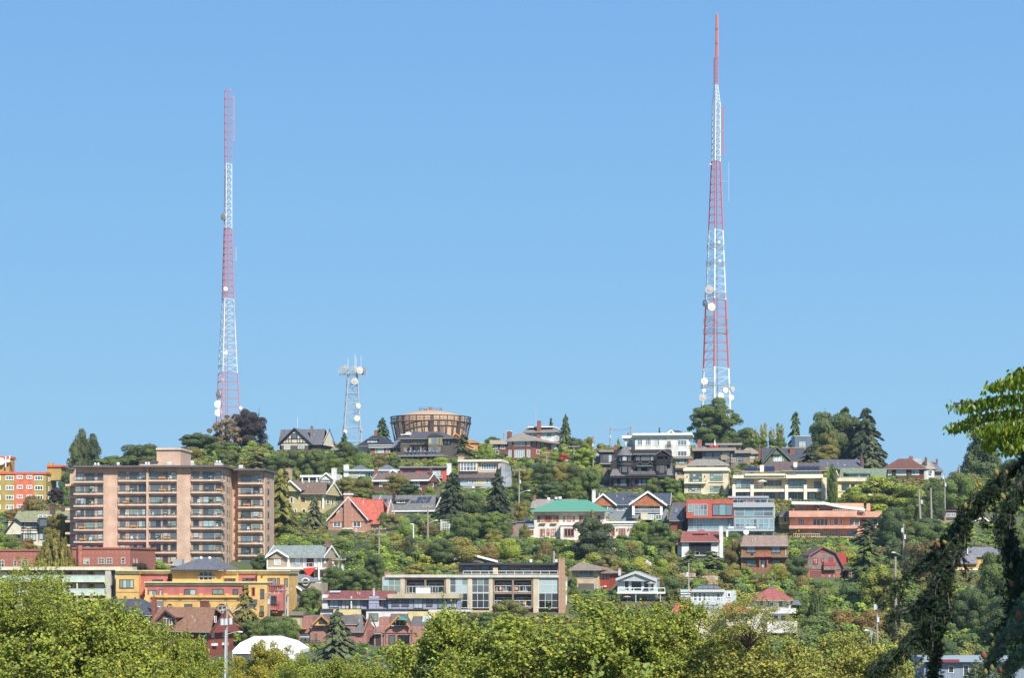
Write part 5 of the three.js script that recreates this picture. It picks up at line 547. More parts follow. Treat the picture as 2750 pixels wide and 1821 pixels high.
{ const b = new B('grey_shed_cottage', 'small blue-grey cottage with two grey roofs below the red sail', 'small blue-grey cottage', 800, 1606, 455, -10);
  const rf = mat('#9a9c9c', 'shingle'), wl = mat('#a8acb0', 'siding'); b.fm = MT.trim; b.base(776, 1560, 822, 1608, wl, 0, -8); b.hip(rf, 771, 833, 1561, 778, 818, 1542, 1, -9, .25); b.gable(rf, 764, 1574, 778, 1561, 812, 1584, mat('#6c6a70', 'siding'), 3.4, -1, .25, MT.trim, .35); b.base(776, 1582, 806, 1608, mat('#77757a', 'siding'), 2.6, -1); b.wins('778 1588 786 1603 1 1;789 1588 798 1604 2 1', 1, 1, 'd', MT.trim, 2.6); { const [x, y] = b.P(826, 1562, .4); const o = mesh('arch_window', new THREE.CylinderGeometry(.85, .85, .3, 18), MT.trim, b.g); o.rotation.x = Math.PI / 2; o.position.set(x - .3, y, .6); mesh('pane', new THREE.CylinderGeometry(.66, .66, .34, 18), GL.dark, o); } b.base(822, 1566, 862, 1600, mat('#b9ac9a', 'stucco'), -.2, -6, 'retaining_wall'); }
{ const b = new B('tan_garage', 'small tan flat-topped garage in the shrubs right of the yellow stucco block', 'small tan garage', 795, 1678, 428, 0, 'garage');
  b.base(778, 1652, 812, 1680, mat('#c9b48c', 'stucco'), 0, -6); b.wall(776, 1644, 815, 1653, mat('#9c8c74', 'stucco'), .5, -6.4, 'roof'); b.wall(782, 1664, 806, 1679, mat('#e0cfa8', 'board'), .08, -.1, 'garage_door'); }
// ---------- lower middle and right ----------
{ // townhouse row with red roof
  const b = new B('lavender_townhouses', 'row of lavender townhouses with dark red roof, black railing and white-yellow base', 'lavender townhouse row', 1000, 1690, 432, -3, 'townhouses');
  const la = mat('#b6b6cc', 'siding'), rd = mat('#a05c54', 'shingle'), tn = mat('#d3c2a0', 'stucco'), ye = mat('#f0dca0', 'stucco'), wh = mat('#f4f0ea', 'stucco'), rl = mat('#3c3c42'); b.fm = mat('#5a5a60'); b.ft = .09;
  b.base(877, 1606, 1043, 1640, la, 0, -10); b.wall(866, 1597, 880, 1638, wh, .6, -10, 'end_wall'); b.side(rd, 868, 1066, 1608, 876, 1062, 1586, wh, 1.2, -11, .3); b.wall(1043, 1599, 1230, 1640, la, .8, -8); b.wall(1041, 1596, 1233, 1607, tn, 2, -9, 'roof'); b.wall(991, 1601, 1018, 1637, la, 1.1, -1, 'stair_bay'); b.chim(1002, 1583, 1007, 1600, MT.greyTrim, .6);
  b.wins('885 1610 910.5 1632 2 1;917 1610 941 1636 2 1;945.5 1610 970 1636 2 1;975.5 1611 988 1628 1 1;1022 1610 1034 1628 1 1', 1, 1, 'c'); b.wins('1052 1608 1072 1629 2 1;1079 1608 1099 1629 2 1;1111 1608 1136 1634 2 1;1145 1607 1162 1629 1 1;1175 1607 1200 1634 2 1;1213 1608 1227 1633 2 1', 1, 1, 'c', undefined, .8); b.panels(883, 1589, 916, 1593, 1, MT.greyTrim, -2.4, -3.8, 'skylight', .2); b.wall(942, 1602, 945.5, 1638, wh, 1, -.1, 'party_wall');
  b.wall(862, 1636, 1265, 1639, mat('#4a4648'), 2.6, -1, 'deck'); b.rail(865, 1620, 1262, 1636, rl, 2.5, 1.6, false, 'deck_railing', .04);
  b.base(861, 1639, 896, 1660, wh, 2, -9); b.base(896, 1637, 970, 1690, ye, 2.7, -9); b.base(970, 1640, 985, 1690, mat('#6a5a54', 'stucco'), 1.4, -9); b.base(984, 1639.5, 1097, 1745, wh, 2.3, -9); b.base(1097, 1642, 1234, 1690, ye, 2.9, -9); b.wall(1151, 1637.5, 1265, 1643, wh, 2.8, -2, 'edge'); b.wins('991 1647 1017 1668.5 2 1;990 1689 1016 1710 2 1;990 1731 1010 1745 2 1', 1, 1, 'c', undefined, 2.3); b.base(1228, 1641, 1316, 1690, mat('#dcc08c', 'stucco'), 2.4, -6); b.wins('1268 1645 1294 1654 3 1;1298 1644 1313 1656 2 1', 1, 1, 'g', undefined, 2.4); const X = b.X(1232, .8); }
{ // modern stone and glass block
  const b = new B('modern_stone_glass_block', 'four-storey modern block of tall glass bays, tan piers, paired balconies and a pink stone chimney', 'modern glass-bay block', 1280, 1665, 446, -3, 'apartment block');
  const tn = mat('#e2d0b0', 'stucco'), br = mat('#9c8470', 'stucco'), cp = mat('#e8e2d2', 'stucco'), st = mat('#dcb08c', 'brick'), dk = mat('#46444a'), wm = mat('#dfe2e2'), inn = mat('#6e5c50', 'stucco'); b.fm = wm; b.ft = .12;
  b.base(1028, 1550, 1518, 1668, tn, -1.6, -20); b.wall(1036, 1544, 1500, 1551, cp, .6, -20.4, 'parapet');
  const glassBay = (x0, x1, y0, y1, n, rows) => { const h = (y1 - y0) / rows; for (let i = 0; i < rows; i++) b.win(x0, y0 + h * i, x1, y0 + h * (i + 1) - .6, n, 2, i % 2 ? 'd' : 'g', wm, .02); b.wall(x0, y0, x1, y1, dk, 0, -1.7, 'bay'); };
  glassBay(1028, 1076, 1551, 1594, 3, 1); glassBay(1208, 1257, 1551, 1634, 3, 2); glassBay(1267, 1314, 1551, 1634, 3, 2); glassBay(1446, 1500, 1551, 1634, 3, 2);
  for (const [x0, x1] of [[1076, 1087], [1198, 1208], [1257, 1267], [1314, 1323], [1432, 1446]]) b.base(x0, 1551, x1, 1665, tn, .25, -1.7, 'pier');
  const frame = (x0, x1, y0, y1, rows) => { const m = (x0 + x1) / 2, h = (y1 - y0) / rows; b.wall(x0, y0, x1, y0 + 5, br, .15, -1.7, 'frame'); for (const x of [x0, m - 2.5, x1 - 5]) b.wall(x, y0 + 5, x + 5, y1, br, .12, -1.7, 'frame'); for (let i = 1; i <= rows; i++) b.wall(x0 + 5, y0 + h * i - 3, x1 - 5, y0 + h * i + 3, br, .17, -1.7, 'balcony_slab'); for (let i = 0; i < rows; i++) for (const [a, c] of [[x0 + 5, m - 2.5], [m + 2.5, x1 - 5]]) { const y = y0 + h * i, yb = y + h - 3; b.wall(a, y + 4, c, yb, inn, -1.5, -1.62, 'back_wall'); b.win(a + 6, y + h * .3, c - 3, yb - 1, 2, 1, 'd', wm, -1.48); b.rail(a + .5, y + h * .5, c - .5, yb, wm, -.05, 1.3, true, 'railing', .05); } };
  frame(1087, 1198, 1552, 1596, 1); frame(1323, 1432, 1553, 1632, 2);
  for (const x of [1117, 1137]) b.wall(x, 1578.5, x + 19, 1594, MT.trim, .5, .2, 'banner'); b.chim(1500, 1502, 1517, 1650, st, .6); b.base(1500, 1520, 1517, 1665, st, .58, -1.5, 'chimney_base'); const X = b.X(1518, -1.6); for (const z of [-4.6, -9.4]) for (const y of [1562, 1600]) b.swin(X, z - 1.6, z, y, y + 26, 1, 2, 'd'); b.chim(1033, 1538, 1050, 1550, mat('#c9a890', 'brick'), -3);
  // penthouse
  b.wall(1232, 1516, 1497, 1545, mat('#6f625a', 'stucco'), -3, -18, 'penthouse'); b.wall(1225, 1512, 1501, 1517, dk, -1.4, -18.6, 'penthouse_roof'); b.wins('1246 1521 1274 1541 1 1;1290 1518 1314 1541 1 1;1316 1518 1340 1541 1 1;1342 1518 1366 1541 1 1;1395 1524 1426 1541 3 1;1444 1523 1482 1541 4 1', 1, 1, 'd', MT.bronze, -3); b.rail(1244, 1533, 1498, 1542, MT.trim, .4, 1.8, true); b.wall(1324, 1525, 1337, 1542, mat('#d8b890'), -1.8, -2.4, 'screen'); for (const [px, r] of [[1425, .32], [1493, .3]]) { const [x, y] = b.P(px, 1511, -6); mesh('roof_vent', new THREE.CylinderGeometry(r, r, .6, 12), MT.trim, b.g).position.set(x, y + .4, -6); } b.cyl('roof_pipe', 1487, 1480, 1513, .22, mat('#b0a8a0'), -8);
  const at = (px, py, z) => { const [x, y] = b.P(px, py, z); return b.g.localToWorld(V(x, y, z)); };
  for (const [px, py, l] of [[1345, 1589, 'lower left'], [1392, 1589, 'upper right'], [1352, 1626, 'bottom left']].slice(0, 3)) {} 
  for (const [px, py, hex, l] of [[1346, 1586, '#d88a50', 'orange chair on the upper left balcony of the paired balconies beside the stone chimney'], [1388, 1586, '#e8a070', 'peach chair on the upper right balcony of the paired balconies beside the stone chimney'], [1354, 1629, '#c89868', 'tan chair on the lower left balcony of the paired balconies beside the stone chimney'], [1410, 1629, '#e0a468', 'amber chair on the lower right balcony of the paired balconies beside the stone chimney']]) { const t = thing('balcony_chair', l, 'chair', at(px, py + (py < 1600 ? 3.4 : 0), -.8), .3), m = mat(hex); mesh('seat', boxG(-.35, .35, .38, .46, -.3, .3), m, t); mesh('backrest', boxG(-.35, .35, .46, 1, -.32, -.25), m, t); for (const [a, c] of [[-.3, -.26], [.3, -.26], [-.3, .26], [.3, .26]]) mesh('leg', boxG(a - .03, a + .03, 0, .38, c - .03, c + .03), m, t); } }
{ const b = new B('white_eave_house', 'house with a broad white-edged gable roof and window band above the modern glass block', 'white-eaved house', 1265, 1540, 500, -2);
  b.fm = MT.trim; b.ft = .12; b.base(1232, 1500, 1318, 1545, mat('#8f8880', 'siding'), 0, -10); b.gable(mat('#a7a49c', 'shingle'), 1219, 1500, 1265, 1487, 1337, 1506, mat('#77736e', 'siding'), 2, -11, .28, MT.trim, .45); b.win(1249, 1498.5, 1290, 1510, 3, 1, 'b'); b.win(1233, 1501, 1245, 1512, 2, 1, 'd'); b.wall(1288, 1501, 1296, 1540, MT.trim, .5, -.1, 'column'); b.win(1299, 1502, 1314, 1514, 2, 1, 'b'); b.wall(1230, 1511, 1300, 1514, mat('#cdb08c'), 1.2, -.1, 'balcony'); b.chim(1247, 1481, 1253, 1490, mat('#9a6a5a', 'brick'), -3); }
{ const b = new B('grey_porch_cottage', 'low cottage with a grey roof and cream eaves left of the white-eaved house', 'low cream-eaved cottage', 1185, 1546, 498, -4);
  b.fm = MT.trim; b.base(1162, 1532, 1240, 1550, mat('#cbb090', 'stucco'), 0, -8); b.side(mat('#a3a298', 'shingle'), 1156, 1214, 1533, 1164, 1212, 1520, mat('#cbb090', 'stucco'), 1, -7, .25, MT.cream); b.hip(MT.trim, 1206, 1242, 1527, 1220, 1232, 1519, .8, -6, .2, 'porch_roof'); b.wins('1168 1534 1180 1543 2 1;1200 1533 1209 1543 1 1', 1, 1, 'd'); b.wall(1210, 1528, 1238, 1545, mat('#dcbc94', 'stucco'), .4, -3, 'wall'); }
{ const b = new B('brick_dormer_townhouse', 'pink brick townhouse with orange-trimmed gable dormer and dark deck behind the front spruce', 'pink brick townhouse behind the front spruce', 880, 1760, 416, -10, 'townhouse');
  const br = mat('#d0978a', 'brick'), rf = mat('#7c746e', 'shingle'), og = mat('#c98a4c'), tn = mat('#d0b184', 'stucco'); b.fm = MT.bronze; b.ft = .1; b.base(802, 1690, 955, 1735, br, 0, -11); b.base(816, 1654, 840, 1692, br, -.5, -9); b.wall(840, 1672, 955, 1692, br, -.4, -8); b.hip(rf, 838, 960, 1674, 850, 950, 1651, -.2, -9, .25); b.gable(rf, 838, 1676, 864, 1650, 890, 1674, mat('#e8c27c', 'stucco'), 1.6, -5, .2, og, .45); { const [x, y] = b.P(868, 1666, 1.1); const sh = new THREE.Shape(); sh.moveTo(-.8, -.7); sh.lineTo(.8, -.7); sh.lineTo(.8, 0); sh.lineTo(0, .9); sh.lineTo(-.8, 0); mesh('window', uvBox(new THREE.ExtrudeGeometry(sh, { depth: .08, bevelEnabled: false })), GL.dark, b.g).position.set(x, y, 1.12); }
  b.side(mat('#8a827c', 'shingle'), 940, 978, 1696, 945, 974, 1650, br, .6, -10, .3, mat('#7a5a48')); b.base(952, 1692, 986, 1760, br, -.2, -9); b.wall(798, 1685, 822, 1690, og, .9, -.1, 'canopy'); b.win(809, 1700, 834, 1727, 2, 1, 'b'); b.win(844, 1700, 855, 1729, 1, 1, 'b', mat('#d08a50')); b.wall(798, 1727, 862, 1733, mat('#6a5c54'), 2.2, -.1, 'deck'); b.rail(800, 1719, 860, 1727, MT.dkmetal, 2, .7); b.base(808, 1733, 960, 1800, tn, .2, -9); b.wins('821 1735 827 1760 1 1;843 1736 850 1758 1 1;832 1776 842 1800 1 1', 1, 1, 'k', MT.bronze, .2); b.wall(780, 1709.5, 831, 1711.5, MT.trim, 2.4, 2.2, 'flag_pole'); const o = b.cyl('lamp_post', 833, 1690, 1728, .06, MT.dkmetal, 2.2); const [lx, ly] = b.P(833, 1689, 2.2); mesh('lamp_globe', new THREE.SphereGeometry(.22, 10, 8), MT.dkmetal, b.g).position.set(lx, ly, 2.2); b.panels(935, 1663, 949, 1671, 2, GL.blue, -1.5, -3, 'skylight', .2); }
{ const b = new B('brick_umbrella_townhouse', 'pink brick townhouse with a gabled roof terrace holding a green umbrella', 'pink brick townhouse with the green umbrella', 1060, 1760, 412, -4, 'townhouse');
  const br = mat('#d0978a', 'brick'), rf = mat('#7c746e', 'shingle'), og = mat('#c98a4c'); b.fm = MT.bronze; b.ft = .1; b.base(1005, 1688, 1108, 1790, br, 0, -10); b.base(1018, 1658, 1046, 1690, br, -.4, -8); b.wall(1010, 1684, 1108, 1700, br, .2, -4); b.hip(rf, 1040, 1100, 1682, 1050, 1092, 1648, -2, -9, .25); b.gable(rf, 1043, 1681, 1070, 1651, 1102, 1682, undefined, 1, -4, .2, og, .45); for (const x of [1061, 1072]) b.wall(x, 1664, x + 3, 1682, og, .6, .3, 'post'); b.wall(1050, 1679, 1098, 1682, MT.greyTrim, .8, .5, 'rail'); b.win(1052, 1667, 1094, 1681, 4, 1, 'd', undefined, -1.2); b.side(rf, 1004, 1026, 1700, 1016, 1026, 1689, undefined, .8, -3, .2); b.win(1010, 1706, 1024, 1738, 1, 1, 'd'); b.win(1044, 1705, 1062, 1730, 1, 1, 'd'); b.win(1068, 1705, 1100, 1730, 2, 1, 'd'); b.hip(rf, 1100, 1170, 1682, 1110, 1160, 1655, -1, -9, .25); b.base(1100, 1682, 1166, 1790, br, -.6, -9); b.panels(1133, 1659, 1157, 1674, 3, GL.pale, -2.6, -4.2, 'skylight', .3);
  for (const x of [1036, 1105]) { b.cyl('lamp_post', x, 1696, 1730, .06, MT.dkmetal, 1); const [lx, ly] = b.P(x, 1694, 1); mesh('lamp_globe', new THREE.SphereGeometry(.2, 10, 8), MT.dkmetal, b.g).position.set(lx, ly, 1); }
  const [x, y] = b.P(1081, 1679, 1.4); const p = thing('parasol', 'open green parasol on the roof terrace of the pink brick townhouse', 'parasol', b.g.localToWorld(V(x, y, 1.4))); mesh('pole', new THREE.CylinderGeometry(.04, .04, 1.6, 8), MT.wood, p).position.y = .7; mesh('canopy', new THREE.ConeGeometry(1.3, .7, 8), mat('#4c9078'), p).position.y = 1.35; for (const [px, hex, c] of [[1086, '#5868a0', 'blue'], [1078, '#8a4a3a', 'brown']]) { const [cx, cy] = b.P(px, 1680, .9); const s = thing('terrace_chair', c + ' chair under the green parasol on the pink brick townhouse', 'chair', b.g.localToWorld(V(cx, cy, .9))); mesh('seat', boxG(-.22, .22, .3, .36, -.2, .2), mat(hex), s); mesh('backrest', boxG(-.22, .22, .36, .8, -.22, -.17), mat(hex), s); for (const a of [-.18, .18]) mesh('leg', boxG(a - .03, a + .03, 0, .3, -.2, .2), mat(hex), s); } }
{ // marquee tent
  const b = new B('marquee_tent', 'large white peaked marquee tent with a dark side panel at lower left of centre', 'white marquee tent', 700, 1790, 398, -4, 'tent');
  const cl = mat('#ffffff', '', { r: .7, k: .88 }), dk = mat('#5a5c62', 'stucco'); const z0 = 1, z1 = -10; const p = (px, py, z) => { const [x, y] = b.P(px, py, z); return V(x, y, z); };
  const zm = -4.5, L = p(683, 1709, zm), Rr = p(753, 1708, zm), a = p(624.7, 1755, z0), c = p(806, 1755, z0), m0 = p(645, 1724, -2), m1 = p(792, 1722, -2), bk = p(624.7, 1755, z1), ck = p(806, 1755, z1);
  const q = (px, py) => { const v = p(px, py, z0); return [v, V(v.x, v.y, z1)]; }; mesh('canopy', hull([L, Rr, V(L.x, L.y, zm - 1), V(Rr.x, Rr.y, zm - 1), ...[[646, 1726], [786, 1722]].flatMap(([u, w]) => { const k = p(u, w, -1.6); return [k, V(k.x, k.y, -7.4)]; }), ...q(624.7, 1748), ...q(806, 1745), ...q(626, 1756), ...q(805, 1756)]), cl, b.g); b.wall(625.5, 1755, 676, 1800, dk, z0 - .2, z0 - .4, 'side_panel', undefined, 3); b.wall(676, 1755, 806, 1800, cl, z0 - .15, z0 - .35, 'side_panel', undefined, 3); for (const x of [625, 676, 720, 762, 804]) b.wall(x, 1755, x + 1.6, 1800, MT.greyTrim, z0 - .02, z0 - .18, 'pole', undefined, 2); }
{ const b = new B('red_wing_cube_house', 'beige house with tan hip roof and rust-red side wing beside the stone chimney', 'rust-red-winged beige house', 1575, 1635, 470, -14);
  const bg = mat('#e2cba4', 'stucco'), rd = mat('#b8503a', 'board'), rf = mat('#b09a84', 'shingle'); b.fm = MT.greyTrim; b.ft = .12; b.base(1536, 1528, 1608, 1645, bg, 0, -10); b.hip(rf, 1527, 1615, 1528, 1556, 1566, 1511, 1.4, -11.5, .3); b.win(1553.5, 1529, 1594.5, 1552, 3, 1, 'b'); b.wall(1553.5, 1567, 1594.5, 1596, mat('#78706c', 'board'), .1, -.1, 'shutter_panel'); b.win(1599, 1567, 1603, 1600, 1, 1, 'd'); b.wall(1548, 1528, 1551, 1645, mat('#cdb48c'), .1, 0, 'downpipe'); b.base(1606, 1535, 1638, 1605, rd, -1, -14); b.hip(rf, 1604, 1644, 1537, 1612, 1634, 1530, .2, -15, .25, 'wing_roof'); b.base(1606, 1598, 1636, 1640, bg, -.6, -13); b.wins('1611 1538 1618 1554 1 1;1622 1539 1636 1554 3 1;1611.5 1575 1618 1593 1 1', 1, 1, 'd', undefined, -1); b.wall(1621, 1573, 1627, 1576, MT.trim, .1, -.6, 'lamp'); }
{ const b = new B('white_balcony_house', 'pale grey house with white gable trim, dark windows and a white railed balcony', 'white-balconied gable house', 1710, 1650, 458, -7);
  const wl = mat('#c9d2d2', 'siding'), rf = mat('#a9b2a8', 'shingle'); b.fm = mat('#cfd8dc'); b.ft = .16; b.base(1658, 1552, 1763, 1655, wl, 0, -12); b.gable(rf, 1653, 1554, 1707, 1534, 1764, 1557, wl, 1.6, -13, .28, MT.greyTrim, .5); b.win(1675, 1555, 1690, 1588, 1, 1, 'k'); b.win(1693, 1555, 1724.5, 1588, 1, 1, 'k'); b.win(1727, 1556, 1743, 1588, 1, 1, 'k'); b.win(1745, 1558, 1757, 1588, 1, 1, 'd'); b.wall(1656, 1591, 1785, 1594.5, MT.trim, 3, -.1, 'balcony'); b.rail(1660, 1578, 1785, 1591, MT.trim, 2.8, 1.8, true, 'railing', .08); for (const x of [1661, 1706, 1772]) b.wall(x, 1594, x + 2, 1640, MT.greyTrim, 2.8, 2.5, 'post'); b.wins('1672 1599 1700 1618 2 1;1704 1599 1740 1618 2 1', 1, 1, 'd'); b.chim(1660, 1530, 1667, 1546, MT.greyTrim, -4);
  const [x, y] = b.P(1748, 1590.6, 1.4); const p = thing('parasol', 'grey parasol on the railed balcony of the pale grey gable house', 'parasol', b.g.localToWorld(V(x, y, 1.4))); mesh('pole', new THREE.CylinderGeometry(.04, .04, 2.2, 8), MT.greyTrim, p).position.y = 1.1; mesh('canopy', new THREE.ConeGeometry(1.1, .45, 8), mat('#b5aca0'), p).position.y = 2.1; const [x2, y2] = b.P(1684, 1612, 2); const q = thing('parasol', 'tan parasol under the balcony of the pale grey gable house', 'parasol', b.g.localToWorld(V(x2, y2 - .6, 2))); mesh('pole', new THREE.CylinderGeometry(.04, .04, 1.6, 8), MT.greyTrim, q).position.y = .8; mesh('canopy', new THREE.ConeGeometry(1, .4, 8), mat('#e0c49c'), q).position.y = 1.5; }
{ const b = new B('red_tile_white_house', 'white house with a wavy red tile roof and wide dark opening on the right slope', 'red-tiled white house', 1880, 1512, 506, -6);
  const wl = mat('#f8f6f0', 'stucco'), rf = mat('#c4786c', 'shingle'); b.fm = MT.bronze; b.ft = .12; b.base(1830, 1452, 1931, 1515, wl, 0, -9); { const q = b.side(rf, 1826, 1933, 1454, 1832, 1931, 1428, wl, .9, -9.8, .3); const g = []; for (let i = 0; i < 40; i++) { const x = q.a + (q.b - q.a) * (i + .5) / 40; g.push(barG(V(x, q.y0 + .03, .9), V(q.a + .6 + (q.b - q.a - 1) * (i + .5) / 40, q.y1 + .03, q.zr), .09, .09, 5)); } const o = mesh('tile_ribs', mrg(g), rf, b.g); o.userData.kind = 'stuff'; }
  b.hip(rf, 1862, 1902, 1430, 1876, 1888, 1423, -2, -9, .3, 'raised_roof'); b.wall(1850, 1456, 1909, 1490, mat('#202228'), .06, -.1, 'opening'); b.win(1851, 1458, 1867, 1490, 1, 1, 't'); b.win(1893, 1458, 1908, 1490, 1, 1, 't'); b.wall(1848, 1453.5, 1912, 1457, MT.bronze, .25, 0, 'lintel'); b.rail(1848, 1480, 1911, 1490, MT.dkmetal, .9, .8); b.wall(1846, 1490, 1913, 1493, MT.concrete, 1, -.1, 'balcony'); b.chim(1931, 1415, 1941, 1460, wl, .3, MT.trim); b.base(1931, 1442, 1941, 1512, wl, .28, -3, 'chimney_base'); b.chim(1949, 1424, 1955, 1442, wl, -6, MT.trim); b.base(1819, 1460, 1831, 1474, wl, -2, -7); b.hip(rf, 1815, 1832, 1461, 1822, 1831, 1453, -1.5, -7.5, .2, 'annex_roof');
  const [x, y] = b.P(1872, 1490, .5); const t = thing('garden_table', 'white table in the wide opening of the red-tiled white house', 'table', b.g.localToWorld(V(x, y, .55))); mesh('tabletop', boxG(-.6, .6, .68, .76, -.3, .3), MT.trim, t); for (const a of [-.5, .5]) mesh('leg', boxG(a - .04, a + .04, 0, .68, -.2, .2), MT.trim, t); }
{ const b = new B('orange_brick_cottage', 'square orange-brown brick house with a tan roof and patterned brick panel', 'orange-brown brick house', 2055, 1535, 488, -4);
  const br = mat('#b8835c', 'brick'), rf = mat('#b39684', 'shingle'); b.fm = MT.bronze; b.ft = .1; b.base(1992, 1463, 2113, 1542, br, 0, -10); b.side(rf, 1988, 2117, 1465, 1995, 2113, 1438, br, .8, -10.8, .3, mat('#9a8070')); b.wins('2004 1466 2028.5 1484.5 2 1;2070.5 1466 2095 1485 2 1;2003 1504 2030 1521 1 1;2070 1504 2096 1514 1 1', 1, 1, 'b'); b.wall(1988, 1492, 2116, 1497, mat('#8a7868'), 1.4, -.1, 'awning'); b.hip(mat('#b8685a', 'shingle'), 2028, 2072, 1494, 2044, 2056, 1486, 1.7, -.5, .2, 'porch_roof'); b.win(2043, 1503, 2056, 1525, 1, 1, 'g'); b.wall(2038, 1499, 2042, 1528, br, 1, 0, 'pier'); b.wall(2058, 1499, 2062, 1528, br, 1, 0, 'pier'); for (let r = 0; r < 4; r++) for (let i = 0; i < 7; i++) b.wall(2035 + i * 4.2, 1466 + r * 4, 2037 + i * 4.2, 1467.6 + r * 4, mat('#c8905c'), .14, 0, 'brick'); b.wall(2018, 1484.5, 2023, 1489, MT.bronze, .5, 0, 'air_conditioner'); b.wall(1990, 1463, 1994, 1540, mat('#9a7a60'), .15, -.1, 'corner'); b.wall(2108, 1466, 2110, 1496, mat('#d0c8b8'), .15, 0, 'downpipe'); b.base(2014, 1524, 2070, 1545, mat('#b07c5c', 'brick'), 2, -.1, 'terrace_wall'); }
{ // barn-roofed house
  const b = new B('gambrel_shingle_house', 'weathered grey shingle house with a barn-shaped gambrel roof and red-trimmed windows', 'gambrel shingle house', 2210, 1560, 482, 3);
  const wl = mat('#a08c84', 'shingle'), rf = mat('#86706a', 'shingle'), rd = mat('#b84a44'), br = mat('#c09074', 'brick'); b.fm = rd; b.ft = .2;
  const prof = [[2156, 1524], [2173, 1491], [2208.6, 1467.4], [2245, 1484], [2268, 1527]].map(([x, y]) => b.P(x, y, .6)); const base = [[2162, 1528], [2262, 1528]].map(([x, y]) => b.P(x, y, .2));
  for (let i = 0; i < 4; i++) { const p = prof[i], q = prof[i + 1]; mesh('roof', b.slab(V(p[0], p[1], .7), V(q[0], q[1], .7), V(q[0], q[1], -11), V(p[0], p[1], -11), .3), rf, b.g); mesh('bargeboard', b.slab(V(p[0], p[1] + .04, .8), V(q[0], q[1] + .04, .8), V(q[0], q[1] + .04, .68), V(p[0], p[1] + .04, .68), .2), mat('#a8665a'), b.g); }
  const k = .92, c0 = prof[2], gp = prof.map((p) => V(c0[0] + (p[0] - c0[0]) * k, p[1] - .3, .15)); mesh('gable', hull([...gp, ...gp.map((p) => V(p.x, p.y, -.2)), V(gp[0].x, base[0][1], .15), V(gp[4].x, base[1][1], .15)]), wl, b.g); mesh('wall', boxG(gp[0].x, gp[4].x, base[0][1] - 6.5, base[0][1] + .2, -10, 0), br, b.g);
  b.win(2182, 1498, 2195.5, 1515, 2, 2, 'p', undefined, .16); b.win(2204, 1498, 2212, 1510, 1, 2, 'p', undefined, .16); b.win(2225, 1497, 2237, 1512, 1, 2, 'p', undefined, .16); b.wall(2211, 1511, 2244, 1519, rd, 1.1, .15, 'balcony_front'); b.wall(2211, 1519, 2244, 1531, wl, 1, .15, 'balcony'); { const [x, y] = b.P(2208, 1484, .2); const g = new THREE.CircleGeometry(.55, 14, 0, Math.PI); mesh('fan_window', g, rd, b.g).position.set(x, y, .2); } b.win(2175, 1533, 2204.5, 1553, 4, 2, 'n', rd, .02); b.win(2216, 1532, 2243.5, 1553, 4, 2, 'c', rd, .02);
  b.wall(2262, 1530, 2288, 1534, rf, 1, -5, 'porch_roof'); for (const x of [2284]) b.wall(x, 1534, x + 2, 1560, MT.greyTrim, .8, .5, 'porch_post'); b.wall(2262, 1534, 2286, 1562, mat('#584a48', 'board'), -2, -6, 'porch_wall'); b.win(2268, 1538, 2280, 1556, 2, 1, 'd', rd, -1.98); const [px, py] = b.P(2262, 1500, -3); b.box('side_dormer', px - 2.4, px + .6, py - 1.4, py + 1.2, -6, -2, rd); b.wall(2157, 1510, 2163, 1530, br, .4, -2, 'chimney'); }
{ const b = new B('solar_roof_bungalow', 'white low house with a grey pyramid roof, skylight row and glass front behind the leaves', 'white skylight-row house', 1895, 1640, 440, -4);
  const wl = mat('#dfe3e4', 'siding'); b.fm = MT.trim; b.ft = .14; b.base(1850, 1588, 1942, 1645, wl, 0, -11); b.wall(1848, 1583.5, 1946, 1590, mat('#d6d4c8'), 1, -11.5, 'fascia'); b.hip(mat('#7a7a80', 'shingle'), 1852, 1944, 1584, 1890, 1910, 1571, .7, -11, .1); b.panels(1872, 1578, 1930, 1583.5, 4, GL.blue, -.2, -2.2, 'skylight', .25); b.wins('1861 1591 1872 1615 1 1;1873.5 1591 1884 1616 1 1;1886 1592 1896 1615 1 1;1897 1592 1908 1615 1 1;1910 1591 1920 1616 1 1;1922 1592 1934 1615 1 1', 1, 1, 'n'); b.rail(1858, 1604, 1942, 1617, MT.trim, 1.6, 1.1, true); b.wall(1940, 1587, 1976, 1625, wl, -2, -9); b.win(1952, 1592, 1962, 1604, 1, 1, 'd', MT.trim, -2); b.wall(1827, 1584, 1854, 1590, mat('#c5d8e0'), .9, -5, 'annex_roof'); b.base(1829, 1590, 1852, 1625, wl, .4, -5); for (const y of [1593, 1600, 1608]) b.wall(1827, y, 1853, y + 2.4, MT.trim, 1, .4, 'blind'); }
{ const b = new B('red_hip_white_house', 'white house with a red hip roof and curved white balcony seen through the leaves', 'red hip-roofed white house', 2075, 1690, 424, -4);
  const rd = mat('#c87068', 'shingle'), wl = mat('#f6f4ee', 'stucco'); b.fm = MT.trim; b.ft = .14; b.base(2026, 1607, 2120, 1700, wl, 0, -12); b.hip(rd, 2016, 2130, 1609, 2066, 2076, 1578, 1.4, -13, .3); b.wall(2064, 1575.5, 2078, 1581, MT.greyRoof, -5, -6.6, 'roof_cap'); b.wins('2028 1611 2050 1630 2 1;2054 1611 2078 1632 2 1;2088 1611 2116 1632 2 1', 1, 1, 'b'); b.wall(2058, 1634, 2137, 1648, wl, 2.2, -1, 'balcony'); b.wins('2062 1651 2090 1668 2 1;2094 1651 2112 1668 1 1', 1, 1, 'd'); b.wall(2000, 1630, 2030, 1690, wl, .6, -6); b.wall(2117, 1607, 2122, 1640, wl, .5, -1, 'post'); b.wall(2060, 1668, 2140, 1700, wl, 2, -1, 'lower_balcony'); b.hip(mat('#8e9098', 'shingle'), 2126, 2150, 1622, 2132, 2144, 1612, -2, -9, .2, 'rear_roof'); }
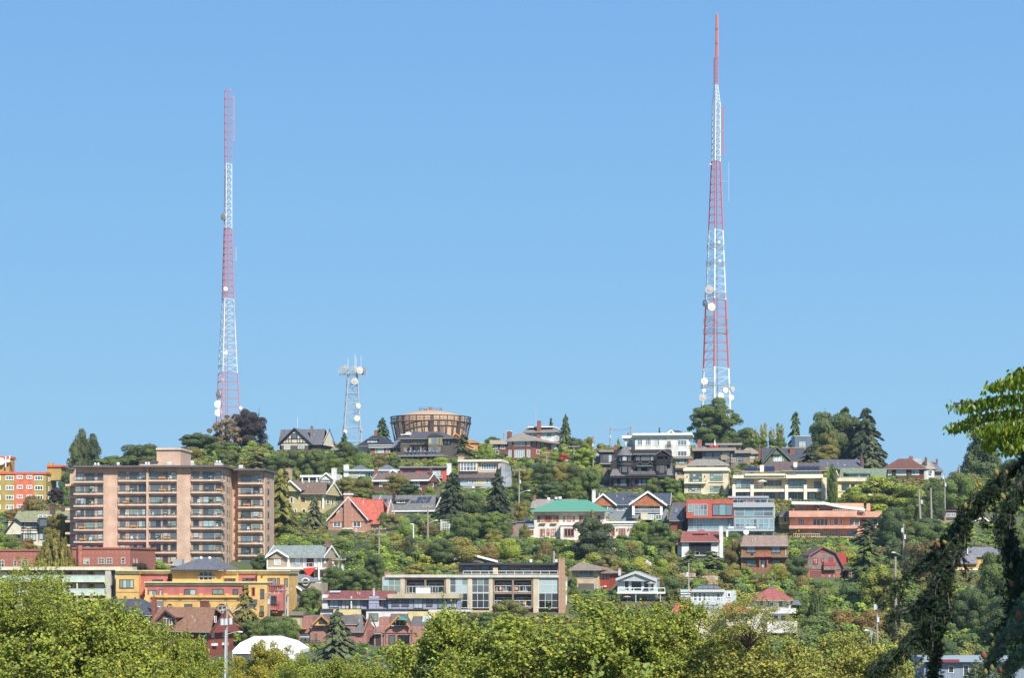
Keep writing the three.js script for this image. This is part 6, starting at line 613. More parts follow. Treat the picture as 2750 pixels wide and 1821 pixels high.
{ const b = new B('orange_hip_house', 'cream house under a bright orange-red hip roof half buried in the foreground leaves', 'orange-red hip-roofed cream house', 1960, 1700, 416, -4);
  const rd = mat('#d66a56', 'shingle'); b.fm = MT.bronze; b.base(1950, 1640, 2020, 1710, mat('#efe3c4', 'stucco'), 0, -11); b.hip(rd, 1938, 2028, 1643, 1950, 1972, 1619, 1, -12, .3); b.win(1958, 1647, 1980, 1668, 2, 1, 't'); b.win(1990, 1648, 2010, 1664, 2, 1, 'b'); b.base(1806, 1640, 1850, 1690, mat('#efe3c4', 'stucco'), 0, -9); b.hip(rd, 1800, 1862, 1645, 1815, 1846, 1620, 1, -10, .3); b.win(1868, 1652, 1880, 1668, 1, 1, 'b'); b.base(1850, 1648, 1950, 1700, mat('#efe3c4', 'stucco'), -3, -9); }
{ const b = new B('cedar_cream_house', 'cream gabled house with tan roof and a brown upper box behind the cedar branch', 'cream house behind the cedar', 2600, 1460, 560, 10);
  const cr = mat('#dccfae', 'stucco'), rf = mat('#a89684', 'shingle'); b.fm = MT.trim; b.base(2515, 1404, 2640, 1465, cr, 0, -10); b.hip(rf, 2508, 2640, 1405, 2522, 2620, 1389, 1, -11, .3); b.wall(2528, 1372, 2583, 1394, mat('#7a6460', 'board'), -2, -9, 'upper_box'); b.wall(2525, 1369.5, 2586, 1373, mat('#6a5854'), -1.6, -9.4, 'upper_roof'); b.wins('2540 1378 2550 1388 1 1;2552 1378 2564 1388 2 1', 1, 1, 'b', MT.trim, -2); b.gable(rf, 2606, 1400, 2640, 1388, 2668, 1410, cr, 3, -8, .25, MT.trim); b.base(2612, 1404, 2658, 1465, cr, 2.4, -6); b.win(2622, 1412, 2634, 1436, 1, 1, 'b', MT.trim, 2.4); b.base(2656, 1396, 2730, 1430, mat('#b8a89c', 'stucco'), -4, -12); b.wall(2652, 1390, 2736, 1397, rf, -3.4, -12.5, 'roof'); b.wins('2662 1400 2680 1412 2 1;2690 1400 2706 1412 2 1', 1, 1, 'd', MT.trim, -4); b.wall(2520, 1412, 2600, 1416, MT.trim, .6, 0, 'band'); b.win(2530, 1418, 2556, 1436, 3, 1, 'd'); }
{ const b = new B('yellow_cedar_house', 'yellow house with a grey roof seen through the cedar at right', 'yellow house behind the cedar', 2600, 1560, 492, 8);
  const ye = mat('#f0c068', 'siding'); b.fm = MT.trim; b.base(2566, 1493, 2640, 1570, ye, 0, -10); b.side(mat('#96949a', 'shingle'), 2562, 2700, 1493, 2580, 2690, 1469, ye, .6, -10.6, .3, MT.trim); b.hip(mat('#96949a', 'shingle'), 2560, 2625, 1512, 2574, 2618, 1490, 2.8, -3, .25, 'lower_roof'); b.base(2566, 1512, 2622, 1560, ye, 2, -2); b.wall(2564, 1527, 2624, 1531, MT.trim, 2.2, 1.9, 'band'); b.panels(2593, 1500, 2601, 1508, 1, GL.blue, 1.6, .4, 'skylight', .25); b.wins('2574 1534 2584 1546 1 1;2606 1534 2616 1546 1 1', 1, 1, 'b', MT.trim, 2); b.cyl('vent_pipe', 2596, 1472, 1488, .12, MT.trim, -1);
  const [x, y] = b.P(2592, 1556, 4); const p = thing('parasol', 'closed red parasol beside the yellow house behind the cedar', 'parasol', b.g.localToWorld(V(x, y, 4))); mesh('pole', new THREE.CylinderGeometry(.04, .04, 2.4, 8), MT.wood, p).position.y = 1.2; mesh('canopy', new THREE.ConeGeometry(.3, 1.9, 8), mat('#d83c38'), p).position.y = 1.6; }
{ const b = new B('low_grey_motel', 'low blue-grey building with a dark red fascia at the bottom right behind the cedar', 'low blue-grey building', 2600, 1830, 375, 0, 'building');
  const wl = mat('#9aa6b4', 'board'); b.fm = MT.trim; b.base(2480, 1778, 2750, 1836, wl, 0, -9); b.wall(2476, 1766, 2752, 1778, mat('#a3b0b8'), 1.2, -9.4, 'roof'); b.wall(2500, 1771, 2575, 1779, mat('#8a4050'), 1.35, 1.2, 'fascia'); b.wins('2545 1788 2560 1808 1 1;2585 1786 2600 1815 1 1;2640 1786 2655 1815 1 1', 1, 1, 'd'); b.wall(2610, 1783, 2625, 1800, mat('#d8a850', 'board'), .1, -.1, 'door'); }
// ---------- masts, tank ----------
const RED = mat('#ea6455', '', { r: .6 }), DRED = mat('#ea7a70', '', { r: .6 }), WHT = mat('#f6f6f4', '', { r: .6 }), GAL = mat('#b9bfc4', '', { r: .5 });
function tower(name, label, d, pxBase, rows, nleg, delta, o = {}) {
  // rows: [py, left px, right px, legR, paint below this row]
  const yb = heightAt((pxBase - CX) * d / F, -d), g = thing(name, label, 'radio tower', V((pxBase - CX) * d / F, yb, -d));
  const ang = Array.from({ length: nleg }, (_, i) => delta + i * 2 * Math.PI / nleg), cs = ang.map((a) => Math.cos(a)), mn = Math.min(...cs), mx = Math.max(...cs);
  const at = (py) => { let i = 0; while (i < rows.length - 2 && py > rows[i + 1][0]) i++; const a = rows[i], b = rows[i + 1], t = (py - a[0]) / (b[0] - a[0]); const l = a[1] + (b[1] - a[1]) * t, r = a[2] + (b[2] - a[2]) * t, w = (r - l) * d / F / (mx - mn), cx = (l * mx - r * mn) / (mx - mn), y = CAMY + (HY - py) * d / F - yb, x0 = (cx - pxBase) * d / F; return ang.map((q) => V(x0 + Math.cos(q) * w, y, Math.sin(q) * w)); };
  for (let i = 0; i < rows.length - 1; i++) {
    const [p0, , , lr, m, step, k = 1, xb = true] = rows[i], p1 = rows[i + 1][0], n = Math.max(1, Math.round((p1 - p0) / step)), br = [];
    for (let j = 0; j < n; j++) {
      const A = at(p0 + (p1 - p0) * j / n), Bq = at(p0 + (p1 - p0) * (j + 1) / n);
      for (let q = 0; q < nleg; q++) { const s = (q + 1) % nleg; br.push(barG(A[q], A[s], .1 * k, .1 * k, 4)); if (xb) { br.push(barG(A[q], Bq[s], .06 * k, .06 * k, 4)); if (xb === true) br.push(barG(A[s], Bq[q], .06 * k, .06 * k, 4)); } }
    }
    const sec = mesh('section', mrg(br), m, g), A = at(p0), Bq = at(p1); for (let q = 0; q < nleg; q++) mesh('leg', barG(Bq[q], A[q], lr, lr, 6), m, sec);
  }
  const P = (px, py, z = 0) => V((px - pxBase) * d / F, CAMY + (HY - py) * d / F - yb, z);
  const dish = (px, py, r, m, yaw = 0, z = 2.5) => { const R0 = r * d / F, q = mesh('dish', mrg([new THREE.CylinderGeometry(R0, R0, R0 * .55, 24), new THREE.SphereGeometry(R0, 24, 5, 0, Math.PI * 2, 0, .5).scale(1, .6, 1).translate(0, -R0 * .6 * .1 + R0 * .27 - R0 * .42, 0)]), m, g); q.rotation.set(Math.PI / 2, 0, -yaw, 'YXZ'); q.rotation.y = yaw; q.rotation.z = 0; q.position.copy(P(px, py, z)); mesh('dish_mount', boxG(-.12, .12, -1.8, -.1, -.12, .12), GAL, q); };
  const whip = (px, y0, y1, r, m, arms = [], ax = pxBase) => { const w = mesh('antenna', barG(P(px, y1), P(px, y0), r, r, 6), m, g); for (const y of arms) mesh('arm', barG(P(ax, y), P(px, y), .09, .09, 5), GAL, w); };
  const deck = (py, hw, h = 1.1) => { const A = at(py), ring = []; const c = A.reduce((s, v) => s.add(v.clone().multiplyScalar(1 / nleg)), V(0, 0, 0)); const E = A.map((v) => v.clone().sub(c).multiplyScalar(1 + hw).add(c)); for (let q = 0; q < nleg; q++) for (const dy of [0, h * .5, h]) ring.push(barG(E[q].clone().add(V(0, dy, 0)), E[(q + 1) % nleg].clone().add(V(0, dy, 0)), .09, .09, 4)); mesh('platform', mrg(ring), GAL, g); };
  return { g, P, dish, whip, deck, at };
}
{ const t = tower('radio_tower', 'tall red and white lattice mast at left, its foot behind the dark purple tree', 800, 611, [[243, 603.5, 623, .1, DRED, 22, .8, false], [440, 603.5, 623, .15, WHT, 18, 1.05], [613, 602, 623, .18, DRED, 18, 1], [803, 596, 628, .18, WHT, 20, 1], [1001, 585, 637, .18, DRED, 22, .75, 1], [1205, 575, 649, .18, DRED, 22]], 3, Math.PI / 2 + .16);
  const cb = mat('#9c8f96'); for (const x of [606.5, 612]) mesh('cable_run', barG(t.P(x - (x - 611) * .2, 1180), t.P(x, 250), .1, .06, 5), x > 610 ? cb : DRED, t.g);
  t.whip(629.5, 257, 379, .16, mat('#d8a0a8'), [262, 318, 377], 621); t.whip(635, 663, 701, .06, WHT, [700], 624); t.whip(631, 806, 960, .09, mat('#d8a0a8'), [810, 880, 950], 628); t.whip(605.5 + 15, 238, 246, .1, GAL);
  t.dish(602.5, 584, 9.5, mat('#a8a49c'), -.7, 1); t.dish(609, 778, 6, WHT, .5); t.dish(608.5, 948, 6, WHT, .3); t.dish(604, 865, 3, mat('#b8b4ac'), 0); t.dish(602, 1021, 3, WHT, 0); t.dish(599.5, 1027, 3, WHT, 0); t.dish(591.5, 1061, 9.5, mat('#b0a8a0'), -.8, 3); t.dish(590.5, 1087.5, 10.5, WHT, 0, 3.2); t.dish(591, 1110, 10.3, WHT, .15, 3.2); t.dish(648, 1096, 4.5, WHT, .5, 1); }
{ const t = tower('radio_tower', 'tallest red and white lattice mast, orange-red pole on top, behind the round tree', 790, 1924, [[155, 1917, 1927.5, .1, DRED, 10, .8], [228, 1917, 1927.5, .12, WHT, 10, 1.1], [275, 1913.5, 1933.5, .24, WHT, 16, .95], [433, 1911, 1933.6, .26, RED, 20, .75, 1], [617, 1904, 1941, .3, WHT, 22, .75], [804, 1897, 1949, .36, RED, 24, .8, 1], [988, 1891, 1957, .4, WHT, 26, .8], [1215, 1884, 1966, .46, WHT, 28]], 3, Math.PI / 2 + .17);
  const pole = mesh('top_pole', barG(t.P(1923.5, 156), t.P(1923.8, 38), .42, .36, 12), RED, t.g); for (const y of [78, 117]) mesh('flange', barG(t.P(1923.6, y + 1), t.P(1923.6, y - 1), .5, .5, 12), mat('#8a4038'), pole); mesh('beacon', barG(t.P(1923.8, 38), t.P(1923.8, 33), .2, .2, 8), GAL, pole); mesh('coax', barG(t.P(1928, 150), t.P(1927, 38), .14, .14, 6), mat('#c9b0a8'), pole);
  mesh('cable_run', barG(t.P(1926, 1180), t.P(1923, 275), .12, .1, 5), mat('#6c6a70'), t.g); mesh('cable_run', barG(t.P(1914, 1180), t.P(1921, 275), .1, .08, 5), mat('#8c8a90'), t.g);
  t.whip(1941.2, 285, 419, .22, RED, [286, 350, 418], 1930); t.whip(1956.5, 436, 540, .05, WHT, [487], 1936); t.dish(1905.5, 442, 4.2, WHT, -.8, .5); t.dish(1902, 781.6, 11.5, mat('#c4c2bc'), -.1, 3.5); t.dish(1893.5, 816, 10, mat('#a8b0bc'), -.9, 1.5); t.dish(1906, 829, 10.8, mat('#efe6d2'), .3, 5); t.dish(1888, 1026.7, 9.5, mat('#efe8da'), .1, 4); t.dish(1887, 1051, 5.2, WHT, 0, 4); t.dish(1884, 1070, 9.8, mat('#d8cfc4'), -.2, 4); t.dish(1943.6, 1051, 7.6, WHT, .4, 5); t.dish(1963.6, 1047, 7.4, mat('#c8c4bc'), .6, 3); t.dish(1931, 1066, 8.2, WHT, 0, 6); t.dish(1960, 1070, 7.5, mat('#efe8da'), .1, 4); t.dish(1928.5, 653.6, 3.4, WHT, 0, 3); t.dish(1930, 703.5, 3.4, WHT, 0, 3); for (const y of [667, 711, 796, 866, 893, 1040]) t.deck(y, .2, 1.4); }
{ const t = tower('microwave_tower', 'short grey lattice tower with round dishes on its top platform, left of the water tank', 770, 947, [[1006, 933, 961, .2, GAL, 24, 1.1], [1110, 925, 967, .24, GAL, 34, 1.2], [1225, 914, 976, .26, GAL, 38, 1.3]], 4, .62);
  const A = t.at(1006), sl = []; for (let i = 0; i <= 10; i++) { const u = -4.4 + i * .88; sl.push(boxG(u - .12, u + .12, A[0].y, A[0].y + .25, -3.4, 3.4)); } for (const y of [.1, 1, 1.9]) for (const z of [-3.4, 3.4]) sl.push(boxG(-4.8, 4.8, A[0].y + y, A[0].y + y + .12, z - .06, z + .06)); for (let i = 0; i <= 6; i++) for (const z of [-3.4, 3.4]) sl.push(boxG(-4.8 + i * 1.6 - .06, -4.8 + i * 1.6 + .06, A[0].y, A[0].y + 2, z - .06, z + .06)); mesh('platform', mrg(sl), GAL, t.g);
  const mesh1 = mat('#c4c0b8'); t.dish(929.6, 992, 9.5, mesh1, -.3, 3.6); t.dish(951, 988, 7.5, mesh1, .1, -2); t.dish(968, 997, 9.5, mat('#dcd4c8'), .3, 3.4); t.dish(978, 997.5, 9, mat('#8c8a90'), 1.1, 2); t.dish(955, 1026, 9.5, mat('#cfc8bc'), .1, 3); t.dish(964, 1092, 7, mat('#f3e6c8'), .6, 3.6); t.dish(961.6, 1125.7, 7.6, mat('#f3e6c8'), .1, 4); t.dish(931, 1161, 5, mat('#efe6d4'), 0, 4); t.dish(973, 1157, 3, mat('#c8b8b0'), .4, 3);
  for (const [x, a, b] of [[935, 962, 990], [953.7, 950, 1003], [956.8, 958, 1003], [970, 957, 990]]) t.whip(x, a, b, .07, WHT); }
{ // water tank
  const d = 764, px = 1157, s = d / F, yb = heightAt((px - CX) * s, -d), g = thing('water_tank', 'broad tan steel water tank with domed roof inside a dark flared cage', 'water tank', V((px - CX) * s, yb, -d));
  const Y = (py) => CAMY + (HY - py) * s - yb, Rt = 93.5 * s, tan = mat('#d4ae8a', '', { r: .6 }), dk = mat('#5f524e', '', { r: .6 }), pr = [[0, Y(1103)]]; for (let i = 1; i <= 10; i++) { const u = i / 10; pr.push([Rt * u, Y(1103) - (Y(1103) - Y(1121)) * u * u]); } pr.push([Rt, -3]);
  mesh('tank', new THREE.LatheGeometry(pr.map(([a, b]) => new THREE.Vector2(a, b)), 96), tan, g); const seam = []; for (let i = 0; i < 48; i++) { const a = i / 48 * Math.PI * 2; seam.push(boxG(-.035, .035, -3, Y(1123), Rt - .02, Rt + .05).rotateY(a)); } mesh('seam', mrg(seam), tan, g);
  const Rc = 107.5 * s, Rb = 96 * s, y1 = Y(1122), y2 = Y(1137), y0 = Y(1192);
  for (const [y, r, h] of [[y1, Rc, .42], [y2, Rc, .5], [Y(1130), Rc, .14]]) { const q = mesh('cage_ring', new THREE.TorusGeometry(r, h / 2, 6, 96), dk, g); q.rotation.x = Math.PI / 2; q.position.y = y; }
  const N = 32; for (let i = 0; i < N; i++) { const a = (i + .35) / N * Math.PI * 2, big = i % 4 === 0, w = big ? .62 : .17; const P = (r, y) => V(Math.sin(a) * r, y, Math.cos(a) * r); const t = V(Math.cos(a), 0, -Math.sin(a)), e = V(Math.sin(a), 0, Math.cos(a)).multiplyScalar(big ? .3 : .2); const bar = (A, Bq, w1) => hull([A, Bq].flatMap((p) => [p.clone().addScaledVector(t, w1), p.clone().addScaledVector(t, -w1), p.clone().addScaledVector(t, w1).sub(e), p.clone().addScaledVector(t, -w1).sub(e)])); mesh('cage_post', mrg([bar(P(Rc, y1), P(Rc, y2), w), bar(P(Rc, y2), P(Rb, y0), w * 1.15)]), dk, g); mesh('strut', barG(P(Rc, y2), P(Rt, y2 - .1), .1, .1, 5), dk, g); }
  for (let i = 0; i < N; i++) { const a = (i + .85) / N * Math.PI * 2; mesh('cage_bar', barG(V(Math.sin(a) * Rc, y2, Math.cos(a) * Rc), V(Math.sin(a) * Rc, y1, Math.cos(a) * Rc), .06, .06, 4), dk, g); }
  const rl = []; for (let i = 0; i < 20; i++) { const a = i / 20 * Math.PI * 2, b = (i + 1) / 20 * Math.PI * 2, r = 30 * s, q = (u, y) => V(Math.sin(u) * r, y, Math.cos(u) * r); rl.push(barG(q(a, Y(1105)), q(a, Y(1095.5)), .05, .05, 4)); for (const y of [1095.5, 1100]) rl.push(barG(q(a, Y(y)), q(b, Y(y)), .04, .04, 4)); } mesh('roof_railing', mrg(rl), mat('#8a8480'), g); mesh('roof_vent', mrg([new THREE.CylinderGeometry(.72, .5, .7, 16).translate(0, Y(1097), 0), new THREE.CylinderGeometry(.35, .35, 1.2, 12).translate(0, Y(1101), 0)]), mat('#c98060'), g); mesh('roof_hatch', boxG(-2.4, -1.2, Y(1103), Y(1100), 1, 2), mat('#8a7868'), g);
  mesh('access_door', boxG(3.2, 5.2, -2, Y(1152), Rt * .95, Rt * .965 + .2), mat('#8a7466'), g); }
// ---------- vegetation ----------
function cards(n, place, o = {}) {                                  // n leaf cards, two triangles folded along a midrib
  const p = new Float32Array(n * 12), c = new Float32Array(n * 12), ix = new Uint32Array(n * 6), q = V(), nn = V(), t = V(), bt = V();
  let m = 0; for (let i = 0; i < n; i++) {
    const r = place(q, nn, i); if (r === false) continue; const s = r.s, el = o.el ?? 1.3, fold = .25;
    t.set(R(-1, 1), R(-1, 1), R(-1, 1)); if (r.t) t.lerp(r.t, .8); t.addScaledVector(nn, -t.dot(nn)).normalize(); bt.crossVectors(nn, t);
    const v = [[0, -el / 2, 0], [.5, 0, fold], [0, el / 2, 0], [-.5, 0, fold]]; const lum = (r.l ?? 1) * R(o.lo ?? .76, o.hi ?? 1.26), yw = R() < (o.yel ?? .04) ? R(.3, .9) : R(-.08, .12);
    for (let k = 0; k < 4; k++) { const [a, b, e] = v[k]; for (let x = 0; x < 3; x++) { const ax = 'xyz'[x]; p[m * 12 + k * 3 + x] = q[ax] + (bt[ax] * a + t[ax] * b - nn[ax] * e * .5) * s; } c[m * 12 + k * 3] = lum * (1 + yw * .9); c[m * 12 + k * 3 + 1] = lum * (1 + yw * .15); c[m * 12 + k * 3 + 2] = lum * (1 - yw * .3); }
    ix.set([0, 1, 2, 0, 2, 3].map((x) => x + m * 4), m * 6); m++;
  }
  const g = new THREE.BufferGeometry(); g.setAttribute('position', new THREE.BufferAttribute(p.subarray(0, m * 12), 3)); g.setAttribute('color', new THREE.BufferAttribute(c.subarray(0, m * 12), 3)); g.setIndex(new THREE.BufferAttribute(ix.subarray(0, m * 6), 1)); g.computeVertexNormals(); return g;
}
const rdir = (v) => { const z = R(-1, 1), a = R(Math.PI * 2), r = Math.sqrt(1 - z * z); return v.set(r * Math.cos(a), z, r * Math.sin(a)); };
// crowns fill a unit box: y from 0 to 1, radius one half
function lobed(sd, n, size, nl, lr0, lr1, shape, o = {}) {
  srand(sd); const L = []; let tot = 0; const v = V();
  for (let i = 0; i < nl; i++) { const r = R(lr0, lr1); let c; for (let k = 0; k < 40; k++) { rdir(v); const u = Math.pow(R(), .28); c = V(v.x * .5 * u, .5 + v.y * .5 * u, v.z * .5 * u); const lim = shape(c.y); if (Math.hypot(c.x, c.z) <= Math.max(.02, lim - r * .75) && c.y > r * .5 && c.y < 1 - r * .8) break; } L.push([c, r, R(.78, 1.2)]); tot += r * r; }
  const cum = []; let a = 0; for (const l of L) { a += l[1] * l[1] / tot; cum.push(a); } const dd = V();
  return cards(n, (q, nn) => { const u = R(); let k = 0; while (cum[k] < u && k < L.length - 1) k++; const [c, r, lum] = L[k]; rdir(dd); if (dd.y < -.3 && R() < .6) dd.y *= -1; const rr = r * (R() < .8 ? R(.82, 1.08) : R(.3, .85)); q.set(c.x + dd.x * rr * 1.1, c.y + dd.y * rr * .82, c.z + dd.z * rr * 1.1); nn.copy(dd).multiplyScalar(1.1).add(rdir(v).multiplyScalar(.55)).normalize(); return { s: size * R(.7, 1.35), l: lum }; }, o);
}
const CROWN = {};
{
  const oval = (y) => .5 * Math.sqrt(Math.max(0, 1 - Math.pow(Math.abs(y - .48) / .52, 2.3))), dome = (y) => .5 * Math.sqrt(Math.max(0, 1 - y * y * .96)), col = (y) => .5 * Math.pow(Math.max(0, 1 - y), .42);
  CROWN.round = [lobed(11, 19000, .028, 34, .12, .21, oval), lobed(12, 19000, .028, 26, .13, .24, oval), lobed(13, 20000, .027, 46, .09, .17, oval)];
  CROWN.big = [lobed(21, 36000, .02, 80, .06, .13, oval)];
  CROWN.shrub = [lobed(31, 9000, .04, 20, .15, .25, dome), lobed(32, 9000, .038, 28, .12, .21, dome), lobed(33, 10000, .036, 15, .18, .3, dome)];
  CROWN.column = [lobed(41, 18000, .03, 90, .09, .15, col), lobed(42, 18000, .03, 80, .1, .16, col)];
  CROWN.sparse = [lobed(51, 2600, .045, 60, .05, .11, oval), lobed(52, 3000, .045, 44, .06, .12, oval)];
  const conifer = (sd, layers, per, leaves, size, droop, pw, jag) => { srand(sd); const br = []; for (let i = 0; i < layers; i++) { const y = .02 + .95 * Math.pow(i / layers, .9), r = (.5 * Math.pow(1 - y, pw) + .02); for (let k = 0; k < per; k++) { if (R() < .08) continue; br.push([R(Math.PI * 2), y + R(-.02, .02), r * R(1 - jag, 1.05), R(.8, 1.15)]); } } const wsum = br.reduce((s, b) => s + b[2], 0), cum = []; let a = 0; for (const b of br) { a += b[2] / wsum; cum.push(a); } const t = V();
    return cards(leaves, (q, nn) => { const u = R(); let k = 0; while (cum[k] < u && k < br.length - 1) k++; const [an, y, r, lum] = br[k], f = Math.pow(R(), .6), w = r * .22 * (1 - f * .6), side = R(-1, 1) * w, e = f * r; q.set(Math.cos(an) * e - Math.sin(an) * side, y - droop * f * f * r + R(-.012, .012), Math.sin(an) * e + Math.cos(an) * side); if (q.y < 0) q.y = 0; nn.set(Math.cos(an) * .5 + R(-.5, .5), .8, Math.sin(an) * .5 + R(-.5, .5)).normalize(); t.set(Math.cos(an), -.35, Math.sin(an)); return { s: size * R(.7, 1.3), l: lum, t }; }, { el: 1.9, yel: .02 }); };
  CROWN.conifer = [conifer(61, 24, 9, 16000, .033, .32, .8, .55), conifer(62, 20, 9, 16000, .034, .28, .68, .6)];
  CROWN.cedar = [conifer(63, 13, 10, 17000, .03, .18, .45, .6), conifer(64, 15, 9, 17000, .029, .25, .55, .55)];
  srand(71); { const st = []; for (let i = 0; i < 110; i++) { const a = R(Math.PI * 2), r = Math.sqrt(R()) * .48; st.push([Math.cos(a) * r, Math.sin(a) * r, Math.sqrt(Math.max(.02, 1 - Math.pow(r / .55, 2))) * R(.86, 1), R(.85, 1.15)]); } const t = V(0, -1, 0); CROWN.weeping = [cards(9000, (q, nn) => { const s = pick(st), f = R(); q.set(s[0] + R(-.02, .02), s[2] * (1 - f * R(.6, 1)), s[1] + R(-.02, .02)); nn.set(s[0] + R(-.5, .5), .25, s[1] + R(-.3, .7)).normalize(); return { s: .04 * R(.7, 1.3), l: s[3], t }; }, { el: 2 })]; }
}
// trunks with limbs, unit height
function trunkGeo(sd, limbs, bare) { srand(sd); const g = [barG(V(0, -.05, 0), V(.02, .55, .01), .045, .03, 8), barG(V(.02, .55, .01), V(0, .95, 0), .03, .008, 6)]; for (let i = 0; i < limbs; i++) { const a = R(Math.PI * 2), y = R(.28, .7), r = R(.2, .42), e = V(Math.cos(a) * r, y + R(.12, .34), Math.sin(a) * r), m = V(Math.cos(a) * r * .5, y + (e.y - y) * .35, Math.sin(a) * r * .5); g.push(barG(V(.01, y, 0), m, .02, .014, 5), barG(m, e, .014, .005, 5)); for (let k = 0; k < bare; k++) { const s = m.clone().lerp(e, R(.1, .9)), f = s.clone().add(V(R(-.16, .16), R(.02, .2), R(-.16, .16))); g.push(barG(s, f, .007, .003, 4)); if (bare > 3) g.push(barG(s.clone().lerp(f, .5), f.clone().add(V(R(-.1, .1), R(-.02, .1), R(-.1, .1))), .004, .002, 3)); } } return mrg(g); }
const TRUNK = { leafy: trunkGeo(81, 9, 1), bare: trunkGeo(82, 16, 6), conifer: mrg([barG(V(0, -.05, 0), V(0, .98, 0), .03, .004, 7)]) };
const BARK = mat('#7a6656', '', { k: .5 }), GREYBARK = mat('#b0a294', '', { k: .7 });
const LF = 1.86, LEAFC0 = { dark: [.05, .084, .027], mid: [.062, .105, .028], bright: [.115, .18, .03], olive: [.105, .118, .034], yellow: [.14, .17, .026], brown: [.105, .092, .034], purple: [.026, .02, .02], blue: [.07, .098, .068], light: [.14, .175, .05], red: [.2, .05, .03], deep: [.03, .05, .021], maple: [.136, .186, .026], maple2: [.15, .178, .038], gold: [.17, .185, .024], pine: [.04, .062, .03], grey: [.13, .1, .07] };
const LEAFC = Object.fromEntries(Object.entries(LEAFC0).map(([k, v]) => [k, v.map((x, i) => x * LF * [1.17, 1, .66][i])]));
const WORD = { dark: 'dark green', mid: 'green', bright: 'bright green', olive: 'olive green', yellow: 'yellow-green', brown: 'brownish', purple: 'dark purple', blue: 'blue-green', light: 'pale green', red: 'reddish', deep: 'very dark green', pine: 'dark pine-green', grey: 'bare grey-brown', gold: 'golden yellow' };
const leafMats = {}; const leafMat = (c, j = 0) => leafMats[c + j] ??= (() => { const q = [[1, 1, 1], [1.16, 1.06, .9], [.86, .92, .95], [1.2, 1.18, 1]][j % 4]; const m = new THREE.MeshPhysicalMaterial({ color: new THREE.Color().setRGB(...LEAFC[c].map((x, i) => x * q[i])), vertexColors: true, roughness: .75, side: THREE.DoubleSide, transmission: .28, thickness: 0 }); m.name = 'leaves_' + c; return m; })();
const KIND = { round: ['tree', 'rounded tree'], big: ['tree', 'large spreading tree'], shrub: ['shrub', 'rounded shrub'], column: ['columnar_tree', 'narrow upright tree'], sparse: ['thin_tree', 'thin see-through tree'], conifer: ['conifer', 'pointed conifer'], cedar: ['cedar_tree', 'layered cedar'], weeping: ['weeping_tree', 'weeping tree'] };
const CATEG = { shrub: 'shrub', conifer: 'conifer' };
const autoTrees = [], foliageBoxes = []; let tn = 0;
function tree(kind, col, x0, y0, x1, y1, o = {}) {
  const cx = (x0 + x1) / 2, d = o.d ?? dAt(cx, o.b ?? y1), s = d / F, w = (x1 - x0) * s * (kind === 'conifer' ? 1.3 : kind === 'cedar' ? 1.15 : 1), X = (cx - CX) * s, yg = heightAt(X, -d); srand(++tn * 31 + 7);
  const top = CAMY + (HY - y0) * s, b0 = Math.max(yg - .2, CAMY + (HY - y1) * s), bot = ['round', 'big', 'sparse'].includes(kind) ? Math.min(b0, yg + (top - yg) * .22) : yg - .1, h = Math.max(1, top - bot);
  const [nm, word] = KIND[kind]; const g = thing(o.n ?? nm, '', o.cat ?? CATEG[kind] ?? 'tree', V(X, yg, -d)); g.rotation.y = R(Math.PI * 2); const list = CROWN[kind], f = mesh('crown', list[tn % list.length], leafMat(col, Math.floor(R() * 4)), g); f.userData.kind = 'stuff'; f.position.y = bot - yg; f.scale.set(w * 1.04, h * 1.02, w * (o.depth ?? R(.85, 1.05)));
  if (kind !== 'shrub' || h > 3.5) { const th = top - yg, t = mesh('trunk', kind === 'conifer' || kind === 'cedar' || kind === 'column' ? TRUNK.conifer : kind === 'sparse' ? TRUNK.bare : TRUNK.leafy, kind === 'sparse' ? GREYBARK : BARK, g); t.scale.set(w * .9, th * .97, w * .9); if (w * .045 > .5) { } }
  g.userData.px = [x0, y0, x1, y1, d]; foliageBoxes.push([x0, y0, x1, y1, d]);
  if (o.l) g.userData.label = o.l; else autoTrees.push([g, `${WORD[col]} ${word}`, cx, (y0 + y1) / 2, (x1 - x0) * (y1 - y0), d]);
  return g;
}
const trees = (s) => { for (const row of s.trim().split('\n')) { const [k, c, ...v] = row.trim().split(/\s+/), n = v.map(Number); tree(k, c, n[0], n[1], n[2], n[3], n[4] ? { d: n[4] } : {}); } };
// skyline
tree('big', 'dark', 1842, 1068, 1993, 1204, { d: 716, depth: .8, l: 'great round dark green tree below the tallest mast' });
tree('round', 'purple', 612, 1096, 730, 1232, { d: 716, l: 'large dark purple beech tree at the foot of the left mast' });
tree('sparse', 'grey', 556, 1118, 660, 1228, { d: 700, l: 'half-bare grey-brown tree in front of the dark purple beech', n: 'bare_tree' });
tree('weeping', 'olive', 95, 1428, 204, 1530, { d: 462, l: 'olive weeping tree between the two red brick buildings at left' });
tree('conifer', 'olive', 620, 1570, 700, 1735, { d: 424, l: 'tall olive green conifer in front of the yellow stucco block' });
tree('conifer', 'blue', 852, 1634, 962, 1782, { d: 398, l: 'blue-green spruce in front of the pink brick townhouse with the orange dormer' });
tree('conifer', 'deep', 1300, 1256, 1374, 1392, { d: 572, l: 'very dark spruce standing right of the long beige flat-roofed house' });
tree('round', 'pine', 1535, 1384, 1652, 1512, { d: 500, l: 'dark leafy oak in front of the green-tiled mansion' }); tree('conifer', 'olive', 1570, 1366, 1610, 1452, { d: 502, l: 'olive conifer tip rising above the dark oak at the green-tiled mansion' });
tree('big', 'bright', 2262, 1278, 2474, 1404, { d: 552, l: 'broad yellow-green maple below the dark brick skyline house' });
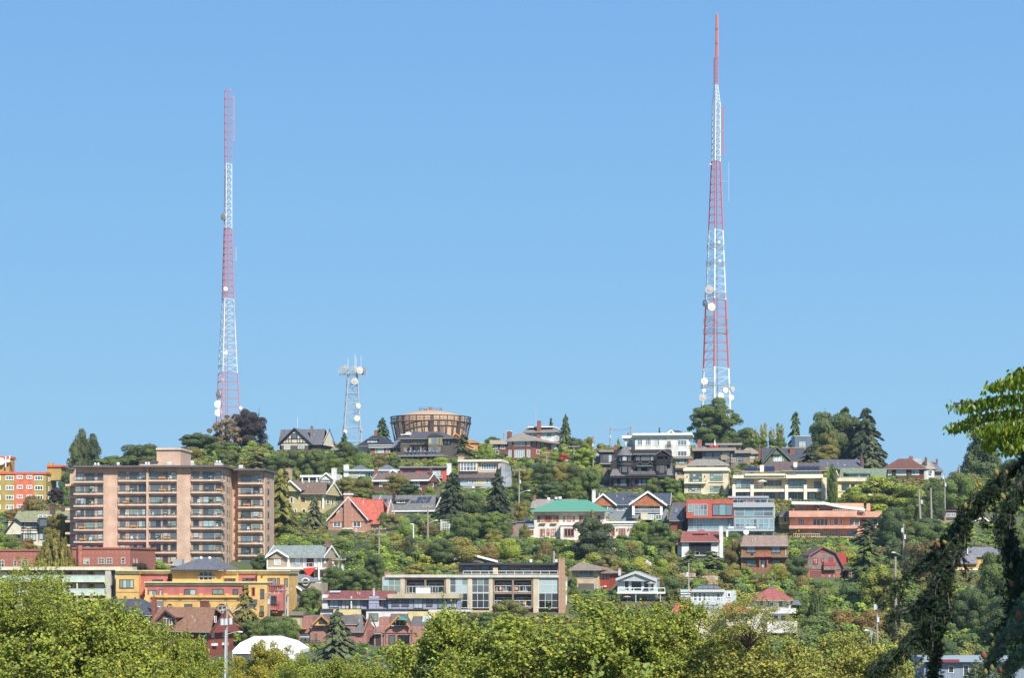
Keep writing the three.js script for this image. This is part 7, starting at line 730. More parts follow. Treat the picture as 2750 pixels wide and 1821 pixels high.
tree('conifer', 'deep', 2268, 1092, 2384, 1250, { d: 690, l: 'tall very dark fir on the right skyline' }); tree('round', 'dark', 2172, 1094, 2282, 1240, { d: 694, l: 'rounded dark green tree left of the tall dark fir on the skyline' }); tree('cedar', 'pine', 2224, 1086, 2312, 1250, { d: 706, l: 'ragged cedar top between the round tree and the tall dark fir' }); tree('conifer', 'blue', 2296, 1168, 2384, 1262, { d: 664, l: 'blue-green spruce at the right foot of the tall dark fir' });
tree('column', 'dark', 2550, 1146, 2706, 1346, { d: 640, l: 'broad dark conical tree left of the cedar and under the bright leafy branch' });
tree('cedar', 'olive', 716, 1250, 800, 1452, { d: 530, l: 'tall layered cedar along the right edge of the peach apartment tower' }); tree('cedar', 'olive', 636, 1214, 752, 1275, { d: 640, l: 'flat-branched cedar behind the right wing of the peach apartment tower' });
tree('column', 'pine', 188, 1148, 256, 1310, { d: 640, l: 'tallest of three dark green poplars at left of the tower roof' }); tree('column', 'pine', 164, 1182, 238, 1315, { d: 636, l: 'left and shorter of three dark green poplars beside the tower roof' }); tree('column', 'pine', 220, 1162, 282, 1310, { d: 644, l: 'right and narrow of three dark green poplars behind the tower roof' });
tree('sparse', 'light', 2008, 1150, 2036, 1216, { d: 690, l: 'pale slender bamboo-like tree, leftmost of four beside the great round tree' }); tree('sparse', 'light', 2036, 1136, 2064, 1214, { d: 694, l: 'pale slender bamboo-like tree, second of four beside the great round tree' }); tree('sparse', 'light', 2062, 1148, 2082, 1212, { d: 692, l: 'pale slender bamboo-like tree, third of four beside the great round tree' }); tree('sparse', 'light', 2078, 1136, 2108, 1214, { d: 696, l: 'pale slender bamboo-like tree, rightmost of four beside the great round tree' });
tree('cedar', 'mid', 2106, 1100, 2164, 1214, { d: 752, l: 'open-branched pine left of the blue-grey metal cube' });
tree('shrub', 'gold', 1053, 1432, 1077, 1462, { d: 530, l: 'small golden yellow shrub on the slope right of the orange-roofed house' }); tree('shrub', 'red', 1500, 1213, 1532, 1246, { d: 668, l: 'small reddish maple below the white mansard house' });
tree('shrub', 'purple', 342, 1499, 417, 1542, { d: 470, l: 'dark purple plum shrub in front of the flat red brick building' }); tree('round', 'purple', 2556, 1328, 2632, 1400, { d: 580, l: 'dark purple tree behind the cedar branch above the cream house' });
tree('weeping', 'mid', 2170, 1588, 2216, 1690, { d: 440, l: 'narrow weeping tree on the slope below the gambrel shingle house' }); tree('column', 'yellow', 1797, 1468, 1818, 1504, { d: 505, l: 'yellow-green climber on a tan post left of the red-tiled white house' });
trees(`
round dark 244 1222 356 1320 640
round dark 318 1186 436 1330 650
round dark 160 1268 196 1342 600
round purple 130 1308 176 1384 590
round mid 168 1300 200 1380 585
round brown 58 1330 138 1412 560
round brown 14 1364 74 1424 556
sparse olive 84 1340 138 1402 552
round olive 122 1378 202 1470 506
shrub mid 2 1432 60 1478
shrub brown 50 1440 104 1480
shrub bright -20 1420 22 1480
shrub mid 112 1440 150 1478
shrub bright 412 1496 464 1540 476
shrub mid 360 1498 392 1520 482
round dark 484 1160 590 1320 684
round mid 556 1186 650 1310 680
round olive 486 1200 560 1320 664
round dark 580 1208 650 1320 646
round dark 690 1222 764 1285 640
round dark 744 1208 812 1280
round dark 800 1204 880 1285
round mid 866 1216 926 1276
round dark 898 1186 970 1268 664
shrub mid 950 1210 1004 1262
shrub brown 998 1214 1048 1262
shrub dark 1040 1220 1084 1260
conifer dark 908 1160 942 1206 704
conifer dark 992 1120 1062 1206 716
shrub light 1042 1210 1070 1242
shrub bright 1146 1224 1210 1262
shrub mid 1195 1222 1250 1264
shrub olive 1100 1238 1150 1264
cedar pine 1214 1164 1278 1220 668
shrub bright 1286 1184 1330 1232 672
round dark 1302 1172 1352 1214 716
shrub mid 1244 1206 1294 1232
shrub mid 1330 1214 1364 1238
shrub yellow 1290 1216 1328 1238
round olive 894 1278 964 1344
round olive 946 1280 1004 1344
shrub mid 930 1316 1000 1350
shrub mid 990 1316 1062 1346
shrub dark 1056 1318 1130 1348
round olive 1030 1274 1108 1322 596
round dark 1070 1296 1130 1336 590
shrub bright 1134 1300 1172 1334
cedar deep 1168 1264 1262 1402
round deep 1176 1310 1238 1404 566
shrub dark 1236 1318 1300 1378
round mid 1206 1376 1290 1456
round mid 1272 1372 1370 1446
round mid 1330 1398 1380 1452
shrub olive 1026 1374 1082 1424
shrub bright 1070 1388 1114 1440
shrub brown 1120 1390 1176 1440
shrub dark 1096 1380 1136 1410
shrub mid 1012 1370 1044 1424
shrub mid 906 1418 952 1456 538
shrub mid 872 1446 948 1474
shrub mid 940 1446 1014 1474
shrub olive 1004 1404 1036 1462
shrub brown 1074 1438 1118 1490
shrub bright 1010 1430 1050 1466
round deep 1086 1438 1118 1500
shrub olive 1112 1448 1170 1508
shrub bright 1160 1452 1210 1500
column mid 700 1345 748 1420
conifer blue 818 1330 872 1444 550
shrub bright 856 1430 892 1462
shrub mid 788 1436 846 1476
shrub mid 740 1402 800 1450
shrub bright 736 1440 790 1472
round dark 736 1392 790 1440 548
shrub mid 690 1440 744 1478
round olive 1370 1250 1432 1318
round dark 1424 1238 1494 1306
round mid 1376 1292 1440 1350
round dark 1430 1292 1534 1352
round olive 1474 1240 1528 1306
round dark 1506 1246 1572 1300
round mid 1546 1250 1622 1352
round mid 1500 1284 1572 1354
shrub yellow 1430 1194 1474 1236
shrub bright 1470 1212 1506 1240
round dark 1522 1172 1574 1230 690
round yellow 1562 1172 1596 1222 684
round bright 1534 1200 1600 1256
shrub bright 1600 1196 1630 1214 700
conifer dark 1462 1120 1498 1170 740
conifer dark 1496 1110 1542 1204 726
conifer dark 1763 1146 1778 1176 730
column bright 1653 1176 1668 1212 716
shrub mid 1388 1336 1430 1390
shrub olive 1392 1402 1426 1446 530
round mid 1727 1282 1772 1336 600
round mid 1764 1280 1834 1346 600
shrub bright 1790 1320 1842 1352
shrub bright 1696 1392 1752 1452
round mid 1738 1398 1802 1470
shrub mid 1646 1432 1710 1462
round dark 1970 1148 2040 1216 700
round mid 2016 1170 2060 1222 690
round mid 2060 1172 2112 1224 690
round olive 2182 1194 2252 1258 664
cedar pine 2138 1194 2212 1256 642
shrub yellow 2010 1226 2062 1254
shrub mid 1972 1238 2016 1270
column mid 2218 1244 2250 1350
shrub olive 1966 1260 1992 1284
conifer dark 1926 1302 1950 1344 600
round dark 2330 1236 2370 1262 662
round dark 2472 1288 2536 1404
round mid 2530 1268 2626 1380
shrub brown 2534 1262 2606 1312 640
round mid 2680 1226 2744 1300 640
round mid 2664 1290 2760 1370 610
column dark 2738 1190 2790 1300 640
round mid 2410 1330 2486 1424
round dark 2346 1360 2434 1470
cedar pine 2290 1390 2366 1470 524
conifer mid 2276 1438 2384 1572
round dark 2424 1402 2514 1470
round dark 2372 1438 2438 1540
round brown 2420 1444 2536 1566
round dark 2440 1390 2530 1440
round yellow 2308 1512 2424 1646
round dark 2624 1470 2722 1630
round mid 2690 1420 2790 1560
round dark 2556 1572 2650 1700
round dark 2640 1590 2780 1740
round olive 2460 1540 2560 1690
shrub olive 2240 1460 2290 1510
round dark 1720 1438 1796 1490
round mid 1776 1436 1832 1486
cedar mid 1824 1474 1886 1550 492
cedar mid 1872 1478 1950 1550 490
round brown 1940 1452 1992 1528
shrub mid 1930 1426 1992 1462
shrub olive 1930 1508 1996 1562
shrub bright 1984 1514 2024 1560
shrub yellow 2058 1508 2122 1562
round dark 2108 1488 2172 1558
shrub olive 2000 1540 2090 1584
shrub brown 2128 1540 2180 1600
shrub mid 1770 1538 1836 1600
shrub bright 1830 1548 1896 1596
shrub mid 2180 1552 2256 1610
shrub mid 2240 1556 2324 1620
shrub brown 2214 1626 2300 1700
shrub brown 2286 1630 2388 1704
round mid 2100 1580 2170 1660
shrub mid 980 1480 1034 1552
round dark 978 1484 1030 1560
shrub olive 1076 1510 1164 1552
round mid 862 1520 942 1600 466
round mid 920 1522 1002 1600 462
shrub dark 990 1538 1030 1590
round dark 1146 1446 1232 1516
shrub olive 1186 1436 1292 1508
shrub brown 1284 1450 1340 1506
shrub olive 1296 1412 1356 1470
shrub bright 1336 1440 1404 1500
shrub dark 1408 1452 1436 1492
shrub yellow 1376 1486 1440 1520
shrub brown 1436 1448 1500 1520
shrub mid 1482 1442 1530 1492
shrub olive 1604 1480 1668 1540
shrub olive 1658 1448 1730 1500
shrub yellow 1660 1490 1744 1540
shrub brown 1590 1500 1640 1540
shrub bright 1750 1496 1800 1550
column mid 1528 1548 1556 1640 462
round dark 676 1488 722 1540 480
round dark 800 1574 870 1650
shrub bright 826 1628 850 1660
shrub olive 842 1606 872 1650
round mid 640 1662 712 1732 410
round mid 696 1648 768 1730 412
round mid 748 1654 810 1730 414
shrub mid 1566 1588 1606 1640 452
shrub mid 1640 1580 1668 1630 456
round olive 1316 1610 1420 1680 436
shrub mid 960 1736 985 1772 404
round mid 690 1270 740 1300 560
round dark 2486 1708 2572 1800 386
round mid 2690 1716 2770 1810 386
round mid 1246 1640 1330 1700 428
round olive 1200 1648 1262 1700 424
round dark 2226 1104 2312 1246 698
round olive 2196 1150 2250 1250 690
cedar dark 1196 1340 1240 1404 572
round bright 1240 1344 1296 1392 578
round olive 1376 1344 1420 1400 548`);
// tree labels: colour and form, then the nearest house and side; alike ones are told apart by their order
{
  const rel = (x, y, b) => { const [a, c, t, q] = b.px, mx = (a + c) / 2, my = (t + q) / 2, dx = x < a ? a - x : x > c ? x - c : 0, dy = y < t ? t - y : y > q ? y - q : 0; const side = dx >= dy ? (x < mx ? 'left of' : 'right of') : (y < my ? 'above' : 'below'); return [Math.hypot(dx, dy * 1.4) + Math.hypot(x - mx, y - my) * .15, dx + dy === 0 ? (y > my ? 'in front of' : 'against') : side]; };
  const by = {}; for (const t of autoTrees) { let best; for (const b of blds) { const r = rel(t[2], t[3], b); if (!best || r[0] < best[0]) best = [...r, b.short]; } const l = `${t[1]} ${best[1]} the ${best[2]}`; (by[l] ??= []).push(t); }
  const ord = ['leftmost', 'second from left', 'third from left', 'fourth from left', 'fifth from left', 'sixth from left'];
  for (const [l, a] of Object.entries(by)) { a.sort((p, q) => p[2] - q[2]); a.forEach((t, i) => { t[0].userData.label = a.length === 1 ? l : a.length === 2 ? (i ? 'right-hand ' : 'left-hand ') + l : (i === a.length - 1 ? 'rightmost ' : ord[i] + ' ').trim() + ' ' + l; }); }
}
// ---------- ground cover and shrubbery of the slope: masses nobody could count ----------
{
  const feet = blds.map((b) => { b.g.updateMatrixWorld(true); const box = new THREE.Box3().setFromObject(b.g); return [box.min.x - .6, box.max.x + .6, box.min.z - .6, box.max.z + 1.2]; });
  const blocked = (x, z) => feet.some((f) => x > f[0] && x < f[1] && z > f[2] && z < f[3]);
  srand(404);
  const tuft = lobed(401, 190, .21, 7, .18, .3, (y) => .5 * Math.sqrt(Math.max(0, 1 - y * y))), bush = lobed(402, 950, .1, 13, .18, .3, (y) => .5 * Math.sqrt(Math.max(0, 1 - y * y)));
  const m4 = new THREE.Matrix4(), q4 = new THREE.Quaternion(), pal = [['mid', 4], ['bright', 4], ['olive', 4], ['dark', 3], ['yellow', 1.2], ['brown', 2.2]], base = new THREE.MeshPhysicalMaterial({ color: 0xffffff, vertexColors: true, roughness: .8, side: THREE.DoubleSide, transmission: .2, thickness: 0, name: 'leaves_cover' });
  const colAt = (x, z) => { const n = fbm(x / 22, z / 22, 11) + R(-.14, .14); const k = n < -.62 ? 'brown' : n < -.22 ? 'olive' : n < .02 ? 'mid' : n < .24 ? 'bright' : n < .48 ? 'mid' : 'yellow'; return new THREE.Color().setRGB(...LEAFC[k]).multiplyScalar(R(.92, 1.12)); };
  const fill = (name, label, geo, n, sc, rule) => { const M = [], C = []; for (let i = 0; i < n; i++) { const d = 386 + Math.pow(R(), .8) * 330, u = R(-.30, .30), x = u * d, z = -d; const S0 = sc(); if (blocked(x, z) || !rule(x, z, d, S0)) continue; m4.compose(V(x, heightAt(x, z) - .25 * S0[1], z), q4.setFromAxisAngle(V(0, 1, 0), R(6.28)), V(S0[0], S0[1], S0[0])); M.push(m4.clone()); C.push(colAt(x, z)); } const o = new THREE.InstancedMesh(geo, base, M.length); M.forEach((m, i) => { o.setMatrixAt(i, m); o.setColorAt(i, C[i]); }); o.name = name; o.userData = { kind: 'stuff', label, category: name.replace('_', ' ') }; o.castShadow = o.receiveShadow = true; scene.add(o); };
  fill('ground_cover', 'low mixed green and brown plants covering the whole hillside', tuft, 26000, () => [R(1.4, 3), R(.8, 1.7)], () => true);
  // taller bushes only where they do not stand in front of a building's face
  const free = (x, z, d, S0) => { const px = CX + x * F / d, hw = S0[0] * .5 * F / d, gy = HY - (heightAt(x, z) - CAMY) * F / d, ty = gy - S0[1] * .75 * F / d; return !blds.some((b) => b.d > d - 2 && px + hw > b.px[0] && px - hw < b.px[1] && ty < b.px[3] - 6 && gy > b.px[2]); };
  fill('shrubbery', 'mixed bushes massed on the slope between the houses', bush, 9000, () => { const w = R(2.2, 5); return [w, w * R(.6, 1.05)]; }, free);
}
// ---------- garden walls, fence, rockery ----------
{ const st = mat('#cdb898', 'stucco'), gw = mat('#b9ad9c', 'stucco'); srand(991);
  const wallOf = (label, x0, y0, x1, y1, d, m) => { const a = pt(x0, y1, d), w = (x1 - x0) * d / F, h = (y1 - y0) * d / F, g = thing('retaining_wall', label, 'wall', V((x0 + (x1 - x0) / 2 - CX) * d / F, a.y, -d)); const rows = Math.max(2, Math.round(h / .5)), cols = Math.max(3, Math.round(w / .9)); mesh('backing', boxG(-w / 2, w / 2, -1.5, h - .1, -.7, -.15), m, g); for (let r = 0; r < rows; r++) for (let c = 0; c < cols; c++) { const bw = w / cols, u = -w / 2 + bw * (c + (r % 2 ? .5 : 0)); if (u + bw > w / 2 + .1) continue; const o = mesh('stone', unit, R() < .5 ? m : mat(pick(['#c2a988', '#d8c8aa', '#b8a48a']), 'stucco'), g); o.scale.set(bw * .94, h / rows * .9, .4 + R() * .2); o.position.set(u + bw / 2, h / rows * (r + .5), -.15 + R(-.06, .06)); } };
  wallOf('rough tan stone retaining wall on the slope below the red-tiled white house', 1886, 1546, 1928, 1570, 468, st); wallOf('low stone retaining wall beside the pines below the red-tiled white house', 1826, 1538, 1868, 1550, 474, st); wallOf('grey retaining wall by the path above the lavender townhouse row', 1084, 1498, 1106, 1510, 506, gw); wallOf('tan stone wall in the leaves below the gambrel shingle house', 2282, 1622, 2312, 1632, 448, gw);
  const f = thing('garden_fence', 'weathered grey picket fence below the left annex of the green-tiled mansion', 'fence', V((1428 - CX) * 526 / F, pt(1428, 1456, 526).y, -526)); const W = 7.5; for (let i = 0; i < 22; i++) mesh('picket', boxG(-W / 2 + i * W / 22, -W / 2 + i * W / 22 + .18, 0, 1.15, 0, .05), mat('#8c7c70', 'board'), f); for (const y of [.3, .85]) mesh('fence_rail', boxG(-W / 2, W / 2, y, y + .1, -.06, 0), mat('#8c7c70', 'board'), f);
  const rk = new THREE.IcosahedronGeometry(1, 1); for (const [px, py, d, n, l] of [[1652, 1488, 506, 9, 'pale rockery on the slope right of the dark oak'], [1720, 1526, 488, 7, 'small rockery on the slope above the pale grey gable house']]) { const a = pt(px, py, d), g = thing('rockery', l, 'rocks', V(a.x, heightAt(a.x, -d), -d)); for (let i = 0; i < n; i++) { const o = mesh('rock', rk, mat(pick(['#c9bda8', '#b5a894', '#d6ccba']), 'stucco'), g); o.position.set(R(-2, 2), R(.2, 2.2), R(.4, 1.4)); o.scale.set(R(.5, .9), R(.35, .6), R(.5, .8)); o.rotation.set(R(3), R(3), R(3)); } }
  const c = thing('concrete_post', 'tall tan concrete post below the yellow-green climber left of the red-tiled house', 'post', V((1806 - CX) * 505 / F, pt(1806, 1524, 505).y, -505)); mesh('shaft', boxG(-.62, .62, -1, 2.6, -.5, .5), st, c); mesh('cap', boxG(-.7, .7, 2.6, 2.8, -.58, .58), st, c); }
// ---------- poles, lamps, wires ----------
const POLE = mat('#c4b6a6', 'board', { k: .8 }), STEEL = mat('#c4c8cc', '', { r: .5 }), CAN = mat('#d4d8d8', '', { r: .5 });
function pole(label, x0, y0, x1, y1, d, o = {}) {
  const s = d / F, foot = pt(x1, y1, d), yg = Math.min(foot.y, heightAt(foot.x, foot.z)); const g = thing(o.n ?? 'utility_pole', label, o.c ?? 'utility pole', V(foot.x, yg, foot.z)); const top = pt(x0, y0, d).sub(g.position), r = (o.r ?? .17) * 1.25, m = o.m ?? POLE; mesh('shaft', barG(V(0, -.5, 0), top, r * 1.15, r * .8, 10), m, g);
  const P = (px, py, z = 0) => pt(px, py, d).sub(g.position).add(V(0, 0, z));
  if (o.arm) for (const [a, b, y] of o.arm) { const c = mesh('crossarm', boxG((a - b) / 2 * s, (b - a) / 2 * s, -.09, .09, -.07, .07), o.am ?? POLE, g); c.position.copy(P((a + b) / 2, y, .22)); c.rotation.z = o.tilt ?? 0; for (let i = 0; i < 4; i++) mesh('insulator', new THREE.CylinderGeometry(.06, .08, .3, 6), CAN, c).position.set((b - a) * s * (-.45 + .3 * i), .22, 0); }
  if (o.cans) for (const [x, y] of o.cans) { const k = mesh('transformer', new THREE.CylinderGeometry(.34, .34, 1.05, 14), CAN, g); k.position.copy(P(x, y, .42)); mesh('lid', new THREE.ConeGeometry(.36, .16, 14), CAN, k).position.y = .6; mesh('bushing', new THREE.CylinderGeometry(.06, .06, .3, 6), POLE, k).position.set(.1, .75, 0); }
  if (o.lamp) { const [ax, ay, bx, by] = o.lamp, A = P(ax, ay), E = P(bx, by), mid = A.clone().lerp(E, .55); mid.y += Math.abs(E.x - A.x) * .12; const arm = mesh('lamp_arm', new THREE.TubeGeometry(new THREE.QuadraticBezierCurve3(A, mid, E), 10, .07, 6), STEEL, g); const h = mesh('lamp_head', new THREE.SphereGeometry(.5, 12, 8).scale(1, .34, .45), WHT, g); h.position.copy(E); }
  if (o.box) for (const [x, y] of o.box) mesh('meter_box', boxG(-.22, .22, -.5, .5, .1, .4), CAN, g).position.copy(P(x, y));
  if (o.brace) { const [a, b, c, e] = o.brace; mesh('brace', barG(P(a, b), P(c, e), .06, .06, 6), POLE, g); }
  return P;
}
pole('weathered utility pole with three transformer cans right of the brown-roofed brick house', 611, 1620, 608, 1812, 385, { arm: [[596, 634, 1636]], cans: [[598, 1671], [608.5, 1671], [621, 1669]], r: .2 });
pole('silver street lamp pole in front of the pole with three transformer cans', 607, 1692, 605, 1814, 380, { n: 'street_lamp', c: 'street lamp', m: STEEL, r: .17, lamp: [611, 1704, 646, 1697.5] });
pole('wooden pole with crossarm in front of the yellow stucco block, left of a pair', 726, 1592, 721, 1676, 418, { arm: [[712, 752, 1594]], box: [[723, 1616]], tilt: .05 });
pole('wooden pole with crossarm at the right corner of the yellow stucco block', 768, 1573, 766, 1668, 420, { arm: [[745, 786, 1584]] }); pole('grey steel service pole at the right corner of the yellow stucco block', 774, 1596, 771.5, 1664, 421, { m: STEEL, n: 'service_pole', r: .14 });
pole('tall wooden utility pole on the slope left of the lavender townhouse row', 1019, 1414, 1018, 1544, 505, { arm: [[999, 1038, 1421], [1005, 1036, 1437]] });
pole('utility pole with three grey transformer cans right of the red-sail house', 910, 1496, 910, 1566, 470, { arm: [[893, 930, 1503]], cans: [[899, 1526], [908, 1528], [920, 1526]] });
pole('slim white street lamp pole in the middle of the slope', 1110.5, 1409, 1111, 1493, 512, { n: 'street_lamp', c: 'street lamp', m: WHT, r: .14, lamp: [1110.5, 1411, 1107, 1408] });
pole('wooden pole with street lamp in front of the grey skylight house', 1149, 1356, 1149.5, 1456, 530, { lamp: [1151, 1406, 1172, 1398], arm: [[1136, 1162, 1347 + 14]] });
pole('wooden pole with lamp arm right of the grey skylight house beside the dark pines', 1236, 1332, 1235.5, 1394, 575, { arm: [[1219, 1247, 1336]], lamp: [1234, 1391, 1262, 1381], box: [[1238, 1357]] });
pole('tall wooden pole with street lamp left of the green-tiled mansion', 1394.6, 1258, 1393.5, 1400, 560, { arm: [[1376, 1411, 1263]], lamp: [1396, 1324, 1420, 1318], box: [[1397, 1294]] });
pole('wooden pole with street lamp below the white-framed brick house', 1468, 1212, 1467, 1292, 640, { lamp: [1469, 1271, 1492, 1263], arm: [[1456, 1476, 1217]] });
pole('wooden pole with crossarm below the red maple on the upper slope', 1541, 1196, 1541.5, 1250, 655, { arm: [[1527, 1556, 1200]], lamp: [1540, 1243, 1521, 1237], box: [[1541, 1222]] });
pole('wooden pole with street lamp left of the dark flat-roofed house', 1592.5, 1170, 1592.7, 1246, 655, { arm: [[1580, 1607, 1173.5]], lamp: [1591, 1219, 1569, 1213], box: [[1592, 1196]] });
pole('tall wooden pole with crossarm on the skyline left of the white cornice house', 1638.7, 1147, 1637.5, 1212, 705, { arm: [[1625, 1653, 1151]], lamp: [1636, 1208, 1620, 1193], box: [[1639, 1173]] });
pole('wooden pole with wide crossarm rising behind the left roof of the white cornice house', 1693, 1144, 1692.5, 1190, 725, { arm: [[1681, 1706, 1147.5]] });
pole('leaning pale wooden pole on the right slope, left of a pair', 2466, 1314, 2472.5, 1412, 541, { r: .24, box: [[2473, 1348]] }); pole('straight pale wooden pole on the right slope, right of a pair', 2498, 1310, 2501, 1412, 541, { r: .22 });
pole('tall thin wooden pole right of the pair of pale poles', 2535, 1272, 2536.5, 1372, 560, { box: [[2537, 1302], [2531, 1282]] }); pole('short wooden pole on the right skyline below the broad conifer', 2574.5, 1246, 2576, 1294, 625, { n: 'utility_pole' });
pole('wooden pole with street lamp right of the salmon terrace house', 2424.5, 1406, 2427, 1506, 478, { lamp: [2424, 1495, 2398, 1484], box: [[2421, 1424], [2428, 1442]] }); pole('bare wooden pole right of the yellow tree', 2403, 1495, 2404.5, 1646, 428, { r: .22 }); pole('black steel pole beside the bare wooden pole right of the yellow tree', 2412, 1608, 2414.5, 1704, 420, { m: MT.black, n: 'steel_pole', r: .2 });
pole('wooden pole with street lamp and a long brace at lower right by the leaves', 2353, 1626, 2356, 1745, 400, { lamp: [2354, 1703, 2324, 1693], box: [[2356, 1664], [2348, 1630]], brace: [2295, 1726, 2349, 1682] });
pole('wooden pole left of the white skylight-row house', 1848.5, 1512, 1849, 1590, 450, { box: [[1845, 1543]] }); pole('bare skyline post behind the white-framed brick house', 1353, 1159, 1353.5, 1186, 720, { n: 'post', c: 'post', r: .14, arm: [[1350, 1357, 1163]] });
{ const g = pole('square road sign on a thin post at lower right beside the braced pole', 2339, 1700, 2339, 1724, 396, { n: 'road_sign', c: 'sign', m: STEEL, r: .05 }); const o = scene.children[scene.children.length - 1]; mesh('sign_plate', boxG(-.26, .26, -.3, .3, .06, .09), mat('#9fb0b8'), o).position.copy(g(2339, 1702)); }
// wires
{ const wm = mat('#7c7c80'); const wire = (label, a, b, sag, n) => { const A = pt(...a), E = pt(...b), g = thing('power_line', label, 'power line', A); for (let i = 0; i < n; i++) { const off = V(0, -i * .35, i * .4), m = A.clone().lerp(E, .5).add(V(0, -sag - i * .2, 0)); mesh('wire', new THREE.TubeGeometry(new THREE.QuadraticBezierCurve3(off.clone(), m.sub(A).add(off), E.clone().sub(A).add(off)), 24, .036, 4), wm, g); } };
  wire('wires running from the slope pole down to the transformer pole', [1010, 1420, 505], [910, 1503, 470], 1.5, 3); wire('wires running up past the orange-roofed house to the skylight house pole', [1028, 1420, 505], [1149, 1360, 530], 1.6, 3); wire('wires between the skylight house pole and the pole beside the dark pines', [1149, 1360, 530], [1236, 1337, 575], 1.4, 2); wire('wires crossing the pines towards the pole left of the mansion', [1240, 1337, 575], [1380, 1264, 560], 2, 2); wire('wires climbing from the mansion pole to the pole below the brick house', [1400, 1263, 560], [1467, 1217, 640], 1.5, 2); wire('wires between the two skyline poles beside the white cornice house', [1645, 1151, 705], [1692, 1147, 725], 1, 2); wire('wires between the red maple pole and the pole by the dark flat-roofed house', [1545, 1199, 655], [1591, 1174, 655], .8, 2); wire('wires in front of the yellow stucco block', [608, 1636, 385], [724, 1596, 418], 1.6, 3); wire('single wire on the right slope by the lamp pole', [2424, 1456, 478], [2340, 1476, 470], .6, 1); }
// small pot plants on terraces
{ const c1 = lobed(501, 120, .3, 8, .2, .34, (y) => .5); const fl = new THREE.MeshStandardMaterial({ color: new THREE.Color(.42, .36, .5), vertexColors: true, roughness: .8, side: THREE.DoubleSide, name: 'flowers' }); for (const p of flowerPots) { const o = mesh('flowers', c1, fl, p); o.userData.kind = 'stuff'; o.position.y = .42; o.scale.set(1.3, 1, 1.1); } const lab = ['first', 'second', 'third']; towerPots.forEach((t) => { const o = mesh('leaves', c1, leafMat('mid'), t); o.userData.kind = 'stuff'; o.position.y = .35; o.scale.set(.85, 1, .85); }); terracePots.forEach((w, i) => { const t = thing('potted_plant', ['potted green bush at the left end of the salmon house top terrace', 'potted green bush in the middle of the salmon house top terrace', 'potted yellow-green bush on the lowest salmon house terrace'][i], 'potted plant', w); mesh('pot', new THREE.CylinderGeometry(.36, .26, .6, 10), mat('#a8684c'), t).position.y = .3; const o = mesh('leaves', c1, leafMat(i === 2 ? 'yellow' : 'mid'), t); o.userData.kind = 'stuff'; o.position.y = .5; o.scale.set(1.5, 1.5, 1.5); }); }
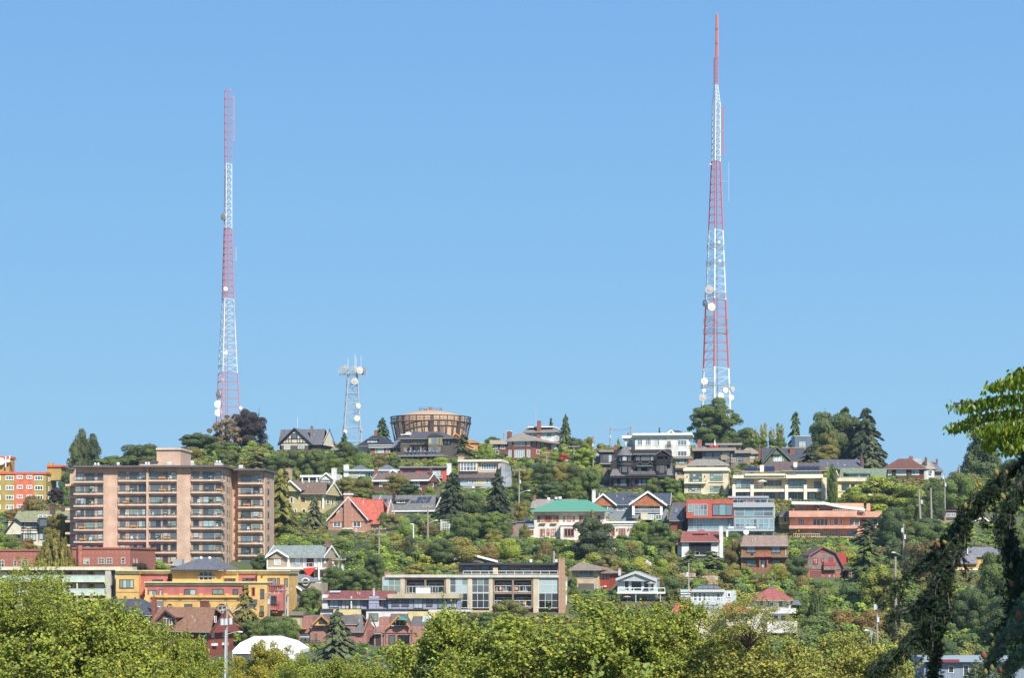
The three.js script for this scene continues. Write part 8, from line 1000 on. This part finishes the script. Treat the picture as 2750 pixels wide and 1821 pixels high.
// ---------- foreground trees ----------
{
  // a street maple: sprays of leaves on lobes at the ends of limbs
  const maple = (sd, n, nl, size) => { srand(sd); const L = []; const v = V(); let tot = 0; for (let i = 0; i < nl; i++) { const a = R(Math.PI * 2), el = Math.asin(R(-.25, 1)), r = R(.04, .082), u = Math.pow(R(), .2) * (1 - r * 1.2); const bump = 1 + .14 * Math.sin(a * 3 + sd) + .1 * Math.sin(a * 7 + el * 5); L.push([V(Math.cos(a) * Math.cos(el) * .5 * u * bump, .42 + Math.sin(el) * .56 * u * bump, Math.sin(a) * Math.cos(el) * .5 * u * bump), r, R(.86, 1.12)]); tot += r * r; } const SH = []; for (const l of L) { const dir = V(l[0].x, (l[0].y - .4) * 1.1 + .16, l[0].z); if (l[0].y > .45) for (let k = 0; k < 2; k++) SH.push([l[0].clone().add(rdir(v).multiplyScalar(l[1] * .5)), dir.clone().normalize().add(rdir(v).multiplyScalar(.45)).normalize(), R(.05, .125), R(.9, 1.25)]); }
    const cum = []; let s = 0; for (const l of L) { s += l[1] * l[1] / tot; cum.push(s); } const dd = V();
    const crown = cards(n, (q, nn, i) => { const u = R(); let k = 0, hi = L.length - 1; while (k < hi) { const m = (k + hi) >> 1; if (cum[m] < u) k = m + 1; else hi = m; } const [c, r, lum] = L[k]; rdir(dd); if (dd.y < -.4 && R() < .5) dd.y *= -1; if (i % 7 === 0) { const s = SH[i % SH.length], t = R(); q.copy(s[0]).addScaledVector(s[1], t * s[2]).add(rdir(v).multiplyScalar(.011 * (1.1 - t * .6))); nn.copy(rdir(v)).add(s[1]).normalize(); return { s: size * R(.6, 1.2), l: s[3] }; }
      const rr = r * Math.pow(R(), .45) * 1.1; q.set(c.x + dd.x * rr, c.y + dd.y * rr * .9, c.z + dd.z * rr); nn.copy(dd).multiplyScalar(.55).add(rdir(v)).add(V(0, .45, .15)).normalize(); return { s: size * R(.65, 1.3), l: lum }; }, { el: 1.15, yel: .07, lo: .5, hi: 1.45 });
    const tw = []; tw.push(barG(V(0, -1, 0), V(0, .3, 0), .022, .016, 8)); for (let i = 0; i < L.length; i += 3) { const c = L[i][0], b = V(c.x * .25, .12 + c.y * .35, c.z * .25); tw.push(barG(V(0, .1 + R(.2), 0), b, .006, .004, 5), barG(b, c, .003, .001, 4)); } return [crown, mrg(tw)]; };
  const A = maple(901, 72000, 340, .0132), Bm = maple(902, 72000, 300, .0132), SP = maple(905, 8500, 210, .016);
  const put = (label, proto, col, px, ytop, wpx, hpx, d, turn, dz = 1) => { const s = d / F, x = (px - CX) * s, yg = heightAt(x, -d), top = CAMY + (HY - ytop) * s, h = hpx * s, g = thing('maple_tree', label, 'tree', V(x, yg, -d), turn); const c = mesh('crown', proto[0], leafMat(col), g); c.userData.kind = 'stuff'; c.scale.set(wpx * s, h, wpx * s * dz); c.position.y = top - h * .98 - yg; const t = mesh('trunk', proto[1], BARK, g); t.scale.copy(c.scale); t.position.copy(c.position); };
  put('broad leafy green maple filling the lower left corner', A, 'maple', 60, 1560, 640, 560, 100, .4); put('leafy green maple right of the corner maple, below the dark slate-roofed house', Bm, 'maple', 285, 1628, 450, 500, 104, 2.1); put('low leafy green maple top in front of the brown-roofed brick house', A, 'maple', 480, 1698, 270, 380, 110, 3.3);
  put('leafy maple in front of the lavender townhouses, left of the central foreground mass', Bm, 'maple', 1235, 1656, 500, 520, 108, 1.2); put('highest leafy maple in the centre foreground below the stone chimney', A, 'maple', 1570, 1618, 720, 560, 104, 5.1); put('rounded maple right of the highest central maple, before the white skylight-row house', Bm, 'maple', 1800, 1628, 420, 420, 102, 3.7); put('paler olive maple in the foreground in front of the red hip-roofed house', Bm, 'maple2', 1950, 1706, 640, 540, 100, 4.2); put('foreground maple at lower right, left of the cedar', A, 'maple2', 2270, 1700, 460, 460, 106, .9); put('small leafy maple top at the bottom between the spruce and the central maples', A, 'maple', 940, 1770, 300, 300, 112, 2.7);
  put('thin see-through maple twigs rising over the red-roofed houses', SP, 'maple2', 2010, 1600, 270, 170, 97, .5); put('thin see-through maple twigs at the upper left of the corner maple', SP, 'maple', 80, 1508, 230, 240, 97, 2.5);
  put('yellowing maple with golden leaves in front of the white marquee tent', Bm, 'gold', 725, 1730, 230, 240, 150, 1); put('green maple under the yellowing maple at the bottom edge', A, 'maple', 820, 1765, 260, 240, 140, 1.9);
}
// the small bright sprigs near the lower edge
{ srand(77); const leaf = (() => { const sh = new THREE.Shape(); sh.moveTo(0, 0); sh.quadraticCurveTo(.5, .2, .42, .6); sh.quadraticCurveTo(.25, .9, 0, 1.1); sh.quadraticCurveTo(-.25, .9, -.42, .6); sh.quadraticCurveTo(-.5, .2, 0, 0); return new THREE.ShapeGeometry(sh, 4); })(); const m = new THREE.MeshPhysicalMaterial({ color: new THREE.Color(.26, .34, .03), roughness: .6, side: THREE.DoubleSide, transmission: .45, thickness: 0, name: 'leaves_sprig' });
  for (const [px, y0, y1, label] of [[1600, 1766, 1850, 'bright yellow-green leafy sprig standing before the central maple'], [1732, 1782, 1850, 'second bright leafy sprig right of the first, at the bottom edge']]) { const d = 62, s = d / F, b = pt(px, y1, d), g = thing('leafy_sprig', label, 'plant', V(b.x, heightAt(b.x, -d), -d)); const off = b.y - g.position.y; mesh('stem', barG(V(0, 0, 0), V(0, off + (y1 - y0) * s, 0), .03, .008, 6), BARK, g); for (let i = 0; i < 16; i++) { const o = mesh('leaf', leaf, m, g), k = i / 16; o.scale.setScalar(R(.11, .2)); o.position.set(R(-.16, .16), off + (y1 - y0) * s * (.05 + k * .95), R(-.1, .1)); o.rotation.set(R(-1.2, .1), R(-.9, .9), R(-1.9, 1.9)); } } }
// ---------- the near cedar at the right edge ----------
{
  srand(1201); const d0 = 19, root = thing('cedar_tree', 'near cedar with drooping dark needle-clad branches and egg-shaped cones at the right edge', 'tree', V((2950 - CX) * d0 / F, heightAt(5, -d0), -d0)); const L = (px, py, d) => pt(px, py, d).sub(root.position); const bark = mat('#a89a90', 'stucco', { k: .42 });
  mesh('trunk', barG(V(.2, -1, 0), V(-.1, 12, -.1), .28, .1, 12), bark, root);
  const ndl = (c) => new THREE.MeshStandardMaterial({ color: new THREE.Color().setRGB(...c), roughness: .75, side: THREE.DoubleSide, name: 'needles' }), nmShade = ndl([.034, .06, .026]), nmLit = ndl([.15, .2, .1]);  // shade painted into the dark needles, sun and fresh growth into the light
  const tuft = (() => { const p = [], ix = [], v = V(); for (let i = 0; i < 22; i++) { rdir(v); if (v.y < -.5) v.y *= -1; const t = V(R(-1, 1), R(-1, 1), R(-1, 1)).cross(v).normalize().multiplyScalar(.075), o = p.length / 3; p.push(v.x * .05 + t.x, v.y * .05 + t.y, v.z * .05 + t.z, v.x * .05 - t.x, v.y * .05 - t.y, v.z * .05 - t.z, v.x, v.y, v.z); ix.push(o, o + 1, o + 2); } const g = new THREE.BufferGeometry(); g.setAttribute('position', new THREE.Float32BufferAttribute(p, 3)); g.setIndex(ix); g.computeVertexNormals(); return g; })();
  const m4 = new THREE.Matrix4(), q4 = new THREE.Quaternion(), e3 = new THREE.Euler();
  // limbs: pixels and distance of the points they pass; r radius, n hanging twigs, hang length
  const limb = (pts, r, n, hang, dens, o = {}) => {
    const c = new THREE.CatmullRomCurve3(pts.map((p) => L(...p))), b = mesh('branch', new THREE.TubeGeometry(c, 24, r, 7), bark, root); const M = [], tw = [];
    const needle = (p, s) => { m4.compose(p, q4.setFromEuler(e3.set(R(6), R(6), R(6))), V(s, s, s)); M.push(m4.clone()); };
    const len = c.getLength(), k = Math.round(len * 72 * dens * (o.sheath ?? 1)); for (let i = 0; i < k; i++) { const p = c.getPoint(R()); p.x += R(-.05, .05); p.y += R(-.03, .06); p.z += R(-.07, .07); needle(p, R(.025, .042)); }
    for (let i = 0; i < n; i++) { const u = .1 + .9 * (i + R()) / n, p = c.getPoint(Math.min(1, u)), h = hang * R(.35, 1.1), q = p.clone().add(V(R(-.55, .12) * h * (o.lean ?? 1), -h * R(.6, 1), R(-.35, .35) * h)), mid = p.clone().lerp(q, .5).add(V(R(-.1, .02), R(0, .06), 0)); const tc = new THREE.QuadraticBezierCurve3(p, mid, q); tw.push(new THREE.TubeGeometry(tc, 6, .006, 4)); const tl = tc.getLength(), kk = Math.round(tl * 115 * dens); for (let j = 0; j < kk; j++) { const w = tc.getPoint(R()); w.x += R(-.06, .05); w.y += R(-.035, .035); w.z += R(-.06, .06); needle(w, R(.022, .04)); } }
    if (tw.length) { const t = mesh('twigs', mrg(tw), bark, b); t.userData.kind = 'stuff'; }
    const im = new THREE.InstancedMesh(tuft, o.lit ? nmLit : nmShade, M.length); M.forEach((m, i) => { im.setMatrixAt(i, m); const q = R() < .16 ? R(1.5, 2.3) : R(.65, 1.2); im.setColorAt(i, new THREE.Color(q, q, q * (q > 1.4 ? 1.1 : 1))); }); im.name = 'needles'; im.userData.kind = 'stuff'; im.castShadow = im.receiveShadow = true; b.add(im);
  };
  limb([[2960, 1120, 19], [2830, 1180, 19], [2745, 1238, 19], [2692, 1278, 19], [2642, 1330, 19.2], [2592, 1388, 19.4], [2532, 1466, 19.5], [2432, 1540, 19.6]], .024, 30, .42, 1.5, { lean: 1.5 });
  limb([[2692, 1278, 19], [2642, 1330, 19.1], [2600, 1402, 19.2], [2570, 1470, 19.2], [2540, 1540, 19.2], [2480, 1610, 19.3], [2388, 1653, 19.4]], .016, 30, .36, 1.5, { lean: 1.7 });
  limb([[2570, 1470, 19.1], [2545, 1560, 19.1], [2520, 1650, 19.2], [2440, 1725, 19.3], [2342, 1795, 19.4]], .014, 32, .36, 1.5, { lean: 1.7 });
  limb([[2545, 1540, 19.3], [2532, 1640, 19.3], [2518, 1740, 19.4], [2500, 1850, 19.5]], .012, 28, .3, 1.5, { lean: 1.4 });
  limb([[2900, 1180, 18.6], [2790, 1240, 18.6], [2745, 1290, 18.6], [2712, 1350, 18.6], [2706, 1400, 18.6], [2722, 1470, 18.6], [2735, 1540, 18.6], [2716, 1620, 18.6], [2700, 1700, 18.6]], .03, 40, .4, 1.5, { sheath: .75, lean: .5 });
  limb([[2940, 1330, 18.4], [2820, 1400, 18.4], [2765, 1480, 18.4], [2745, 1600, 18.4], [2755, 1720, 18.4]], .03, 34, .42, 1.3, { lean: .3 });
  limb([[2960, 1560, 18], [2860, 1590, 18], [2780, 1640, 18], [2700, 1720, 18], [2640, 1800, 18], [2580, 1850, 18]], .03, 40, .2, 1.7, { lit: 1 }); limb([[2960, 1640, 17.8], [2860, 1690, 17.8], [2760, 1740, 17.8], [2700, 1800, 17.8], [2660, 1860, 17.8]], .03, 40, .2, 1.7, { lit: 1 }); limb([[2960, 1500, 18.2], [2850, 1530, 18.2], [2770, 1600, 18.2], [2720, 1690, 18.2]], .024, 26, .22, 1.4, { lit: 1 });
  // unseen boughs added on the sunny side of the trunk to shade the visible branches
  for (let i = 0; i < 16; i++) { const a = -.05 + i * .085, y = 4.7 + (i % 4) * .6, len = 3.2 + (i % 3) * .5, q = [[0, 0], [.4, .15], [.75, .05], [1, -.25]].map(([f, dy]) => { const w = root.position.clone().add(V(Math.sin(a) * len * f, y + dy, Math.cos(a) * len * f)); const d = -w.z; return [CX + w.x * F / d, HY - (w.y - CAMY) * F / d, d]; }); limb(q, .05, 60, .6, 2, { lean: 0 }); }
  const cone = new THREE.LatheGeometry(Array.from({ length: 13 }, (_, i) => { const t = i / 12; return new THREE.Vector2(Math.sin(Math.PI * Math.min(1, t * 1.02)) ** .7 * .5 * (1 - t * .12) + .001, t); }), 14), cm = ['#b8a84e', '#a89a50', '#a8684a', '#9a9048'].map((h) => mat(h, '', { k: .52 }));
  for (const [px, py, d, h, c, tz] of [[2677, 1271, 18.8, .07, 0, .3], [2636, 1300, 19, .062, 0, .9], [2624, 1304, 19, .05, 0, .4], [2634, 1316, 19, .055, 3, 1], [2701, 1268, 18.9, .05, 3, 0], [2697, 1336, 18.6, .075, 1, .6], [2584, 1362, 19.2, .062, 3, .2], [2591, 1360, 19.1, .065, 1, 0], [2600, 1362, 19.2, .06, 1, -.2], [2542, 1456, 19.3, .062, 0, .9], [2521, 1464, 19.3, .07, 2, .5], [2713, 1520, 18.5, .062, 1, 0], [2717, 1570, 18.4, .07, 2, .2], [2669, 1706, 18.2, .06, 3, .9], [2667, 1734, 18.1, .06, 1, .2], [2644, 1764, 18, .085, 2, .35], [2738, 1655, 18, .085, 2, .4], [2662, 1796, 17.9, .065, 3, 0], [2646, 1806, 17.9, .06, 1, .1], [2746, 1600, 18, .055, 1, 0], [2686, 1802, 17.9, .06, 2, 0]]) { const o = mesh('cone', cone, cm[c], root); o.position.copy(L(px, py + 8, d - .16)); o.scale.set(h * .6, h, h * .6); o.rotation.z = tz * .8; }
}
// ---------- bright leafy branch at the right edge ----------
{
  srand(1301); const d0 = 24, root = thing('leafy_branch_tree', 'bright yellow-green leafy tree branch reaching in from the right edge above the cedar', 'tree', V((3060 - CX) * d0 / F, heightAt(6, -d0), -d0)); const L = (px, py, d) => pt(px, py, d).sub(root.position); mesh('trunk', barG(V(0, -1, 0), V(0, 8, 0), .2, .12, 10), BARK, root);
  const leaf = (() => { const pos = [], ix = [], N = 5; for (let i = 0; i <= N; i++) { const t = i / N, w = Math.sin(Math.PI * Math.pow(t, .8)) * .21 + .004, z = -.18 * t * t; pos.push(-w, -t, z - w * .35, 0, -t, z, w, -t, z - w * .35); } for (let i = 0; i < N; i++) { const a = i * 3; ix.push(a, a + 3, a + 1, a + 1, a + 3, a + 4, a + 1, a + 4, a + 2, a + 2, a + 4, a + 5); } const g = new THREE.BufferGeometry(); g.setAttribute('position', new THREE.Float32BufferAttribute(pos, 3)); g.setIndex(ix); g.computeVertexNormals(); return g; })();
  const lm = [[.29, .36, .02], [.2, .29, .018], [.37, .41, .026], [.12, .2, .016]].map((c) => { const m = new THREE.MeshPhysicalMaterial({ color: new THREE.Color().setRGB(...c), roughness: .45, side: THREE.DoubleSide, transmission: .42, thickness: 0, name: 'leaves_bright' }); return m; });
  const Z = d0, boughs = [[[3050, 1080], [2900, 1060], [2800, 1040], [2730, 1020], [2660, 1032]], [[3050, 1100], [2900, 1080], [2780, 1070], [2700, 1064], [2640, 1078], [2562, 1084]], [[3000, 1100], [2860, 1100], [2760, 1100], [2690, 1105], [2620, 1120], [2560, 1142]], [[3000, 1110], [2860, 1120], [2760, 1130], [2690, 1140], [2630, 1150]], [[2900, 1110], [2800, 1130], [2740, 1155], [2680, 1175], [2655, 1185]], [[2900, 1040], [2800, 1010], [2760, 1000], [2735, 996]], [[2860, 1120], [2790, 1160], [2740, 1185], [2700, 1200]]];
  const all = []; boughs.forEach((b, i) => { const c = new THREE.CatmullRomCurve3(b.map(([x, y]) => L(x, y, Z + (i % 3) * .35 - .3))); const br = mesh('branch', new THREE.TubeGeometry(c, 20, .012, 6), BARK, root); const n = 560; for (let k = 0; k < n; k++) { const u = .25 + .75 * Math.pow((k + R()) / n, .9), p = c.getPoint(Math.min(1, u)), s = R(-1, 1), e = p.clone().add(V(R(-.08, .1), R(-.08, .045), R(-.3, .3))); all.push([e, R(.052, .088), br]); } });
  all.sort((a, b) => b[0].z - a[0].z || 0); const rest = []; all.forEach(([p, h, br], i) => { const e = new THREE.Euler(R(-.5, .75), R(-1.4, 1.4), R(-.75, .75)); if (i < 300) { const o = mesh('leaf', leaf, lm[i % 4], root); o.position.copy(p); o.scale.setScalar(h); o.rotation.copy(e); } else rest.push(new THREE.Matrix4().compose(p, new THREE.Quaternion().setFromEuler(e), V(h, h, h))); });
  const im = new THREE.InstancedMesh(leaf, lm[1], rest.length); rest.forEach((m, i) => im.setMatrixAt(i, m)); im.name = 'leaves'; im.userData.kind = 'stuff'; im.castShadow = im.receiveShadow = true; root.add(im);
}
renderer.render(scene, camera);
